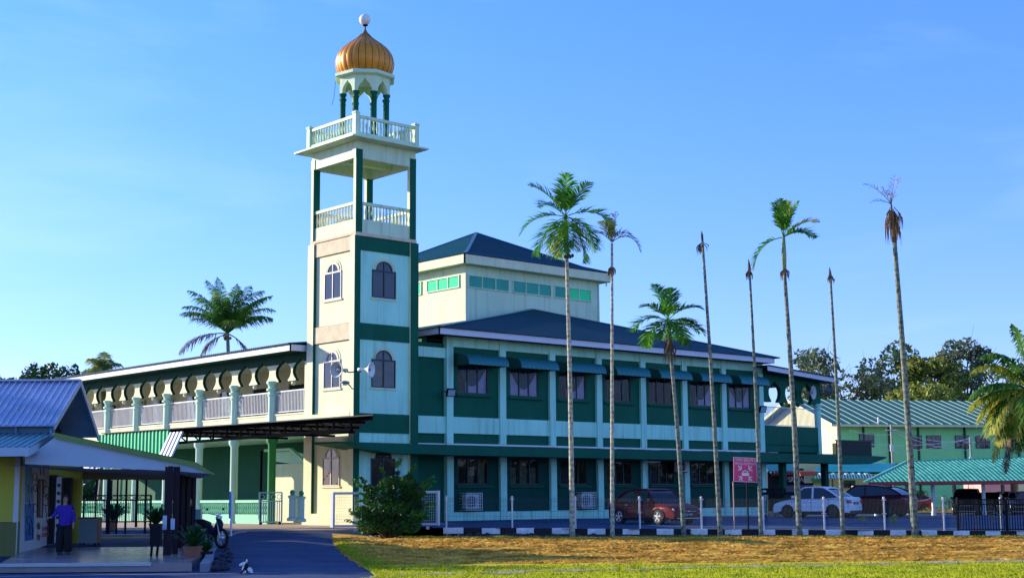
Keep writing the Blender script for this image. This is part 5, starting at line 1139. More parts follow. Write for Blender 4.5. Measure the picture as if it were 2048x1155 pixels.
# gate pillars with ball tops
for px, y1, lab in ((584, 1041, 'short green gate pillar with ball top right of the barred gate'), (602, 1043, 'short green gate pillar with ball top beside the cream post')):
    v = 61.5; p = AV(px, y1, v); t = thing('gate_pillar', lab, 'pillar', p, 0, 'gate pillars with ball tops')
    b = MB(); b.lathe(p, [(.22, 0), (.22, .12), (.14, .16), (.14, .95), (.19, 1.0), (.19, 1.06), (.08, 1.1)], 12); b.build('shaft', mPale, t, smooth=True, auto=40)
    b = MB(); b.lathe(p+up*1.2, [(.11*math.sin(math.pi*i/8)+.001, -.12*math.cos(math.pi*i/8)) for i in range(9)], 12); b.build('ball', pm('green ball', (.05, .35, .14), .5, .1, 3, 0), t, smooth=True)
# white pole at the wing corner of the porch
v = 46.0; p = AV(462, 1071, v); tp_ = AV(461, 985, v); t = thing('marker_pole', 'thin white pole with blue sleeve beside the motorcycle', 'pole', p)
b = MB(); b.cyl(p, p+up*(tp_.z-p.z)*.98, .03, .03, 8); b.build('pole', mWhiteM, t); b = MB(); b.cyl(p+RH*-.05+up*.55, p+RH*-.05+up*1.4, .035, .035, 8); b.build('sleeve', pm('blue sleeve', (.10, .25, .6), .5, .1, 3, 0), t)
# pink assembly sign
v = 53.6; p0 = AV(1468.5, 1060, v); sgn = thing('assembly_sign', 'pink assembly point sign on two thin posts behind the kerb', 'sign', p0)
c0 = AV(1467, 962, v); c1 = AV(1515, 964, v); c2 = AV(1512, 915, v); c3 = AV(1467, 913, v)
b = MB(); n_ = -FH*.03; b.add([c0, c1, c2, c3, c0-n_, c1-n_, c2-n_, c3-n_], [(0, 1, 2, 3), (7, 6, 5, 4), (0, 4, 5, 1), (1, 5, 6, 2), (2, 6, 7, 3), (3, 7, 4, 0)]); bo = b.build('board', pm('faded pink sign sheet', (.60, .06, .20), .5, .15, 4, 0), sgn)
def sp(a, b_): return c0.lerp(c1, a).lerp(c3.lerp(c2, a), b_)
W_ = (c1-c0).length; Hs = (c3-c0).length; sx_ = (c1-c0).normalized(); mSW = pm('faded white lettering', (.72, .66, .80), .6, .1, 5, 0)
b = MB()
for a, c, d, e in ((0, 0, 1, .02), (0, .98, 1, 1), (0, 0, .02, 1), (.98, 0, 1, 1)):
    P = [sp(a, c), sp(d, c), sp(d, e), sp(a, e)]; b.add([x-FH*.006 for x in P]+[x-FH*.001 for x in P], [(0, 1, 2, 3), (0, 4, 5, 1), (1, 5, 6, 2), (2, 6, 7, 3), (3, 7, 4, 0)])
b.build('border', mSW, bo)
text_mesh('TEMPAT BERKUMPUL', 'sign_text', mSW, bo, sp(.07, .84), sx_, up, Hs*.11, -FH, fit=W_*.86); text_mesh('SEMASA KECEMASAN', 'sign_text', mSW, bo, sp(.07, .70), sx_, up, Hs*.095, -FH, fit=W_*.86)
b = MB()
def sbar(a, c, w_): P, Q_ = sp(*a)-FH*.004, sp(*c)-FH*.004; b.bar(P, Q_, w_, .004, up=FH)
for sx1, sy1, ang in ((.33, .50, 1), (.67, .50, -1)):
    e_ = (sx1, sy1); sbar((sx1-ang*.13, .66), e_, .035); sbar((sx1-ang*.14, .48), e_, .035); sbar((sx1, .68), e_, .035)
for sx1, sy1, ang in ((.35, .22, 1), (.65, .22, -1)):
    e_ = (sx1, sy1); sbar((sx1-ang*.12, .05), e_, .035); sbar((sx1-ang*.14, .20), e_, .035); sbar((sx1, .04), e_, .035)
for cx_2, cz_ in ((.41, .42), (.5, .46), (.59, .42)): c = sp(cx_2, cz_); b.cyl(c-FH*.012, c-FH*.003, .03, .03, 10)
P = [sp(.35, .25), sp(.66, .25), sp(.66, .375), sp(.35, .375)]; b.add([x-FH*.01 for x in P]+[x-FH*.001 for x in P], [(0, 1, 2, 3), (0, 4, 5, 1), (1, 5, 6, 2), (2, 6, 7, 3), (3, 7, 4, 0)])
b.build('pictogram', mSW, bo)
for x, y0, y1 in ((1469, 962, 1060), (1497, 963, 1060)):
    b = MB(); q = AV(x, y1, v+.03); b.cyl(q, Vector((q.x, q.y, AV(x, y0, v).z)), .022 if x < 1480 else .03, None, 8); b.build('sign_post', pm('rusty pink post', (.5, .35, .3), .6, .2, 5, 0) if x < 1480 else mBlackM, sgn)
# ------------------------------------------------------------------ things hung on the mosque
def horn(base, dirv, L_, r, label, mat, mat2):
    base = Vector(base); d = Vector(dirv).normalized(); t = thing('loudspeaker', label, 'loudspeaker', base, 0, 'horn loudspeakers on the walls')
    prof = [(0, .05), (.18, .055), (.4, .085), (.62, .14), (.82, .22), (.95, .29), (1, .34)]; b = MB(); n = 24; a = d.cross(up).normalized(); c = d.cross(a); vs = []
    for f, w_ in prof:
        for i in range(n): th = 2*math.pi*i/n; vs.append(base+d*f*L_+(a*math.cos(th)+c*math.sin(th))*w_/.34*r)
    K = len(prof); fs = [(k*n+i, (k+1)*n+i, (k+1)*n+(i+1) % n, k*n+(i+1) % n) for k in range(K-1) for i in range(n)]; b.add(vs, fs); b.build('horn', mat, t, smooth=True)
    e_ = base+d*L_; rg = [e_+(a*math.cos(2*math.pi*i/n)+c*math.sin(2*math.pi*i/n))*r for i in range(n+1)]; b = MB(); b.tube(rg, .02, 5); b.build('rim', mat, t, smooth=True)
    b = MB(); b.cyl(base+d*L_*.45, base+d*L_*.9, .10*r/.34, .05*r/.34, 14); b.build('cone', mat2, t, smooth=True)
    b = MB(); b.cyl(base-d*.22, base+d*.02, .085, .07, 14); b.build('driver', mat, t, smooth=True)
    b = MB(); b.bar(base-d*.1, base-d*.1+Vector((0, 0, -.12)), .04); return t, b
mHorn = pm('grey white horn', (.55, .55, .50), .5, .1, 4, 0); mHornB = pm('blue grey horn throat', (.20, .26, .32), .5, .1, 4, 0)
c = AV(706, 743, 65.2); hn, b = horn(c+Vector((-.55, -.05, .05)), (-1, -.25, -.02), .5, .36, 'cream horn loudspeaker facing left on the minaret corner', mHorn, mHorn); b.bar(c+Vector((-.5, 0, 0)), c+Vector((.05, .3, 0)), .05); b.build('bracket', mBlackM, hn)
hn, b = horn(c+Vector((.35, -.25, .1)), (.55, -1, -.05), .45, .34, 'white horn loudspeaker facing the car park on the minaret corner', mWhite, mHornB); b.bar(c+Vector((.3, -.2, .05)), c+Vector((.05, .25, 0)), .05); b.build('bracket', mBlackM, hn)
v_ = 89.5; c = AY(1610, 786, 54.9); hn, b = horn(c+Vector((.1, -.1, .05)), (.25, -1, -.05), .42, .42, 'round horn loudspeaker in front of the third east arch', mHorn, mHornB); b.bar(c, c+Vector((.1, .2, .1)), .05); b.build('bracket', mBlackM, hn)
c = AY(1643, 778, 55.0); hn, b = horn(c+Vector((.15, 0, .0)), (1, -.35, -.02), .5, .34, 'bluish horn loudspeaker facing right at the veranda corner', mHornB, mHornB); b.bar(c, c+Vector((-.1, .15, .0)), .05); b.build('bracket', mBlackM, hn)
# street lamp head on the minaret
c = AV(690, 765, 65.0); t = thing('wall_lamp', 'small grey lamp on a bent arm under the minaret loudspeakers', 'lamp', c)
b = MB(); b.lathe(c, [(.06, .1), (.20, .06), (.22, 0), (.18, -.04)], 14); b.build('lamp_head', mHornB, t, smooth=True); b = MB(); b.lathe(c, [(.17, -.045), (.12, -.10), (.02, -.12)], 14); b.build('lens', pm('lamp lens', (.7, .7, .6), .3, .05, 3, 0), t, smooth=True)
q = AX(706, 776, TX0-.02); b = MB(); b.tube([c+Vector((.1, 0, .03)), c+Vector((.35, .05, -.15)), Vector((TX0, 54.35, q.z))], .025, 6); b.build('arm', mBlackM, t)
def flood(c, label):
    t = thing('floodlight', label, 'floodlight', c, 0, 'floodlights on the mosque front'); n_ = Vector((-.25, -1, -.35)).normalized(); a = n_.cross(up).normalized(); d = a.cross(n_)
    b = MB(); b.obox(c-a*.24-d*.2, a*.48, d*.4, -n_*.12); b.build('housing', mBlackM, t, bevel=.02); b = MB(); b.obox(c-a*.19-d*.15+n_*.003, a*.38, d*.3, n_*.01); b.build('glass', pm('floodlight glass', (.35, .45, .55), .15, .05, 3, 0, spec=.9), t)
    b = MB(); b.tube([c-a*.27, c-a*.27-n_*.28, c+a*.27-n_*.28, c+a*.27], .018, 6); b.build('bracket', mBlackM, t); return t
flood(AY(903, 785, 54.55), 'black floodlight on the first pilaster near the minaret'); flood(AY(1527, 818, 54.55), 'black floodlight at the east end beside the veranda railing')
# air conditioners
def aircon(c0_, w_, h_c, label, cage=True):
    c0_ = Vector(c0_); t = thing('air_conditioner', label, 'air conditioner', c0_, 0, 'air conditioner units on the lower wall'); d_ = .32
    b = MB(); b.box(c0_.x, c0_.x+w_, c0_.y, c0_.y+d_, c0_.z, c0_.z+h_c); b.build('casing', pm('cream casing', (.55, .56, .52), .5, .1, 3, 0), t, bevel=.02)
    cc = Vector((c0_.x+w_*.42, c0_.y-.004, c0_.z+h_c/2)); b = MB(); b.cyl(cc, cc+Vector((0, -.012, 0)), h_c*.42, h_c*.42, 26); b.build('fan_grille', mBlackM, t)
    b = MB()
    for k in range(1, 5): b.tube([cc+Vector((math.cos(2*math.pi*i/20)*h_c*.42*k/4, -.022, math.sin(2*math.pi*i/20)*h_c*.42*k/4)) for i in range(21)], .006, 4)
    b.build('grille_rings', mPost, t)
    if cage:
        b = MB(); y = c0_.y-.16; X0_, X1_, Z0_, Z1_ = c0_.x-.08, c0_.x+w_+.08, c0_.z-.05, c0_.z+h_c+.06
        for i in range(8): xx = X0_+(X1_-X0_)*i/7; b.bar((xx, y, Z0_), (xx, y, Z1_), .022)
        for j in range(7): zz = Z0_+(Z1_-Z0_)*j/6; b.bar((X0_, y, zz), (X1_, y, zz), .022); b.bar((X0_, y, zz), (X0_, Y0+.1, zz), .022); b.bar((X1_, y, zz), (X1_, Y0+.1, zz), .022)
        b.build('security_cage', mWhiteM, t)
    else:
        b = MB(); b.bar((c0_.x+.1, c0_.y, c0_.z-.02), (c0_.x+.1, Y0+.15, c0_.z-.02), .04); b.bar((c0_.x+w_-.1, c0_.y, c0_.z-.02), (c0_.x+w_-.1, Y0+.15, c0_.z-.02), .04); b.build('bracket', mBlackM, t)
aircon((45.82, 54.72, 1.12), .85, .72, 'caged air conditioner below the first lower window'); aircon((53.82, 54.72, 1.12), .85, .72, 'caged air conditioner below the third lower window'); aircon((61.45, 54.6, 3.02), .85, .60, 'uncaged air conditioner high under the ledge above the maroon sedan', False)
t = thing('wall_light', 'long tube light under the ledge above the maroon sedan', 'lamp', (58.9, 54.6, 3.5)); b = MB(); b.bar((58.6, 54.6, 3.55), (59.9, 54.6, 3.53), .05); b.build('tube', pm('tube', (.6, .65, .7), .4, .05, 3, 0), t); b = MB(); b.bar((58.55, 54.6, 3.6), (59.95, 54.6, 3.58), .08, .05); b.build('batten', mPost, t)
# white lattice racks on the west veranda
def rack(y, label):
    t = thing('lattice_rack', label, 'rack', (39.5, y, 5.1), 0, 'white trapezoid lattice racks behind the veranda railing'); b = MB(); X = 39.5; Z1_ = 7.32
    P = lambda a, z: Vector((X+(Z1_-z)*.12, y+a*(.30+(Z1_-z)*.10)/.30*.34, z))
    b.bar(P(-.55, Z1_), P(.55, Z1_), .06); b.bar(P(-.55, Z1_), P(-1, 5.1), .06); b.bar(P(.55, Z1_), P(1, 5.1), .06); b.bar(P(-.9, 6.1), P(.9, 6.1), .05); b.build('frame', mWhiteM, t)
    b = MB()
    for k in range(1, 4): b.bar(P(-.12*k+.05, Z1_), P(-.28*k+.1, 6.1), .03); b.bar(P(.12*k-.05, Z1_), P(.28*k-.1, 6.1), .03)
    b.bar(P(0, 7.05), P(-.5, 6.1), .045); b.bar(P(0, 7.05), P(.5, 6.1), .045); b.build('lattice', mWhiteM, t)
for y, l in ((76.9, 'white lattice rack farthest left in the arcade'), (75.0, 'second white lattice rack from the left in the arcade'), (71.0, 'white lattice rack left of the middle veranda column'), (69.7, 'white lattice rack just right of its left neighbour at mid arcade'), (67.3, 'white lattice rack between the third and second columns from the minaret'), (66.0, 'white lattice rack nearest the minaret')): rack(y, l)
def plastic_chair(loc, rz, label):
    t = thing('plastic_chair', label, 'chair', loc, rz, 'cream plastic chairs on the veranda'); m_ = mCreamLit
    b = MB(); b.box(-.24, .24, -.24, .24, .42, .46); b.build('seat', m_, t, world=False, bevel=.02)
    b = MB()
    for k in range(6): b.bar((-.22+.088*k, .23, .46), (-.24+.096*k, .33, .86), .04, .02)
    b.bar((-.26, .33, .86), (.26, .33, .86), .06); b.build('backrest', m_, t, world=False)
    for sx in (-1, 1):
        for sy in (-1, 1): b = MB(); b.bar((sx*.2, sy*.2, .42), (sx*.26, sy*.27, 0), .045); b.build('leg', m_, t, world=False)
        b = MB(); b.tube([(sx*.25, -.22, .44), (sx*.27, -.2, .64), (sx*.27, .28, .66)], .022, 5); b.build('armrest', m_, t, world=False)
for (y, l) in ((59.2, 'cream plastic chair on the veranda beside the minaret'), (60.2, 'cream plastic chair one place from the minaret end'), (62.9, 'cream plastic chair in the second arcade bay, nearer the minaret'), (64.0, 'cream plastic chair in the second arcade bay, nearer the left column')): plastic_chair((39.7, y, 5.1), -1.2+y % 1, l)
# ------------------------------------------------------------------ YELLOW HOUSE with porch (left)
hs_ = thing('yellow_house', 'small yellow house with ribbed blue silver roof at the left edge', 'house', UV(-15.5, 44, .2))
def U2(px, v): return (px-1024)*v/FPX
P0 = UV(U2(45, 42), 42, 0); P1 = UV(U2(103, 48), 48, 0); PL = UV(U2(-170, 42), 42, 0)
b = MB(); b.obox(PL+up*1.13, P0-PL, FH*.2, up*(3.25-1.13)); b.obox(PL+FH*.2+up*.05, (P1-P0)*0+RH*-.001+(P0-PL)*.02, FH*.1, up*.1) if False else None; b.build('yellow_wall', mYel, hs_)
b = MB(); b.obox(PL-FH*.01+up*.05, P0-PL, FH*.2, up*1.075); b.obox(P0-RH*.33-FH*.05+up*.05, RH*.30, FH*.05, up*1.05); b.build('olive_dado', mOlive, hs_)
d = (P1-P0); dn = d.normalized(); wn_ = Vector((-dn.y, dn.x, 0)); wn_ = wn_ if wn_.dot(RH) < 0 else -wn_
b = MB(); b.obox(P0+FH*.0+up*.12, d, wn_*.15, up*2.85); b.obox(P0+up*.12-FH*.03, RH*-.07, FH*.025, up*2.8); mWallW = pm('white mural wall', (.60, .62, .66), .6, .05, 2, .004); mw = b.build('mural_wall', mWallW, hs_)
# recessed back wall with doors
B0 = UV(U2(100, 49), 49, 0); B1 = UV(U2(166, 49), 49, 0)
b = MB(); b.obox(B0+up*.2, B1-B0, FH*.2, up*2.7); b.obox(B1-RH*.2+FH*.2+up*.2, RH*.2, FH*3.0-RH*1.1, up*2.7); b.build('yellow_wall', mYel, hs_)
for a, c, yt, lab in ((105, 118, 2.35, 0), (133, 150, 2.25, 1)):
    b = MB(); q0, q1 = UV(U2(a, 48.96), 48.96, .2), UV(U2(c, 48.96), 48.96, .2); b.obox(q0, q1-q0, -FH*.06, up*yt); dr_ = b.build('door', mDark, hs_); b = MB(); b.bar(q0-FH*.07, q0-FH*.07+up*yt, .05); b.bar(q1-FH*.07, q1-FH*.07+up*yt, .05); b.bar(q0-FH*.07+up*yt, q1-FH*.07+up*yt, .05); b.build('door_frame', mFrame, dr_)
b = MB(); q0, q1 = UV(U2(119, 48.9), 48.9, .3), UV(U2(129, 48.9), 48.9, .3); b.obox(q0, q1-q0, -FH*.05, up*2.2); nb = b.build('notice_strip', mWallW, hs_)
b = MB()
for k in range(7): b.obox(q0+(q1-q0)*.2+up*(.25+.27*k)-FH*.06, (q1-q0)*.6, -FH*.01, up*.10)
b.build('notices', mFrame, nb)
# mural on the white wall: everything laid 4 mm proud of the wall
def mur(px, py):
    """point on mural wall plane"""
    r = ray(px, py); n_ = wn_; k_ = (P0-O3).dot(n_)/r.dot(n_); return O3+r*k_-wn_*.004
def mpoly(name, pts, mat, par=None, off=0.0):
    P = [mur(x, y)-wn_*off for x, y in pts]; b = MB(); b.add([p for p in P]+[p-wn_*.004 for p in P], [tuple(range(len(P)-1, -1, -1)), tuple(range(len(P), 2*len(P)))]+[(i, (i+1) % len(P), (i+1) % len(P)+len(P), i+len(P)) for i in range(len(P))]); return b.build(name, mat, par or mw)
mSky = pm('mural sky blue', (.10, .32, .52), .6, .35, 3, 0); mBlu = pm('mural strong blue', (.02, .16, .50), .6, .35, 4, 0); mInk = pm('mural ink', (.04, .035, .05), .6, .2, 4, 0); mRedM = pm('mural red', (.5, .03, .06), .6, .1, 4, 0); mTan = pm('mural tan', (.45, .25, .16), .6, .2, 4, 0)
mpoly('mural_sky', [(50, 1005), (50, 928), (64, 932), (67, 1003)], mSky); mpoly('mural_water', [(49, 1081), (49, 1007), (68, 1004), (67, 1078)], mBlu)
mpoly('narrow_window', [(73, 1034), (74, 957), (87, 958), (84, 1034)], mInk, off=.02); mpoly('window_bar', [(79, 1031), (79.5, 960), (81, 960), (80.5, 1031)], mWallW, off=.03)
b = MB(); Rm = random.Random(4)
def curl_(cx, cy, r, m_=10, k=1.0):
    b.tube([mur(cx+r*.55*math.cos(a), cy+r*math.sin(a))-wn_*.004 for a in [2*math.pi*i/m_*k for i in range(m_+1)]], .012, 4)
for cx, cy, r in ((92, 980, 9), (90, 1000, 10), (95, 1018, 9), (93, 992, 5), (89, 966, 6), (69, 952, 8), (70, 975, 7), (70, 1015, 8), (57, 1040, 9), (61, 1060, 8), (56, 1062, 6)): curl_(cx, cy, r)
for x, y0, y1 in ((80, 938, 948), (86, 937, 950), (56, 968, 984), (62, 974, 986), (58, 1000, 1014), (92, 1028, 1044), (58, 1046, 1070), (63, 1040, 1075)): b.tube([mur(x, y0)-wn_*.004, mur(x+1.2, y1)-wn_*.004], .018, 4)
b.build('mural_lines', mInk, mw)
mpoly('painted_figure', [(73, 1052), (74, 1046), (76.5, 1043), (79, 1046), (80, 1056), (77, 1058), (80, 1068), (79, 1080), (77.5, 1080), (77, 1070), (75.5, 1080), (74, 1080), (73.5, 1068), (75, 1058)], mInk); mpoly('painted_dress', [(74.5, 1058), (78.5, 1058), (79.5, 1068), (74, 1068)], mWallW, off=.006)
text_mesh('SELAMAT', 'mural_text', mRedM, mw, mur(84, 1061), dn, up, .14, -wn_, fit=(mur(97, 1060)-mur(84, 1061)).length); text_mesh('DATANG', 'mural_text', mRedM, mw, mur(83, 1073), dn, up, .14, -wn_, fit=(mur(97, 1071)-mur(83, 1073)).length)
# roofs
def ribbed(name, A_, B2, C2, D2_, n, mat, par, h=.045, w_=.05):
    """quad A-B (lower edge) to D-C (upper edge), with n ribs running up"""
    A_, B2, C2, D2_ = map(Vector, (A_, B2, C2, D2_)); nr = (B2-A_).cross(D2_-A_).normalized(); nr = nr if nr.z > 0 else -nr
    b = MB(); b.add([A_, B2, C2, D2_]+[p-nr*.03 for p in (A_, B2, C2, D2_)], [(0, 1, 2, 3), (7, 6, 5, 4), (0, 4, 5, 1), (1, 5, 6, 2), (2, 6, 7, 3), (3, 7, 4, 0)]); r = b.build(name, mat, par)
    b = MB()
    for i in range(n+1): p, q = A_.lerp(B2, i/n), D2_.lerp(C2, i/n); b.bar(p+nr*h*.45, q+nr*h*.45, w_, h, up=nr)
    b.build('roof_ribs', mat, r); return r
eF = AV(108, 850, 42); rG = AV(161, 761, 45.3); eB = AV(197, 873, 48.7); Lx = RH*-4.6
ribbed('roof', eF+Lx, eF, rG, rG+Lx, 23, mSteel, hs_); ribbed('roof', eB+Lx, eB, rG, rG+Lx, 23, mSteel, hs_)
b = MB(); b.bar(rG+Lx+up*.03, rG+up*.03, .25, .05); b.build('ridge_cap', mSteel, hs_)
b = MB(); b.bar(eF+up*-.05, rG+up*-.06, .05, .17); b.bar(eB+up*-.05, rG+up*-.06, .05, .17); b.build('rake_board', pm('grey blue rake board', (.32, .38, .44), .5, .1, 2, 0), hs_)
b = MB(); b.add([eF+RH*-1.2, eB+RH*-1.2, rG+RH*-1.2], [(0, 1, 2)]); b.add([eF+RH*-1.22, eB+RH*-1.22, rG+RH*-1.22], [(2, 1, 0)]); b.build('gable_infill', mDark, hs_)
zs2 = AV(100, 868, 42.3).z; b = MB(); b.obox(UV(U2(-170, 42.3), 42.3, zs2), RH*(U2(109, 42.3)-U2(-170, 42.3)), FH*.1, up*(eF.z-zs2-.04)); b.build('strip_wall', pm('blue strip wall', (.10, .20, .28), .6, .1, 2, 0), hs_)
b = MB()
for px in (33, 103, -40): q = UV(U2(px, 42.28), 42.28, zs2); b.bar(q-FH*.03, q-FH*.03+up*(eF.z-zs2-.02), .09, .05)
b.build('strip_post', mSky, hs_)
l0, l1 = AV(59, 894, 39.7), AV(108, 866, 42.3)
ribbed('lower_roof', l0+RH*-4, l0, l1, l1+RH*-4, 20, pm('turquoise ribbed sheet', (.16, .38, .44), .35, .15, 1, .003, metal=.35), hs_)
mBW = pm('bluish white board', (.42, .52, .62), .5, .06, 2, 0)
b = MB(); b.obox(l0+RH*-4-FH*.03-up*.24, RH*4, FH*.05, up*.235); b.bar(l0-up*.12, l1-up*.12, .04, .22); b.build('eave_board', mBW, hs_)
b = MB(); b.add([l0+RH*-4-up*.2, l0-up*.2, l1-up*.62, l1+RH*-4-up*.62], [(0, 1, 2, 3)]); b.build('eave_soffit', mBW, hs_)
# porch
pc = thing('porch', 'open tiled porch with green edged sloping roof in front of the yellow house', 'porch', UV(-11.5, 44, .2)); vp = 40.6
def pp(x, y, v=vp): return AV(x, y, v)
front = [pp(50, 927), pp(50, 913), pp(62, 909), pp(109, 874), pp(300, 914), pp(386, 931), pp(427, 947), pp(346, 941)]
b = MB(); b.add(front+[p+FH*.08 for p in front], [tuple(range(len(front))), tuple(range(2*len(front)-1, len(front)-1, -1))]+[(i, i+8, (i+1) % 8+8, (i+1) % 8) for i in range(8)]); b.build('front_panel', mBW, pc)
mYG = pm('lime olive roof edge', (.16, .26, .06), .5, .15, 2, .004, streak=.2); line = [(108, 864), (200, 884), (300, 905), (387, 922), (428, 945)]; bot_ = [(108, 875), (200, 894), (300, 915), (386, 932), (427, 949)]
b = MB(); fv = []
for (x, y), (x2, y2) in zip(line, bot_): fv += [pp(x, y, vp-.12), pp(x2, y2, vp-.12), pp(x2, y2, vp-.12)+FH*.1, pp(x, y, vp-.12)+FH*.1]
fs = [(i*4+j, i*4+(j+1) % 4, (i+1)*4+(j+1) % 4, (i+1)*4+j) for i in range(4) for j in range(4)]+[(3, 2, 1, 0), (16, 17, 18, 19)]; b.add(fv, fs); b.build('roof_edge', mYG, pc)
b = MB(); top_ = [pp(x, y, vp-.1)+up*.015 for x, y in line]; bk = [p+FH*10.5-RH*2.9 for p in top_]
for i in range(4): b.quad(top_[i], top_[i+1], bk[i+1], bk[i])
b.build('roof_sheet', pm('dark green blue sheet', (.03, .14, .16), .45, .15, 1, .004), pc)
b = MB(); zc_ = pp(200, 931).z; c_ = [UV(-14.5, vp+.1, zc_+.05), UV(U2(427, vp), vp+.1, pp(427, 947).z+.02), UV(U2(427, vp)-2.6, 51.0, pp(427, 947).z+.02), UV(-15.5, 51.0, zc_+.05)]; b.quad(*c_); b.build('ceiling', pm('blue grey ceiling', (.28, .34, .42), .7, .1, 1, 0), pc)
b = MB(); q0 = AV(165, 958, 50.2); q1 = AV(345, 959, 50.2); b.obox(q0, q1-q0, FH*.2, up*.36); b.build('back_beam', pm('beige beam', (.30, .27, .20), .7, .1, 2, 0), pc)
for px, v in ((341, 39.6), (356, 40.4), (368, 45.5), (379, 48), (390, 50)):
    b = MB(); q = UV(U2(px, v), v, .18); b.bar(q, q+up*(2.45), .17 if px < 350 else .14); b.build('porch_post', pm('dark maroon brown post', (.018, .010, .018), .6, .15, 3, 0, spec=.15), pc, bevel=.01)
mPF = mTile; poly = [(-12.35, 34.8), (-7.72, 34.8), (-7.9, 35.2), (-10.0, 50), (-10.3, 52.4), (-17, 52.4), (-15.6, 48), (-14.3, 41.8)]
b = MB(); b.prism(poly, (0, 0, .02), tuple(RH), tuple(FH), (0, 0, .2)); b.build('porch_floor', mPF, pc)
b = MB(); b.obox(UV(-12.35, 34.74, .16), RH*3.66, FH*.055, up*.075); b.build('floor_nosing', pm('white nosing', (.45, .5, .55), .6, .1, 3, 0), pc)
for v, z in ((50.6, .25), (51.2, .37), (52.4, .45)):
    b = MB(); b.obox(UV(-14.9, v, .2), RH*4.4, FH*.62, up*(z-.2+.02)); b.build('step', mConcW, pc, bevel=.01)
# dark screen posts between porch and court
for px, y1, w_ in ((190, 1058, .05), (215, 1062, .11), (233, 1046, .05), (250, 1068, .06), (290, 1050, .06)):
    v = 53.5; q = AV(px, y1, v); b = MB(); b.bar(Vector((q.x, q.y, .40)), Vector((q.x, q.y, AV(px, 945, v).z)), w_); b.build('screen_post', mBlackM, pc)
v = 58.0; q0, q1 = AV(168, 1000, v), AV(302, 999, v); b = MB(); b.bar(q0, q1, .05); b.bar(q0+up*.2, q1+up*.2, .04); b.bar(q0-up*.85, q1-up*.85, .05)
for i in range(12):
    c = q0.lerp(q1, (i+.5)/12)+up*.1; b.tube([c+RH*.10*math.cos(a)+up*.07*math.sin(a) for a in [2*math.pi*k/8 for k in range(9)]], .012, 4)
for i in range(40): a = q0.lerp(q1, i/39); b.bar(a, a-up*.85, .02)
b.bar(q0-up*1.1, q0+up*.2, .06); b.bar(q1-up*1.1, q1+up*.2, .06)
sf = b.build('court_screen', mBlackM, None); tag(sf, 'black scroll topped screen between the porch and the courtyard', 'screen')
# cabinet
q0 = AV(156, 1086, 47.4); q1 = AV(193, 1086, 47.4); q0.z = q1.z = .24; t = thing('cabinet', 'pale blue grey cabinet standing inside the porch beside the person', 'cabinet', q0)
b = MB(); b.obox(q0+up*.08, q1-q0, FH*.5, up*.80); b.build('body', pm('blue grey laminate', (.20, .30, .34), .4, .08, 2, 0), t, bevel=.01); b = MB(); b.obox(q0+up*.88-RH*.02-FH*.02, (q1-q0)*1.07, FH*.54, up*.04); b.obox(q1+up*.08, RH*.012, FH*.5, up*.8); b.build('edge_trim', pm('brown edge', (.16, .07, .06), .5, .1, 2, 0), t)
b = MB()
for s in (.1, .9): b.cyl(q0.lerp(q1, s)+FH*.05, q0.lerp(q1, s)+FH*.05+up*.08, .03, .03, 8); b.cyl(q0.lerp(q1, s)+FH*.45, q0.lerp(q1, s)+FH*.45+up*.08, .03, .03, 8)
b.build('castors', mBlackM, t)
# bin / notice stand
q = UV(U2(316, 39.0), 39.0, .22); t = thing('black_bin', 'black bin on a stand with a white paper beside the porch posts', 'bin', q)
b = MB(); b.obox(q-RH*.14+up*.28, RH*.28, FH*.25, up*.55); b.build('bin', mBlackM, t, bevel=.02); b = MB(); b.bar(q+RH*.07, q+RH*.09+up*.3, .05); b.bar(q-RH*.09, q-RH*.07+up*.3, .05); b.build('leg', mBlackM, t)
for px, y0, y1, lab in ((329, 1030, 1058, 'white paper notice left of the porch post'), (345, 1036, 1058, 'white paper notice tied right of the porch post')):
    a, c = AV(px-4, y1, 39.3), AV(px+4, y1, 39.3); b = MB(); hh = AV(px, y0, 39.3).z-a.z; b.obox(a, c-a, FH*.012, up*hh); o = b.build('paper_notice', pm('paper', (.45, .52, .68), .8, .1, 6, 0), None); tag(o, lab, 'notice', 'paper notices by the porch posts')
# planter kerb and rocks beside the floor
b = MB(); pts_ = [UV(-7.55, 34.9, .0), UV(-8.2, 38.5, .02), UV(-9.2, 43.5, .06), UV(-10.1, 49, .12)]
for a, c in zip(pts_, pts_[1:]): b.obox(a+up*.0, c-a, RH*.22, up*.2)
tag(b.build('porch_kerb', pm('painted edge kerb', (.22, .25, .30), .8, .2, 3, .01)), kind='structure')
b = MB(); Rr = random.Random(8)
for i in range(46):
    f = i/46; a = pts_[0].lerp(pts_[3], f)+RH*(.3+Rr.uniform(0, .35)); s = Rr.uniform(.07, .14); b.lathe(a, [(s*.7, 0), (s, s*.5), (s*.7, s), (s*.1, s*1.2)], 6, Rr.random())
tag(b.build('edge_rocks', mStone), 'rough dark rocks between the porch kerb and the driveway', 'rocks', kind='structure')
b = MB(); pr = [AZ_(x, y, .05) for x, y in ((425, 1104), (436, 1094), (455, 1089), (478, 1084), (492, 1083))]; b.tube([Vector((p.x, p.y, gz(p.dot(RH), p.dot(FH))+.03)) for p in pr], .035, 6); tag(b.build('drain_edge', mConcW), kind='structure')
b = MB(); a, c = AZ_(-20, 1152, .0), AZ_(520, 1145, .0)
for p, q in ((a, c),): b.quad(UV(p.dot(RH), p.dot(FH)-.06, .006), UV(q.dot(RH), q.dot(FH)-.06, .006), UV(q.dot(RH), q.dot(FH)+.06, .006), UV(p.dot(RH), p.dot(FH)+.06, .006))
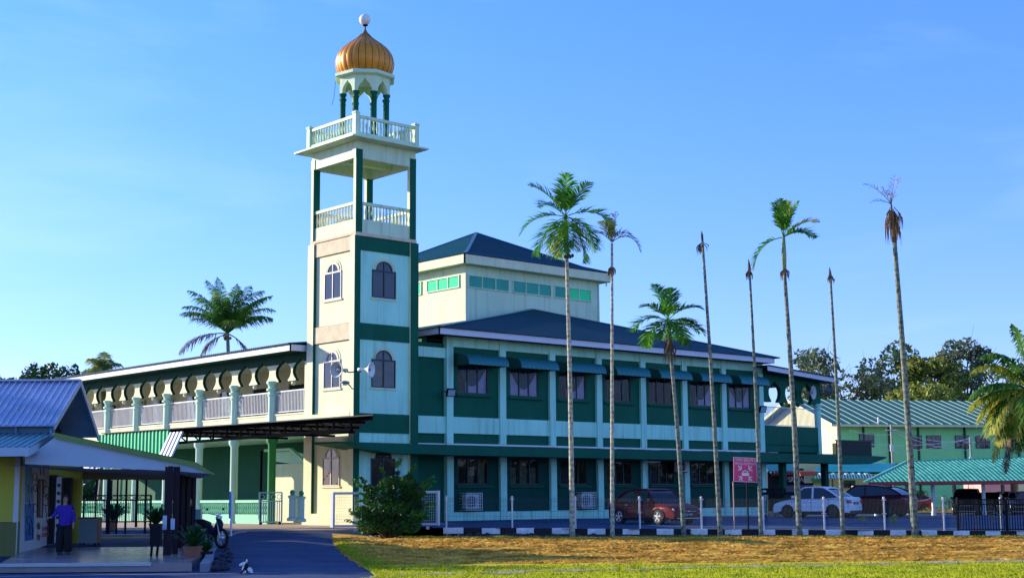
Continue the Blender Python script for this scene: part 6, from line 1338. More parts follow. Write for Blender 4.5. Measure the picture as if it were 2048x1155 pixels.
a = AZ_(565, 1143.6, 0); b.quad(UV(c.dot(RH)+.02, c.dot(FH)-.05, .0065), UV(a.dot(RH), a.dot(FH)-.02, .0065), UV(a.dot(RH), a.dot(FH)+.02, .0065), UV(c.dot(RH)+.02, c.dot(FH)+.05, .0065))
tag(b.build('painted_line', pm('worn lilac road paint', (.42, .42, .50), .8, .3, 6, 0)), kind='structure')
# potted plants
mTerra = pm('terracotta', (.30, .12, .07), .7, .2, 5, .004)
def pot(loc, h, r, label, mat=mTerra, n=46, lh=.7, m2=None, lw=.03):
    R = random.Random(hash(label) % 1000 if False else int(abs(loc.x*100)) % 997); t = thing('potted_plant', label, 'plant', loc, 0, 'potted plants around the porch')
    b = MB(); b.lathe(loc, [(r*.7, 0), (r*.85, h*.5), (r, h*.92), (r*1.08, h*.93), (r*1.08, h), (r*.9, h), (r*.85, h*.85)], 18); b.build('pot', mat, t, smooth=True, auto=40); b = MB()
    for k in range(n):
        a = R.uniform(0, 6.28); e = R.uniform(.5, 1.4); d0 = Vector((math.cos(a)*math.cos(e), math.sin(a)*math.cos(e), math.sin(e))); p = loc+up*h*.85+d0*.03; L_ = lh*R.uniform(.6, 1.1); pts = [p, p+d0*L_*.5, p+d0*L_*.85+up*-.05*L_, p+d0*L_*1.05-up*.25*L_]; s = d0.cross(up).normalized()*lw
        b.quad(pts[0]-s*.4, pts[0]+s*.4, pts[1]+s, pts[1]-s); b.quad(pts[1]-s, pts[1]+s, pts[2]+s*.8, pts[2]-s*.8); b.quad(pts[2]-s*.8, pts[2]+s*.8, pts[3]+s*.05, pts[3]-s*.05)
    b.build('leaves', m2 or mBush2, t)
mBush2 = leafmat('pot plant leaves', (.012, .06, .012), (.03, .13, .02), (.10, .22, .04), 2, .3)
q = AV(385, 1107, 37.6); q.z = .22; pot(q, .30, .25, 'spiky green plant in a terracotta pot beside the porch posts', n=90, lh=.75)
q = AV(412, 1085, 40); q.z = .1; pot(q, .2, .2, 'low dark leafy pot plant below the motorcycle', mBlackP, 60, .5)
q = AV(226, 1046, 60); q.z = .46; pot(q, .42, .2, 'tall leafy plant in a clay pot left in the courtyard', n=60, lh=1.0, lw=.05)
q = AV(312, 1046, 57); q.z = .42; pot(q, .35, .28, 'large dark leafy plant right of the courtyard screen', mBlackP, 70, 1.0, lw=.05)
q = AV(640, 1060, 58.5)
# ------------------------------------------------------------------ courtyard greenery seen through the porch
# ------------------------------------------------------------------ motorcycle
q = AV(418, 1068, 45.5); q.z = gz(-9.7, 45.5)+.02; t = thing('motorcycle', 'dark small motorcycle parked beside the porch, facing right', 'motorcycle', q); f_ = (RH*.8-FH*.6).normalized(); mMo = paint('dark blue motorcycle paint', (.012, .016, .05))
def mp_(x, z, s=0): return q+f_*x+up*z+f_.cross(up)*s
for x in (-.58, .58):
    b = MB(); c = mp_(x, .29); r_ = [c+f_*.27*math.cos(a)+up*.27*math.sin(a) for a in [2*math.pi*i/20 for i in range(21)]]; b.tube(r_, .05, 6); w_ = b.build('wheel', mTyre, t, smooth=True); b = MB()
    for k in range(8): a = 2*math.pi*k/8; b.bar(c, c+f_*.23*math.cos(a)+up*.23*math.sin(a), .012)
    b.cyl(c-f_.cross(up)*.06, c+f_.cross(up)*.06, .07, .07, 10); b.build('spokes', mRim, w_)
b = MB(); b.tube([mp_(-.55, .62), mp_(-.2, .70), mp_(.05, .60), mp_(.25, .45), mp_(.40, .80)], [.06, .12, .11, .09, .05], 8); b.tube([mp_(-.1, .5), mp_(.1, .35), mp_(.2, .4)], [.12, .13, .08], 8); b.tube([mp_(.38, .95), mp_(.52, .72), mp_(.56, .5)], [.07, .10, .03], 8); b.build('fairing', mMo, t, smooth=True)
b = MB(); b.tube([mp_(-.62, .80), mp_(-.3, .78), mp_(.02, .72)], [.07, .10, .08], 8); b.build('seat', mTrim, t, smooth=True)
b = MB(); b.tube([mp_(.58, .29, .07), mp_(.45, .75, .07), mp_(.38, 1.0, .03)], .022, 6); b.tube([mp_(.58, .29, -.07), mp_(.45, .75, -.07), mp_(.38, 1.0, -.03)], .022, 6); b.tube([mp_(.30, 1.06, -.32), mp_(.37, 1.0, 0), mp_(.30, 1.06, .32)], .018, 6); b.tube([mp_(-.1, .3, .1), mp_(-.6, .3, .14)], .035, 6); b.build('fork_and_bars', mRim, t)
b = MB(); b.lathe(mp_(.46, .93), [(.02, -.06), (.09, -.03), (.09, .04), (.02, .07)], 10); b.build('headlight', mLampC, t, smooth=True)
b = MB(); b.lathe(mp_(.27, 1.18, .33), [(.005, -.04), (.05, 0), (.005, .05)], 8); b.lathe(mp_(.27, 1.18, -.33), [(.005, -.04), (.05, 0), (.005, .05)], 8); b.tube([mp_(-.65, .6), mp_(-.8, .5)], [.06, .03], 6); b.build('mirrors_and_mudguard', mTrim, t, smooth=True)
# pale board / box behind the motorcycle
a, c = AV(379, 1048, 52.5), AV(401, 1048, 52.5); b = MB(); a.z = c.z = .3; b.obox(a, c-a, FH*.3, up*1.05); o = b.build('glass_cabinet', pm('aqua glass board', (.12, .32, .32), .3, .15, 2, 0), None, bevel=.01); tag(o, 'pale aqua upright board behind the motorcycle', 'board')
# ------------------------------------------------------------------ person and cat
def skin(name, joints, edges, mat, parent, root, sub=2, close=True):
    me = bpy.data.meshes.new(name); im = wm(parent).inverted(); me.from_pydata([tuple(im @ Vector(j[0])) for j in joints], edges, []); o = bpy.data.objects.new(name, me); COL.objects.link(o); o.parent = parent
    md = o.modifiers.new('skin', 'SKIN'); md.use_smooth_shade = True
    for i, j in enumerate(joints):
        sv_ = me.skin_vertices[0].data[i]; r = j[1]; sv_.radius = (r, r) if not hasattr(r, '__len__') else r; sv_.use_root = (i == root)
    s_ = o.modifiers.new('sub', 'SUBSURF'); s_.levels = s_.render_levels = sub; me.materials.append(mat); return o
pq = UV(U2(137, 40.6), 40.6, .222); pe = thing('person', 'person in a purple long sleeved shirt and dark trousers walking on the porch', 'person', pq)
def pt(x, z, y=0): return pq+RH*x+up*z-FH*y     # x image right, y towards camera
mSkin = pm('brown skin', (.34, .18, .12), .6, .05, 6, 0); mShirt = pm('purple shirt cloth', (.045, .018, .30), .85, .15, 6, .01); mTrou = pm('black trouser cloth', (.006, .006, .01), .9, .2, 6, .01); mHair = pm('black hair', (.01, .008, .008), .6, .2, 9, .0); mShoe = pm('dark shoes', (.03, .03, .035), .5, .1, 5, 0)
J = [(pt(0, .86), (.10, .07)), (pt(0, 1.06), (.11, .08)), (pt(0, 1.27), (.16, .10)), (pt(0, 1.36), (.07, .06)), (pt(.0, 1.42), (.05, .05)), (pt(.0, 1.47, .01), (.062, .075)), (pt(0, 1.55, .01), (.072, .085)), (pt(0, 1.61, .0), (.05, .06)),
     (pt(-.17, 1.31), .052), (pt(-.27, 1.10, .02), .040), (pt(-.36, 1.02, .12), .03), (pt(-.41, 1.01, .16), (.035, .018)),
     (pt(.17, 1.31), .052), (pt(.25, 1.06, -.02), .040), (pt(.26, .84, .03), .030), (pt(.265, .76, .04), (.035, .018)),
     (pt(-.09, .80), .085), (pt(-.10, .46, .03), .060), (pt(-.09, .08, -.02), .040), (pt(-.10, .03, .08), (.04, .03)),
     (pt(.09, .80), .085), (pt(.11, .46, .06), .060), (pt(.12, .10, -.06), .040), (pt(.13, .04, .04), (.04, .03))]
Eg = [(0, 1), (1, 2), (2, 3), (3, 4), (4, 5), (5, 6), (6, 7), (2, 8), (8, 9), (9, 10), (10, 11), (2, 12), (12, 13), (13, 14), (14, 15), (0, 16), (16, 17), (17, 18), (18, 19), (0, 20), (20, 21), (21, 22), (22, 23)]
# five fingers and a thumb's root on each palm, one continuous skin
for w_, sx in ((11, -1), (15, 1)):
    bj = J[w_][0]
    for k in range(4):
        n = len(J); off_ = (k-1.5)*.018; ln = [.06, .07, .066, .05][k]
        if sx < 0: a = bj+Vector((0, 0, off_))+RH*-.03-FH*.01; c = a+RH*-ln*.6-FH*.02-up*.01
        else: a = bj-up*.03-FH*off_; c = a-up*ln*.7-RH*.008
        J += [(a, .010), (c, .008)]; Eg += [(w_, n), (n, n+1)]
    n = len(J); th = bj+(up*.02-FH*.02-RH*.01 if sx < 0 else -FH*.03-RH*.015); J += [(th, .011), (th+(up*.025-RH*.01 if sx < 0 else -up*.03-FH*.008), .009)]; Eg += [(w_, n), (n, n+1)]
skin('body', J, Eg, mSkin, pe, 0, 1)
S_ = [(pt(0, .74), (.20, .15)), (pt(0, 1.00), (.175, .13)), (pt(0, 1.24), (.175, .12)), (pt(0, 1.355), (.09, .075)), (pt(-.18, 1.31), .075), (pt(-.27, 1.10, .02), .060), (pt(-.345, 1.03, .11), .045), (pt(.18, 1.31), .075), (pt(.25, 1.06, -.02), .060), (pt(.26, .87, .03), .046)]
skin('shirt', S_, [(0, 1), (1, 2), (2, 3), (2, 4), (4, 5), (5, 6), (2, 7), (7, 8), (8, 9)], mShirt, pe, 1)
Tt = [(pt(0, .92), (.16, .12)), (pt(-.09, .76), (.125, .13)), (pt(-.115, .42, .03), (.115, .12)), (pt(-.115, .03, .0), (.11, .12)), (pt(.09, .76), (.125, .13)), (pt(.12, .42, .05), (.115, .12)), (pt(.13, .04, -.03), (.11, .12))]
skin('trousers', Tt, [(0, 1), (1, 2), (2, 3), (0, 4), (4, 5), (5, 6)], mTrou, pe, 0)
b = MB(); hc = pt(0, 1.545, -.02); b.lathe(hc, [(.085*math.sin(math.pi*i/10)+.001, .11*math.sin(-math.pi/2+math.pi*i/10)+.02) for i in range(11)], 14); b.build('hair', mHair, pe, smooth=True)
b = MB()
for sx in (-.03, .03): b.lathe(pt(sx, 1.54, .095), [(.002, -.01), (.012, 0), (.002, .01)], 6)
b.build('eyes', mHair, pe); b = MB(); b.obox(pt(-.01, 1.50, .10), RH*.02, -FH*.025, up*.03); b.build('nose', mSkin, pe); b = MB(); b.obox(pt(-.02, 1.475, .093), RH*.04, -FH*.008, up*.01); b.build('mouth', mRedM, pe)
b = MB()
for sx, y in ((-.10, .06), (.13, .0)): b.tube([pt(sx, .035, y-.08), pt(sx, .04, y), pt(sx, .03, y+.13)], [.045, .05, .035], 8)
b.build('shoes', mShoe, pe, smooth=True)
# cat sitting on the painted line
cq = AZ_(491, 1146, .0); cq.z = .004; ct = thing('cat', 'black and white cat curled up washing on the driveway', 'cat', cq)
def cp_(x, z, y=0): return cq+(RH*x+up*z-FH*y)*1.35
mCat = None
m, t_, bs = newmat('black and white fur'); g = t_.nodes.new('ShaderNodeTexCoord'); n1 = t_.nodes.new('ShaderNodeTexNoise'); n1.inputs['Scale'].default_value = 7; n1.inputs['Detail'].default_value = 1; t_.links.new(g.outputs['Object'], n1.inputs['Vector']); r = t_.nodes.new('ShaderNodeValToRGB'); r.color_ramp.interpolation = 'CONSTANT'; r.color_ramp.elements[0].color = (.012, .012, .016, 1); r.color_ramp.elements[1].position = .44; r.color_ramp.elements[1].color = (.72, .70, .74, 1); t_.links.new(n1.outputs['Fac'], r.inputs[0]); t_.links.new(r.outputs[0], bs.inputs['Base Color']); bs.inputs['Roughness'].default_value = .95; mCat = m
J = [(cp_(.05, .075), (.075, .07)), (cp_(.0, .12, .01), (.07, .065)), (cp_(-.03, .17, .02), (.05, .05)), (cp_(-.07, .155, .04), (.04, .04)), (cp_(-.105, .135, .06), (.022, .02)),
     (cp_(-.03, .08, .06), .028), (cp_(-.05, .02, .09), .020), (cp_(-.08, .012, .12), .014), (cp_(.0, .07, -.02), .028), (cp_(-.06, .02, .0), .018), (cp_(.06, .05, .07), .04), (cp_(.0, .02, .11), .02), (cp_(-.06, .015, .14), .014),
     (cp_(.12, .03, .0), .02), (cp_(.13, .02, .08), .014), (cp_(.06, .02, .14), .011), (cp_(.09, .05, -.05), .04), (cp_(.05, .02, -.1), .018), (cp_(.05, .21, .0), .022), (cp_(.06, .245, .02), .012)]
skin('body', J[:18]+[(cp_(.02, .20, .03), .02), (cp_(.035, .245, .05), .013)], [(0, 1), (1, 2), (2, 3), (3, 4), (1, 5), (5, 6), (6, 7), (1, 8), (8, 9), (0, 10), (10, 11), (11, 12), (0, 13), (13, 14), (14, 15), (0, 16), (16, 17), (1, 18), (18, 19)], mCat, ct, 0)
b = MB()
for s in (-.02, .02): p = cp_(-.06, .185, .04)-FH*s*1.2; b.add([p-FH*.013, p+FH*.013, p+up*.035-RH*.005, p+RH*.012], [(0, 1, 2), (1, 3, 2), (3, 0, 2)])
b.build('ears', mHair, ct)
# ------------------------------------------------------------------ RIGHT BACKGROUND
# school block with green ribbed roof
sb = thing('school_block', 'long light green two storey school block with ribbed dark green roof', 'building', UV(40, 115, .3)); mSch = pm('light green school wall', (.32, .82, .30), .7, .08, .5, .004, streak=.15); mSchC = pm('cream gable wall', (.72, .70, .40), .7, .08, .5, .004)
c0_ = AV(1681, 846, 140); th = math.radians(15); ax = (RH*math.cos(th)+FH*math.sin(th)); ay = (-RH*math.sin(th)+FH*math.cos(th)); G = UV(c0_.dot(RH), c0_.dot(FH), 0); Le, De = 34.0, 18.5; ze = c0_.z; rp_ = AV(1610, 800, 0.001+(G+ay*De/2).dot(FH)); zr_ = 11.45
b = MB(); b.obox(G+up*.3+ay*.01, ax*Le, ay*De, up*(ze-.4)); b.build('wall', mSch, sb)
b = MB(); b.prism([(0, .3), (0, ze-.1), (De/2, zr_-.15), (De, ze-.1), (De, .3)], tuple(G-ax*.02), tuple(ay), (0, 0, 1), tuple(-ax*.1)); b.build('gable_wall', mSchC, sb)
mSR = pm('dark green ribbed roof', (.015, .12, .08), .4, .1, .5, .0, metal=.2); mSRl = pm('pale green roof rib', (.18, .38, .28), .5, .1, 1, 0)
e0 = G-ax*1.5-ay*1.1+up*(ze-.12); e1 = e0+ax*(Le+1.2); r0_ = G-ax*1.2+ay*De/2+up*zr_; r1_ = r0_+ax*(Le+1.2); f0 = G-ax*1.2+ay*(De+.9)+up*(ze-.12); f1 = f0+ax*(Le+1.2)
for A_, B2, C2, D3 in ((e0, e1, r1_, r0_), (f0, f1, r1_, r0_)):
    nr = (B2-A_).cross(D3-A_).normalized(); nr = nr if nr.z > 0 else -nr; b = MB(); b.add([A_, B2, C2, D3]+[p-nr*.08 for p in (A_, B2, C2, D3)], [(0, 1, 2, 3), (7, 6, 5, 4), (0, 4, 5, 1), (1, 5, 6, 2), (2, 6, 7, 3), (3, 7, 4, 0)]); rr = b.build('roof', mSR, sb); b = MB()
    for i in range(36): b.bar(A_.lerp(B2, i/35)+nr*.04, D3.lerp(C2, i/35)+nr*.04, .055, .06, up=nr)
    b.build('roof_ribs', mSRl, rr)
b = MB(); b.bar(e0-up*.1, r0_-up*.1, .08, .30); b.bar(f0-up*.1, r0_-up*.1, .08, .30); b.bar(e0-up*.12, e1-up*.12, .08, .22); b.build('eave_board', mSchC, sb)
for s in (2.4, 5.2, 8.4, 13.6, 19.7, 25.4):
    b = MB(); b.bar(G+ax*s-ay*.08+up*(ze-.3), G+ax*s-ay*.08+up*.5, .16); b.build('downpipe', pm('dark green pipe', (.01, .07, .04), .5, .1, 1, 0), sb)
b = MB(); b.obox(G-ay*.25+up*3.4, ax*Le, ay*.24, up*.7); b.build('floor_beam', mGreen, sb)
for i, px in enumerate((1829, 1867, 1924, 1965, 2005, 1733)):
    yc = 883 if px > 1800 else 880
    # intersection with the long wall
    r = ray(px, yc); n_ = -ay; k_ = (G-O3).dot(n_)/r.dot(n_); c = O3+r*k_; f = MB(); w2, h2_ = .80, .64
    f.obox(c-ax*w2-up*h2_-ay*.08, ax*w2*2, ay*.07, up*h2_*2); wn = f.build('window', pm('navy window frame', (.03, .05, .12), .5, .1, 2, 0), sb); f = MB()
    for sx in range(3):
        for sz in range(2): f.obox(c-ax*w2*.94+ax*w2*1.27*sx/2*.98-up*h2_*.92+up*h2_*.96*sz-ay*.10, ax*w2*.56, ay*.015, up*h2_*.86)
    f.build('pane', mGlassD, wn)
b = MB(); b.box(0, 0, 0, 0, 0, 0) if False else None; p = AV(1757, 845, 138); b.cyl(p, p+up*.55, .09, .09, 8); b.build('roof_vent', mWhite, sb)
# cream building at far right
q = AV(2034, 900, 150); b = MB(); t = thing('cream_building', 'cream building edge behind the coconut palm at the right border', 'building', q); b.obox(UV(U2(2032, 150), 150, .3), RH*8, FH*8, up*9.6); b.build('wall', pm('peach wall', (.70, .48, .34), .8, .1, .5, 0), t); b = MB(); b.obox(UV(U2(2032, 150)-.3, 149.6, 9.9), RH*9, FH*9, up*.4); b.build('roof', mRoof, t)
b = MB(); b.obox(UV(U2(2040, 150), 149.9, 5), RH*1.2, FH*.08, up*1.4); b.build('window', mFrame, t)
# tiled carport
cpk = thing('tiled_carport', 'open carport with bright green tiled hip roof and red eave board', 'carport', UV(24, 80, .55))
mt_, t_, bs = newmat('green roof tiles'); g = t_.nodes.new('ShaderNodeTexCoord'); mpn = t_.nodes.new('ShaderNodeMapping'); mpn.inputs['Rotation'].default_value = (0, 0, math.pi/2-YAW); t_.links.new(g.outputs['Object'], mpn.inputs['Vector'])
w1 = t_.nodes.new('ShaderNodeTexWave'); w1.bands_direction = 'X'; w1.inputs['Scale'].default_value = 1.05; t_.links.new(mpn.outputs[0], w1.inputs['Vector']); w2_ = t_.nodes.new('ShaderNodeTexWave'); w2_.bands_direction = 'Y'; w2_.wave_profile = 'SAW'; w2_.inputs['Scale'].default_value = .9; t_.links.new(mpn.outputs[0], w2_.inputs['Vector'])
ad = t_.nodes.new('ShaderNodeMath'); ad.operation = 'ADD'; t_.links.new(w1.outputs['Fac'], ad.inputs[0]); t_.links.new(w2_.outputs['Fac'], ad.inputs[1]); bu = t_.nodes.new('ShaderNodeBump'); bu.inputs['Distance'].default_value = .09; t_.links.new(ad.outputs[0], bu.inputs['Height']); t_.links.new(bu.outputs[0], bs.inputs['Normal'])
rr_ = t_.nodes.new('ShaderNodeValToRGB'); n1 = t_.nodes.new('ShaderNodeTexNoise'); n1.inputs['Scale'].default_value = 3; n1.inputs['Detail'].default_value = 6; t_.links.new(g.outputs['Object'], n1.inputs['Vector']); rr_.color_ramp.elements[0].position = .35; rr_.color_ramp.elements[0].color = (.05, .36, .22, 1); rr_.color_ramp.elements[1].position = .65; rr_.color_ramp.elements[1].color = (.14, .62, .38, 1); t_.links.new(n1.outputs['Fac'], rr_.inputs[0]); t_.links.new(rr_.outputs[0], bs.inputs['Base Color']); bs.inputs['Roughness'].default_value = .5
vE = 98.0; EL_ = AV(1728, 963, vE); ER_ = AV(2200, 958, vE); RL_ = AV(1812, 922, vE+5.8); RR_ = AV(2200, 908, vE+5.8); BL_ = UV(EL_.dot(RH)*1.118+1.2, vE+11.6, EL_.z); BR_ = UV(ER_.dot(RH), vE+11.6, ER_.z)
b = MB(); b.quad(EL_, ER_, RR_, RL_); b.quad(BL_, EL_, RL_); b.quad(BR_, BL_, RL_, RR_); b.build('tiled_roof', mt_, cpk)
b = MB(); b.bar(EL_, RL_, .16, .09); b.bar(RL_, RR_, .18, .1); b.build('ridge_tiles', pm('pale green ridge tiles', (.22, .52, .38), .5, .1, 3, 0), cpk)
mRedB = pm('red eave board', (.52, .06, .05), .5, .1, 3, 0)
b = MB(); b.bar(EL_-up*.12+RH*.3, ER_-up*.12, .06, .20); b.bar(EL_-up*.12+RH*.3, BL_-up*.12+RH*.3, .06, .2); b.build('eave_board', mRedB, cpk); b = MB(); b.add([EL_-up*.2+RH*.3, ER_-up*.2, BR_-up*.2, BL_-up*.2+RH*.3], [(0, 1, 2, 3)]); b.build('soffit', mDark, cpk)
for px in (1741, 1854, 1954, 2056):
    for v in (vE+1.3, vE+7.8):
        b = MB(); q = UV(U2(px, vE+1.3)/1.0, v, .19); b.lathe(q, [(.17, 0), (.17, .25), (.13, .3), (.13, EL_.z-.36)], 10) if v < vE+2 else b.bar(q, q+up*(EL_.z-.4), .2); b.build('carport_column', mWhite, cpk, smooth=v < vE+2, auto=40)
# grass strip and planting beyond
b = MB(); b.quad(UV(24, 112, .23), UV(60, 112, .23), UV(60, 124, .23), UV(24, 124, .23)); tag(b.build('far_lawn', mLawn), kind='structure')
def far_blades(R): return None
V, F = leaf_cloud([(tuple(UV(R2.uniform(27, 42), R2.uniform(112, 123), .30)), .35) for k in range(90)], 90, .12, R2, .3); o = fastmesh('rough_grass', V, F, leafmat('rough yellow grass', (.12, .15, .02), (.34, .30, .06), (.45, .4, .1), .8, .3)); tag(o, 'rough yellow green grass beyond the carport', 'grass', kind='stuff')
def bushy(px, py, v, r, n, mat, label, seed):
    R = np.random.RandomState(seed); c = AV(px, py, v); t = thing('shrub', label, 'shrub', Vector((c.x, c.y, .5)), 0); cl = [(tuple(c+Vector((R.uniform(-r, r), R.uniform(-r, r), R.uniform(-r*.6, r*.6)))), r*.5) for k in range(n)]; V, F = leaf_cloud(cl, 240, .10, R); fastmesh('leaves', V, F, mat, t); b = MB(); b.tube([Vector((c.x, c.y, .5)), c], .05, 5); b.build('stem', mBark, t)
bushy(1838, 988, 120, .6, 9, mTD, 'dark round shrub beside the red car beyond the carport', 1); bushy(2040, 893, 134, .9, 8, mTB, 'dark shrub below the cream building at the right edge', 2)
bushy(1898, 1000, 118, .5, 8, leafmat('brown dry leaves', (.25, .14, .08), (.45, .33, .2), None, 1), 'dry pale shrub left of the black sport utility car', 3)
# red bin, rope barrier, frame structure
q = AV(1793, 1010, 114); q.z = .25; t = thing('red_bin', 'red upright box beside the far red car', 'box', q); b = MB(); b.obox(q-RH*.2, RH*.42, FH*.4, up*.75); b.build('body', mRedB, t, bevel=.03); b = MB(); b.obox(q-RH*.24+up*.75, RH*.5, FH*.46, up*.07); b.build('lid', mRedB, t)
b = MB(); a, c = AV(1800, 994, 113), AV(1875, 990, 113); pts = [a.lerp(c, i/12)+up*(-.35*math.sin(math.pi*i/12)) for i in range(13)]; b.tube(pts, .05, 5); o = b.build('white_barrier_rope', mWhite); tag(o, 'white sagging barrier between the red box and the carport column', 'barrier')
q = AV(1768, 1022, 97); q.z = .2; t = thing('grey_cabinet', 'grey green electrical cabinet right of the plum car', 'cabinet', q); b = MB(); b.obox(q-RH*.3, RH*.75, FH*.4, up*1.35); b.build('body', pm('grey green box', (.09, .14, .11), .6, .1, 2, 0), t, bevel=.02); b = MB()
for k in range(3): b.obox(q-RH*.28+up*(.2+.28*k)-FH*.01, RH*.7, FH*.012, up*.02)
b.build('seams', mBlackM, t)
# pink walled kiosks far right
q = AV(1975, 985, 100); t = thing('pink_wall_building', 'low pale pink building behind the parked black cars', 'building', q); b = MB(); b.obox(UV(U2(1952, 122), 122, .2), RH*2.4, FH*5, up*2.7); b.build('wall', pm('pink wall', (.72, .36, .32), .7, .1, 1, 0), t); b = MB(); b.obox(UV(U2(1952, 122), 121.7, 3.3), RH*7, FH*6, up*.2); b.build('roof', mSR, t); b = MB(); b.obox(UV(U2(2024, 122), 122, .2), RH*2.2, FH*5, up*2.7); b.build('wall', mSchC, t)
# turquoise roofed hut and striped awning
ht = thing('turquoise_hut', 'yellow hut with turquoise roof and a white and green striped awning', 'hut', UV(21.5, 98, .4)); vH = 118.0
b = MB(); b.obox(UV(U2(1560, vH), vH+1, .4), RH*(U2(1762, vH)-U2(1560, vH)), FH*3, up*(AV(1600, 917, vH+1).z-.4)); b.build('wall', pm('pale yellow wall', (.80, .76, .38), .7, .06, .6, 0), ht)
A_, B2, C2, D3 = AV(1624, 943, vH-2.2), AV(1775, 943, vH-2.2), AV(1795, 926, vH), AV(1652, 924, vH); ribbed('roof', A_, B2, C2, D3, 26, pm('turquoise roof', (.05, .50, .46), .4, .15, 1, 0), ht, .03, .05)
b = MB(); b.bar(A_-up*.08, B2-up*.08, .06, .14); b.bar(B2-up*.05, C2-up*.05, .1, .16); b.build('eave_board', mBlackM, ht)
b = MB(); n = 36; a0, a1 = AV(1622, 946, vH-2.4), AV(1740, 946, vH-2.4); lo_ = AV(1622, 956, vH-3.3); vs = []
for i in range(n+1): p = a0.lerp(a1, i/n); off = [0, .06, .06, 0][i % 4]; vs += [p+up*off, p-FH*.5+up*(-.10+off), p-FH*.85+up*(lo_.z-a0.z)]
b.add(vs, [(3*i+j, 3*i+3+j, 3*i+4+j, 3*i+1+j) for i in range(n) for j in (0, 1)]); m, t_, bs = newmat('white and green striped awning'); g = t_.nodes.new('ShaderNodeTexCoord'); mpn = t_.nodes.new('ShaderNodeMapping'); mpn.inputs['Rotation'].default_value = (0, 0, math.pi/2-YAW); t_.links.new(g.outputs['Object'], mpn.inputs['Vector']); w1 = t_.nodes.new('ShaderNodeTexWave'); w1.inputs['Scale'].default_value = 1.4; t_.links.new(mpn.outputs[0], w1.inputs['Vector']); rr_ = t_.nodes.new('ShaderNodeValToRGB'); rr_.color_ramp.interpolation = 'CONSTANT'; rr_.color_ramp.elements[0].color = (.03, .26, .18, 1); rr_.color_ramp.elements[1].position = .5; rr_.color_ramp.elements[1].color = (.75, .78, .6, 1); t_.links.new(w1.outputs['Fac'], rr_.inputs[0]); t_.links.new(rr_.outputs[0], bs.inputs['Base Color']); b.build('striped_awning', m, ht)
b = MB(); q = AV(1688, 975, vH+.95); b.obox(q-FH*.02, RH*.95, FH*.03, up*.62); wn = b.build('window', pm('brown window frame', (.2, .10, .05), .6, .1, 2, 0), ht); b = MB(); b.obox(q-FH*.03+RH*.06+up*.06, RH*.83, FH*.008, up*.5); b.build('pane', mGlassD, wn)
for px in (1656, 1738): b = MB(); q = UV(U2(px, vH-2), vH-2, .5); b.bar(q, q+up*2.7, .09); b.build('post', mBlackM, ht)
b = MB(); q = AV(1622, 966, vH+.9); b.prism([(0, .3), (.2, 0), (1.0, 0), (1.0, .6), (.2, .6)], tuple(q), tuple(RH), (0, 0, 1), tuple(-FH*.08)); b.build('green_arrow_board', pm('leaf green board', (.12, .40, .12), .6, .1, 2, 0), ht)
# shop front with red awning and heart lettering
vS = 113.0; sh = thing('shop_front', 'red shop front with a heart, white letters and an orange red awning', 'shop', UV(17.3, 93, .4))
b = MB(); b.obox(UV(U2(1528, vS), vS, .4), RH*(U2(1600, vS)-U2(1528, vS)), FH*4, up*3.3); b.build('wall', mDark, sh)
q0, q1 = AV(1558, 950, vS-.1), AV(1598, 948, vS-.1); b = MB(); b.obox(q0-RH*.6, q1-q0+RH*.6, FH*.08, up*.62); fb = b.build('fascia_board', pm('shop red', (.60, .04, .06), .5, .1, 2, 0), sh)
b = MB()
for i in range(16): c = q0.lerp(q1, -.4+1.4*i/16)+up*(.25+.35*((i % 2)))-FH*.05; b.lathe(c, [(.005, -.07), (.07, 0), (.005, .07)], 8)
b.build('white_bunting', mWhite, fb)
b = MB(); c = AV(1567, 957, vS-.35); hp = []
for i in range(24): a = 2*math.pi*i/24; hp.append((.023*16*math.sin(a)**3, .023*(13*math.cos(a)-5*math.cos(2*a)-2*math.cos(3*a)-math.cos(4*a))))
b.prism([(x*.9, z) for x, z in hp][::-1], tuple(c), tuple(RH), (0, 0, 1), tuple(FH*.1)); b.build('heart', pm('heart red', (.75, .01, .03), .4, .05, 2, 0), sh)
l0_ = AV(1577, 962.5, vS-.35); lw_ = AV(1620, 962.5, vS-.35); text_mesh('SRI PADE', 'shop_letters', mWhite, sh, l0_, RH, up, .40, -FH, fit=(lw_-l0_).length, depth=.04)
b = MB(); A_ = AV(1596, 940, vS-.3); b.prism([(0, 0), (0, -.35), (-1.0, -.45), (-.9, -.1)], tuple(A_), tuple(FH), (0, 0, 1), tuple(RH*1.3)); b.build('orange_awning', pm('orange red awning', (.62, .12, .04), .6, .1, 2, 0), sh)
b = MB(); b.prism([(0, 0), (0, .1), (-1.5, -.6), (-1.5, -.7)], tuple(AV(1528, 926, vS)), tuple(FH), (0, 0, 1), tuple(RH*2.3)); b.build('teal_awning', pm('teal awning', (.02, .20, .24), .5, .1, 2, 0), sh)
# mauve boundary wall
a, c = AV(1560, 1000, 92), AV(1627, 1000, 92); b = MB(); a.z = c.z = .5; H3 = AV(1590, 969, 92).z-.5; b.obox(a, c-a, FH*.25, up*H3); o = b.build('mauve_wall', pm('mauve grey plaster', (.30, .24, .32), .8, .12, 1, .01)); b = MB(); b.obox(a-RH*.05-FH*.05+up*H3, (c-a)*1.04, FH*.35, up*.12); b.build('coping', mDark, o); tag(o, 'low mauve plastered wall behind the white car', 'wall')
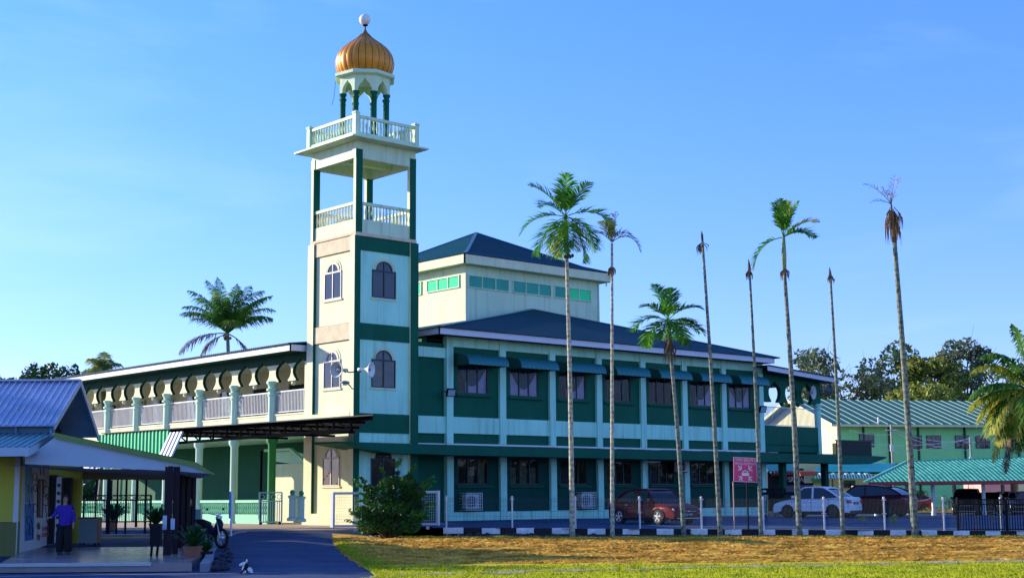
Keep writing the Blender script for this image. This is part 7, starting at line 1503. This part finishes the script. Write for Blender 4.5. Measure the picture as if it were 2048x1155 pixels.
# black scroll railing behind the cars
a, c = AV(1524, 1010, 80), AV(1605, 1010, 80); t = thing('scroll_railing', 'black railing with scroll panels left of the white car', 'railing', a); b = MB(); z1_ = AV(1524, 986, 80).z; z2_ = AV(1524, 977, 80).z; A1 = Vector((a.x, a.y, .5)); C1 = Vector((c.x, c.y, .5)); b.bar(A1+up*(z1_-.5), C1+up*(z1_-.5), .14)
for i in range(28): p = A1.lerp(C1, i/27); b.bar(p, p+up*(z1_-.5), .035)
b.build('bars', mBlackM, t); b = MB(); m_ = A1.lerp(C1, .58); b.bar(A1+up*(z2_-.5), m_+up*(z2_-.5), .09)
for s in (0, .25, .5, 1): p = A1.lerp(m_, s); b.bar(p+up*(z1_-.5), p+up*(z2_-.5), .07)
for s in (.12, .38, .75): p = A1.lerp(m_, s)+up*((z1_+z2_)/2-.5); b.tube([p+RH*.16*math.cos(q_)+up*.08*math.sin(q_) for q_ in [2*math.pi*k/8 for k in range(9)]], .02, 4)
b.build('scroll_panel', mBlackM, t)
# utility poles and wires
def upole(px, y0, y1, v, label):
    p = AV(px, y1, v); t = thing('utility_pole', label, 'pole', Vector((p.x, p.y, .5)), 0, 'grey utility poles in front of the school block'); zt_ = AV(px, y0, v).z; b = MB(); b.cyl((p.x, p.y, .5), (p.x, p.y, zt_), .13, .10, 10); b.build('pole', pm('concrete pole', (.30, .36, .30), .8, .1, 3, 0), t); b = MB(); c = Vector((p.x, p.y, 0)); b.bar(c-RH*.5+up*(zt_-.5), c+RH*.5+up*(zt_-.5), .07); b.obox(c+RH*-.2+up*(zt_-2.4)-FH*.2, RH*.25, FH*.15, up*.6); b.build('cross_arm', mPost, t); return Vector((p.x, p.y, zt_))
p1 = upole(1786, 848, 935, 128, 'utility pole with a small box left of the last palm'); p2 = upole(1943, 873, 930, 130, 'thin utility pole beside the school windows')
b = MB()
for (xa, ya, xb, yb, sg) in ((1690, 880, 1786, 887, .2), (1786, 858, 1943, 880, .5), (1786, 862, 1943, 900, .4), (1786, 890, 1943, 876, .2), (1786, 905, 1960, 868, .3), (1690, 905, 1786, 898, .2), (1700, 860, 1786, 868, .2)):
    a, c = AV(xa, ya, 128), AV(xb, yb, 129); b.tube([a.lerp(c, i/10)-up*sg*math.sin(math.pi*i/10) for i in range(11)], .022, 4)
o = b.build('overhead_wires', mPost); tag(o, 'thin overhead wires crossing in front of the school block', 'wires')
# grey distant tree belt to close the horizon
def belt(name, u0, u1, v, zt_, n, mat, seed, label):
    R = np.random.RandomState(seed); cl = [(tuple(UV(R.uniform(u0, u1), v+R.uniform(-6, 6), R.uniform(.5, zt_))), R.uniform(1.5, 3)) for k in range(n)]; V, F = leaf_cloud(cl, 10, .55, R); o = fastmesh(name, V, F, mat); tag(o, label, 'trees', kind='stuff')
belt('far_trees', 30, 190, 240, 7, 260, mTB, 3, 'dark far tree belt closing the horizon on the right'); belt('reflection_tree_belt', 75, 95, 10, 10, 200, mTB, 5, 'dark tree belt beyond the right edge of the field')  # second belt is unseen, added to darken reflections in glass and paint
def belt2(name, pts, zt_, n, seed, label):
    R = np.random.RandomState(seed); cl = []
    for k in range(n):
        f = R.uniform(0, 1); p = Vector(pts[0]).lerp(Vector(pts[1]), f); cl.append(((p.x+R.uniform(-4, 4), p.y+R.uniform(-4, 4), R.uniform(.5, zt_)*(.75+.25*math.sin(f*23))), R.uniform(1.5, 3)))
    V, F = leaf_cloud(cl, 12, .6, R); o = fastmesh(name, V, F, mTB); tag(o, label, 'trees', kind='stuff')
belt2('reflection_trees', [(60, -45, 0), (190, -20, 0)], 8.5, 420, 6, 'tree belt on the far side of the field behind the viewer')  # unseen belt added so that the windows reflect dark
belt('far_trees', -90, -14, 135, 5, 150, mTD, 4, 'dark far tree belt behind the courtyard on the left')
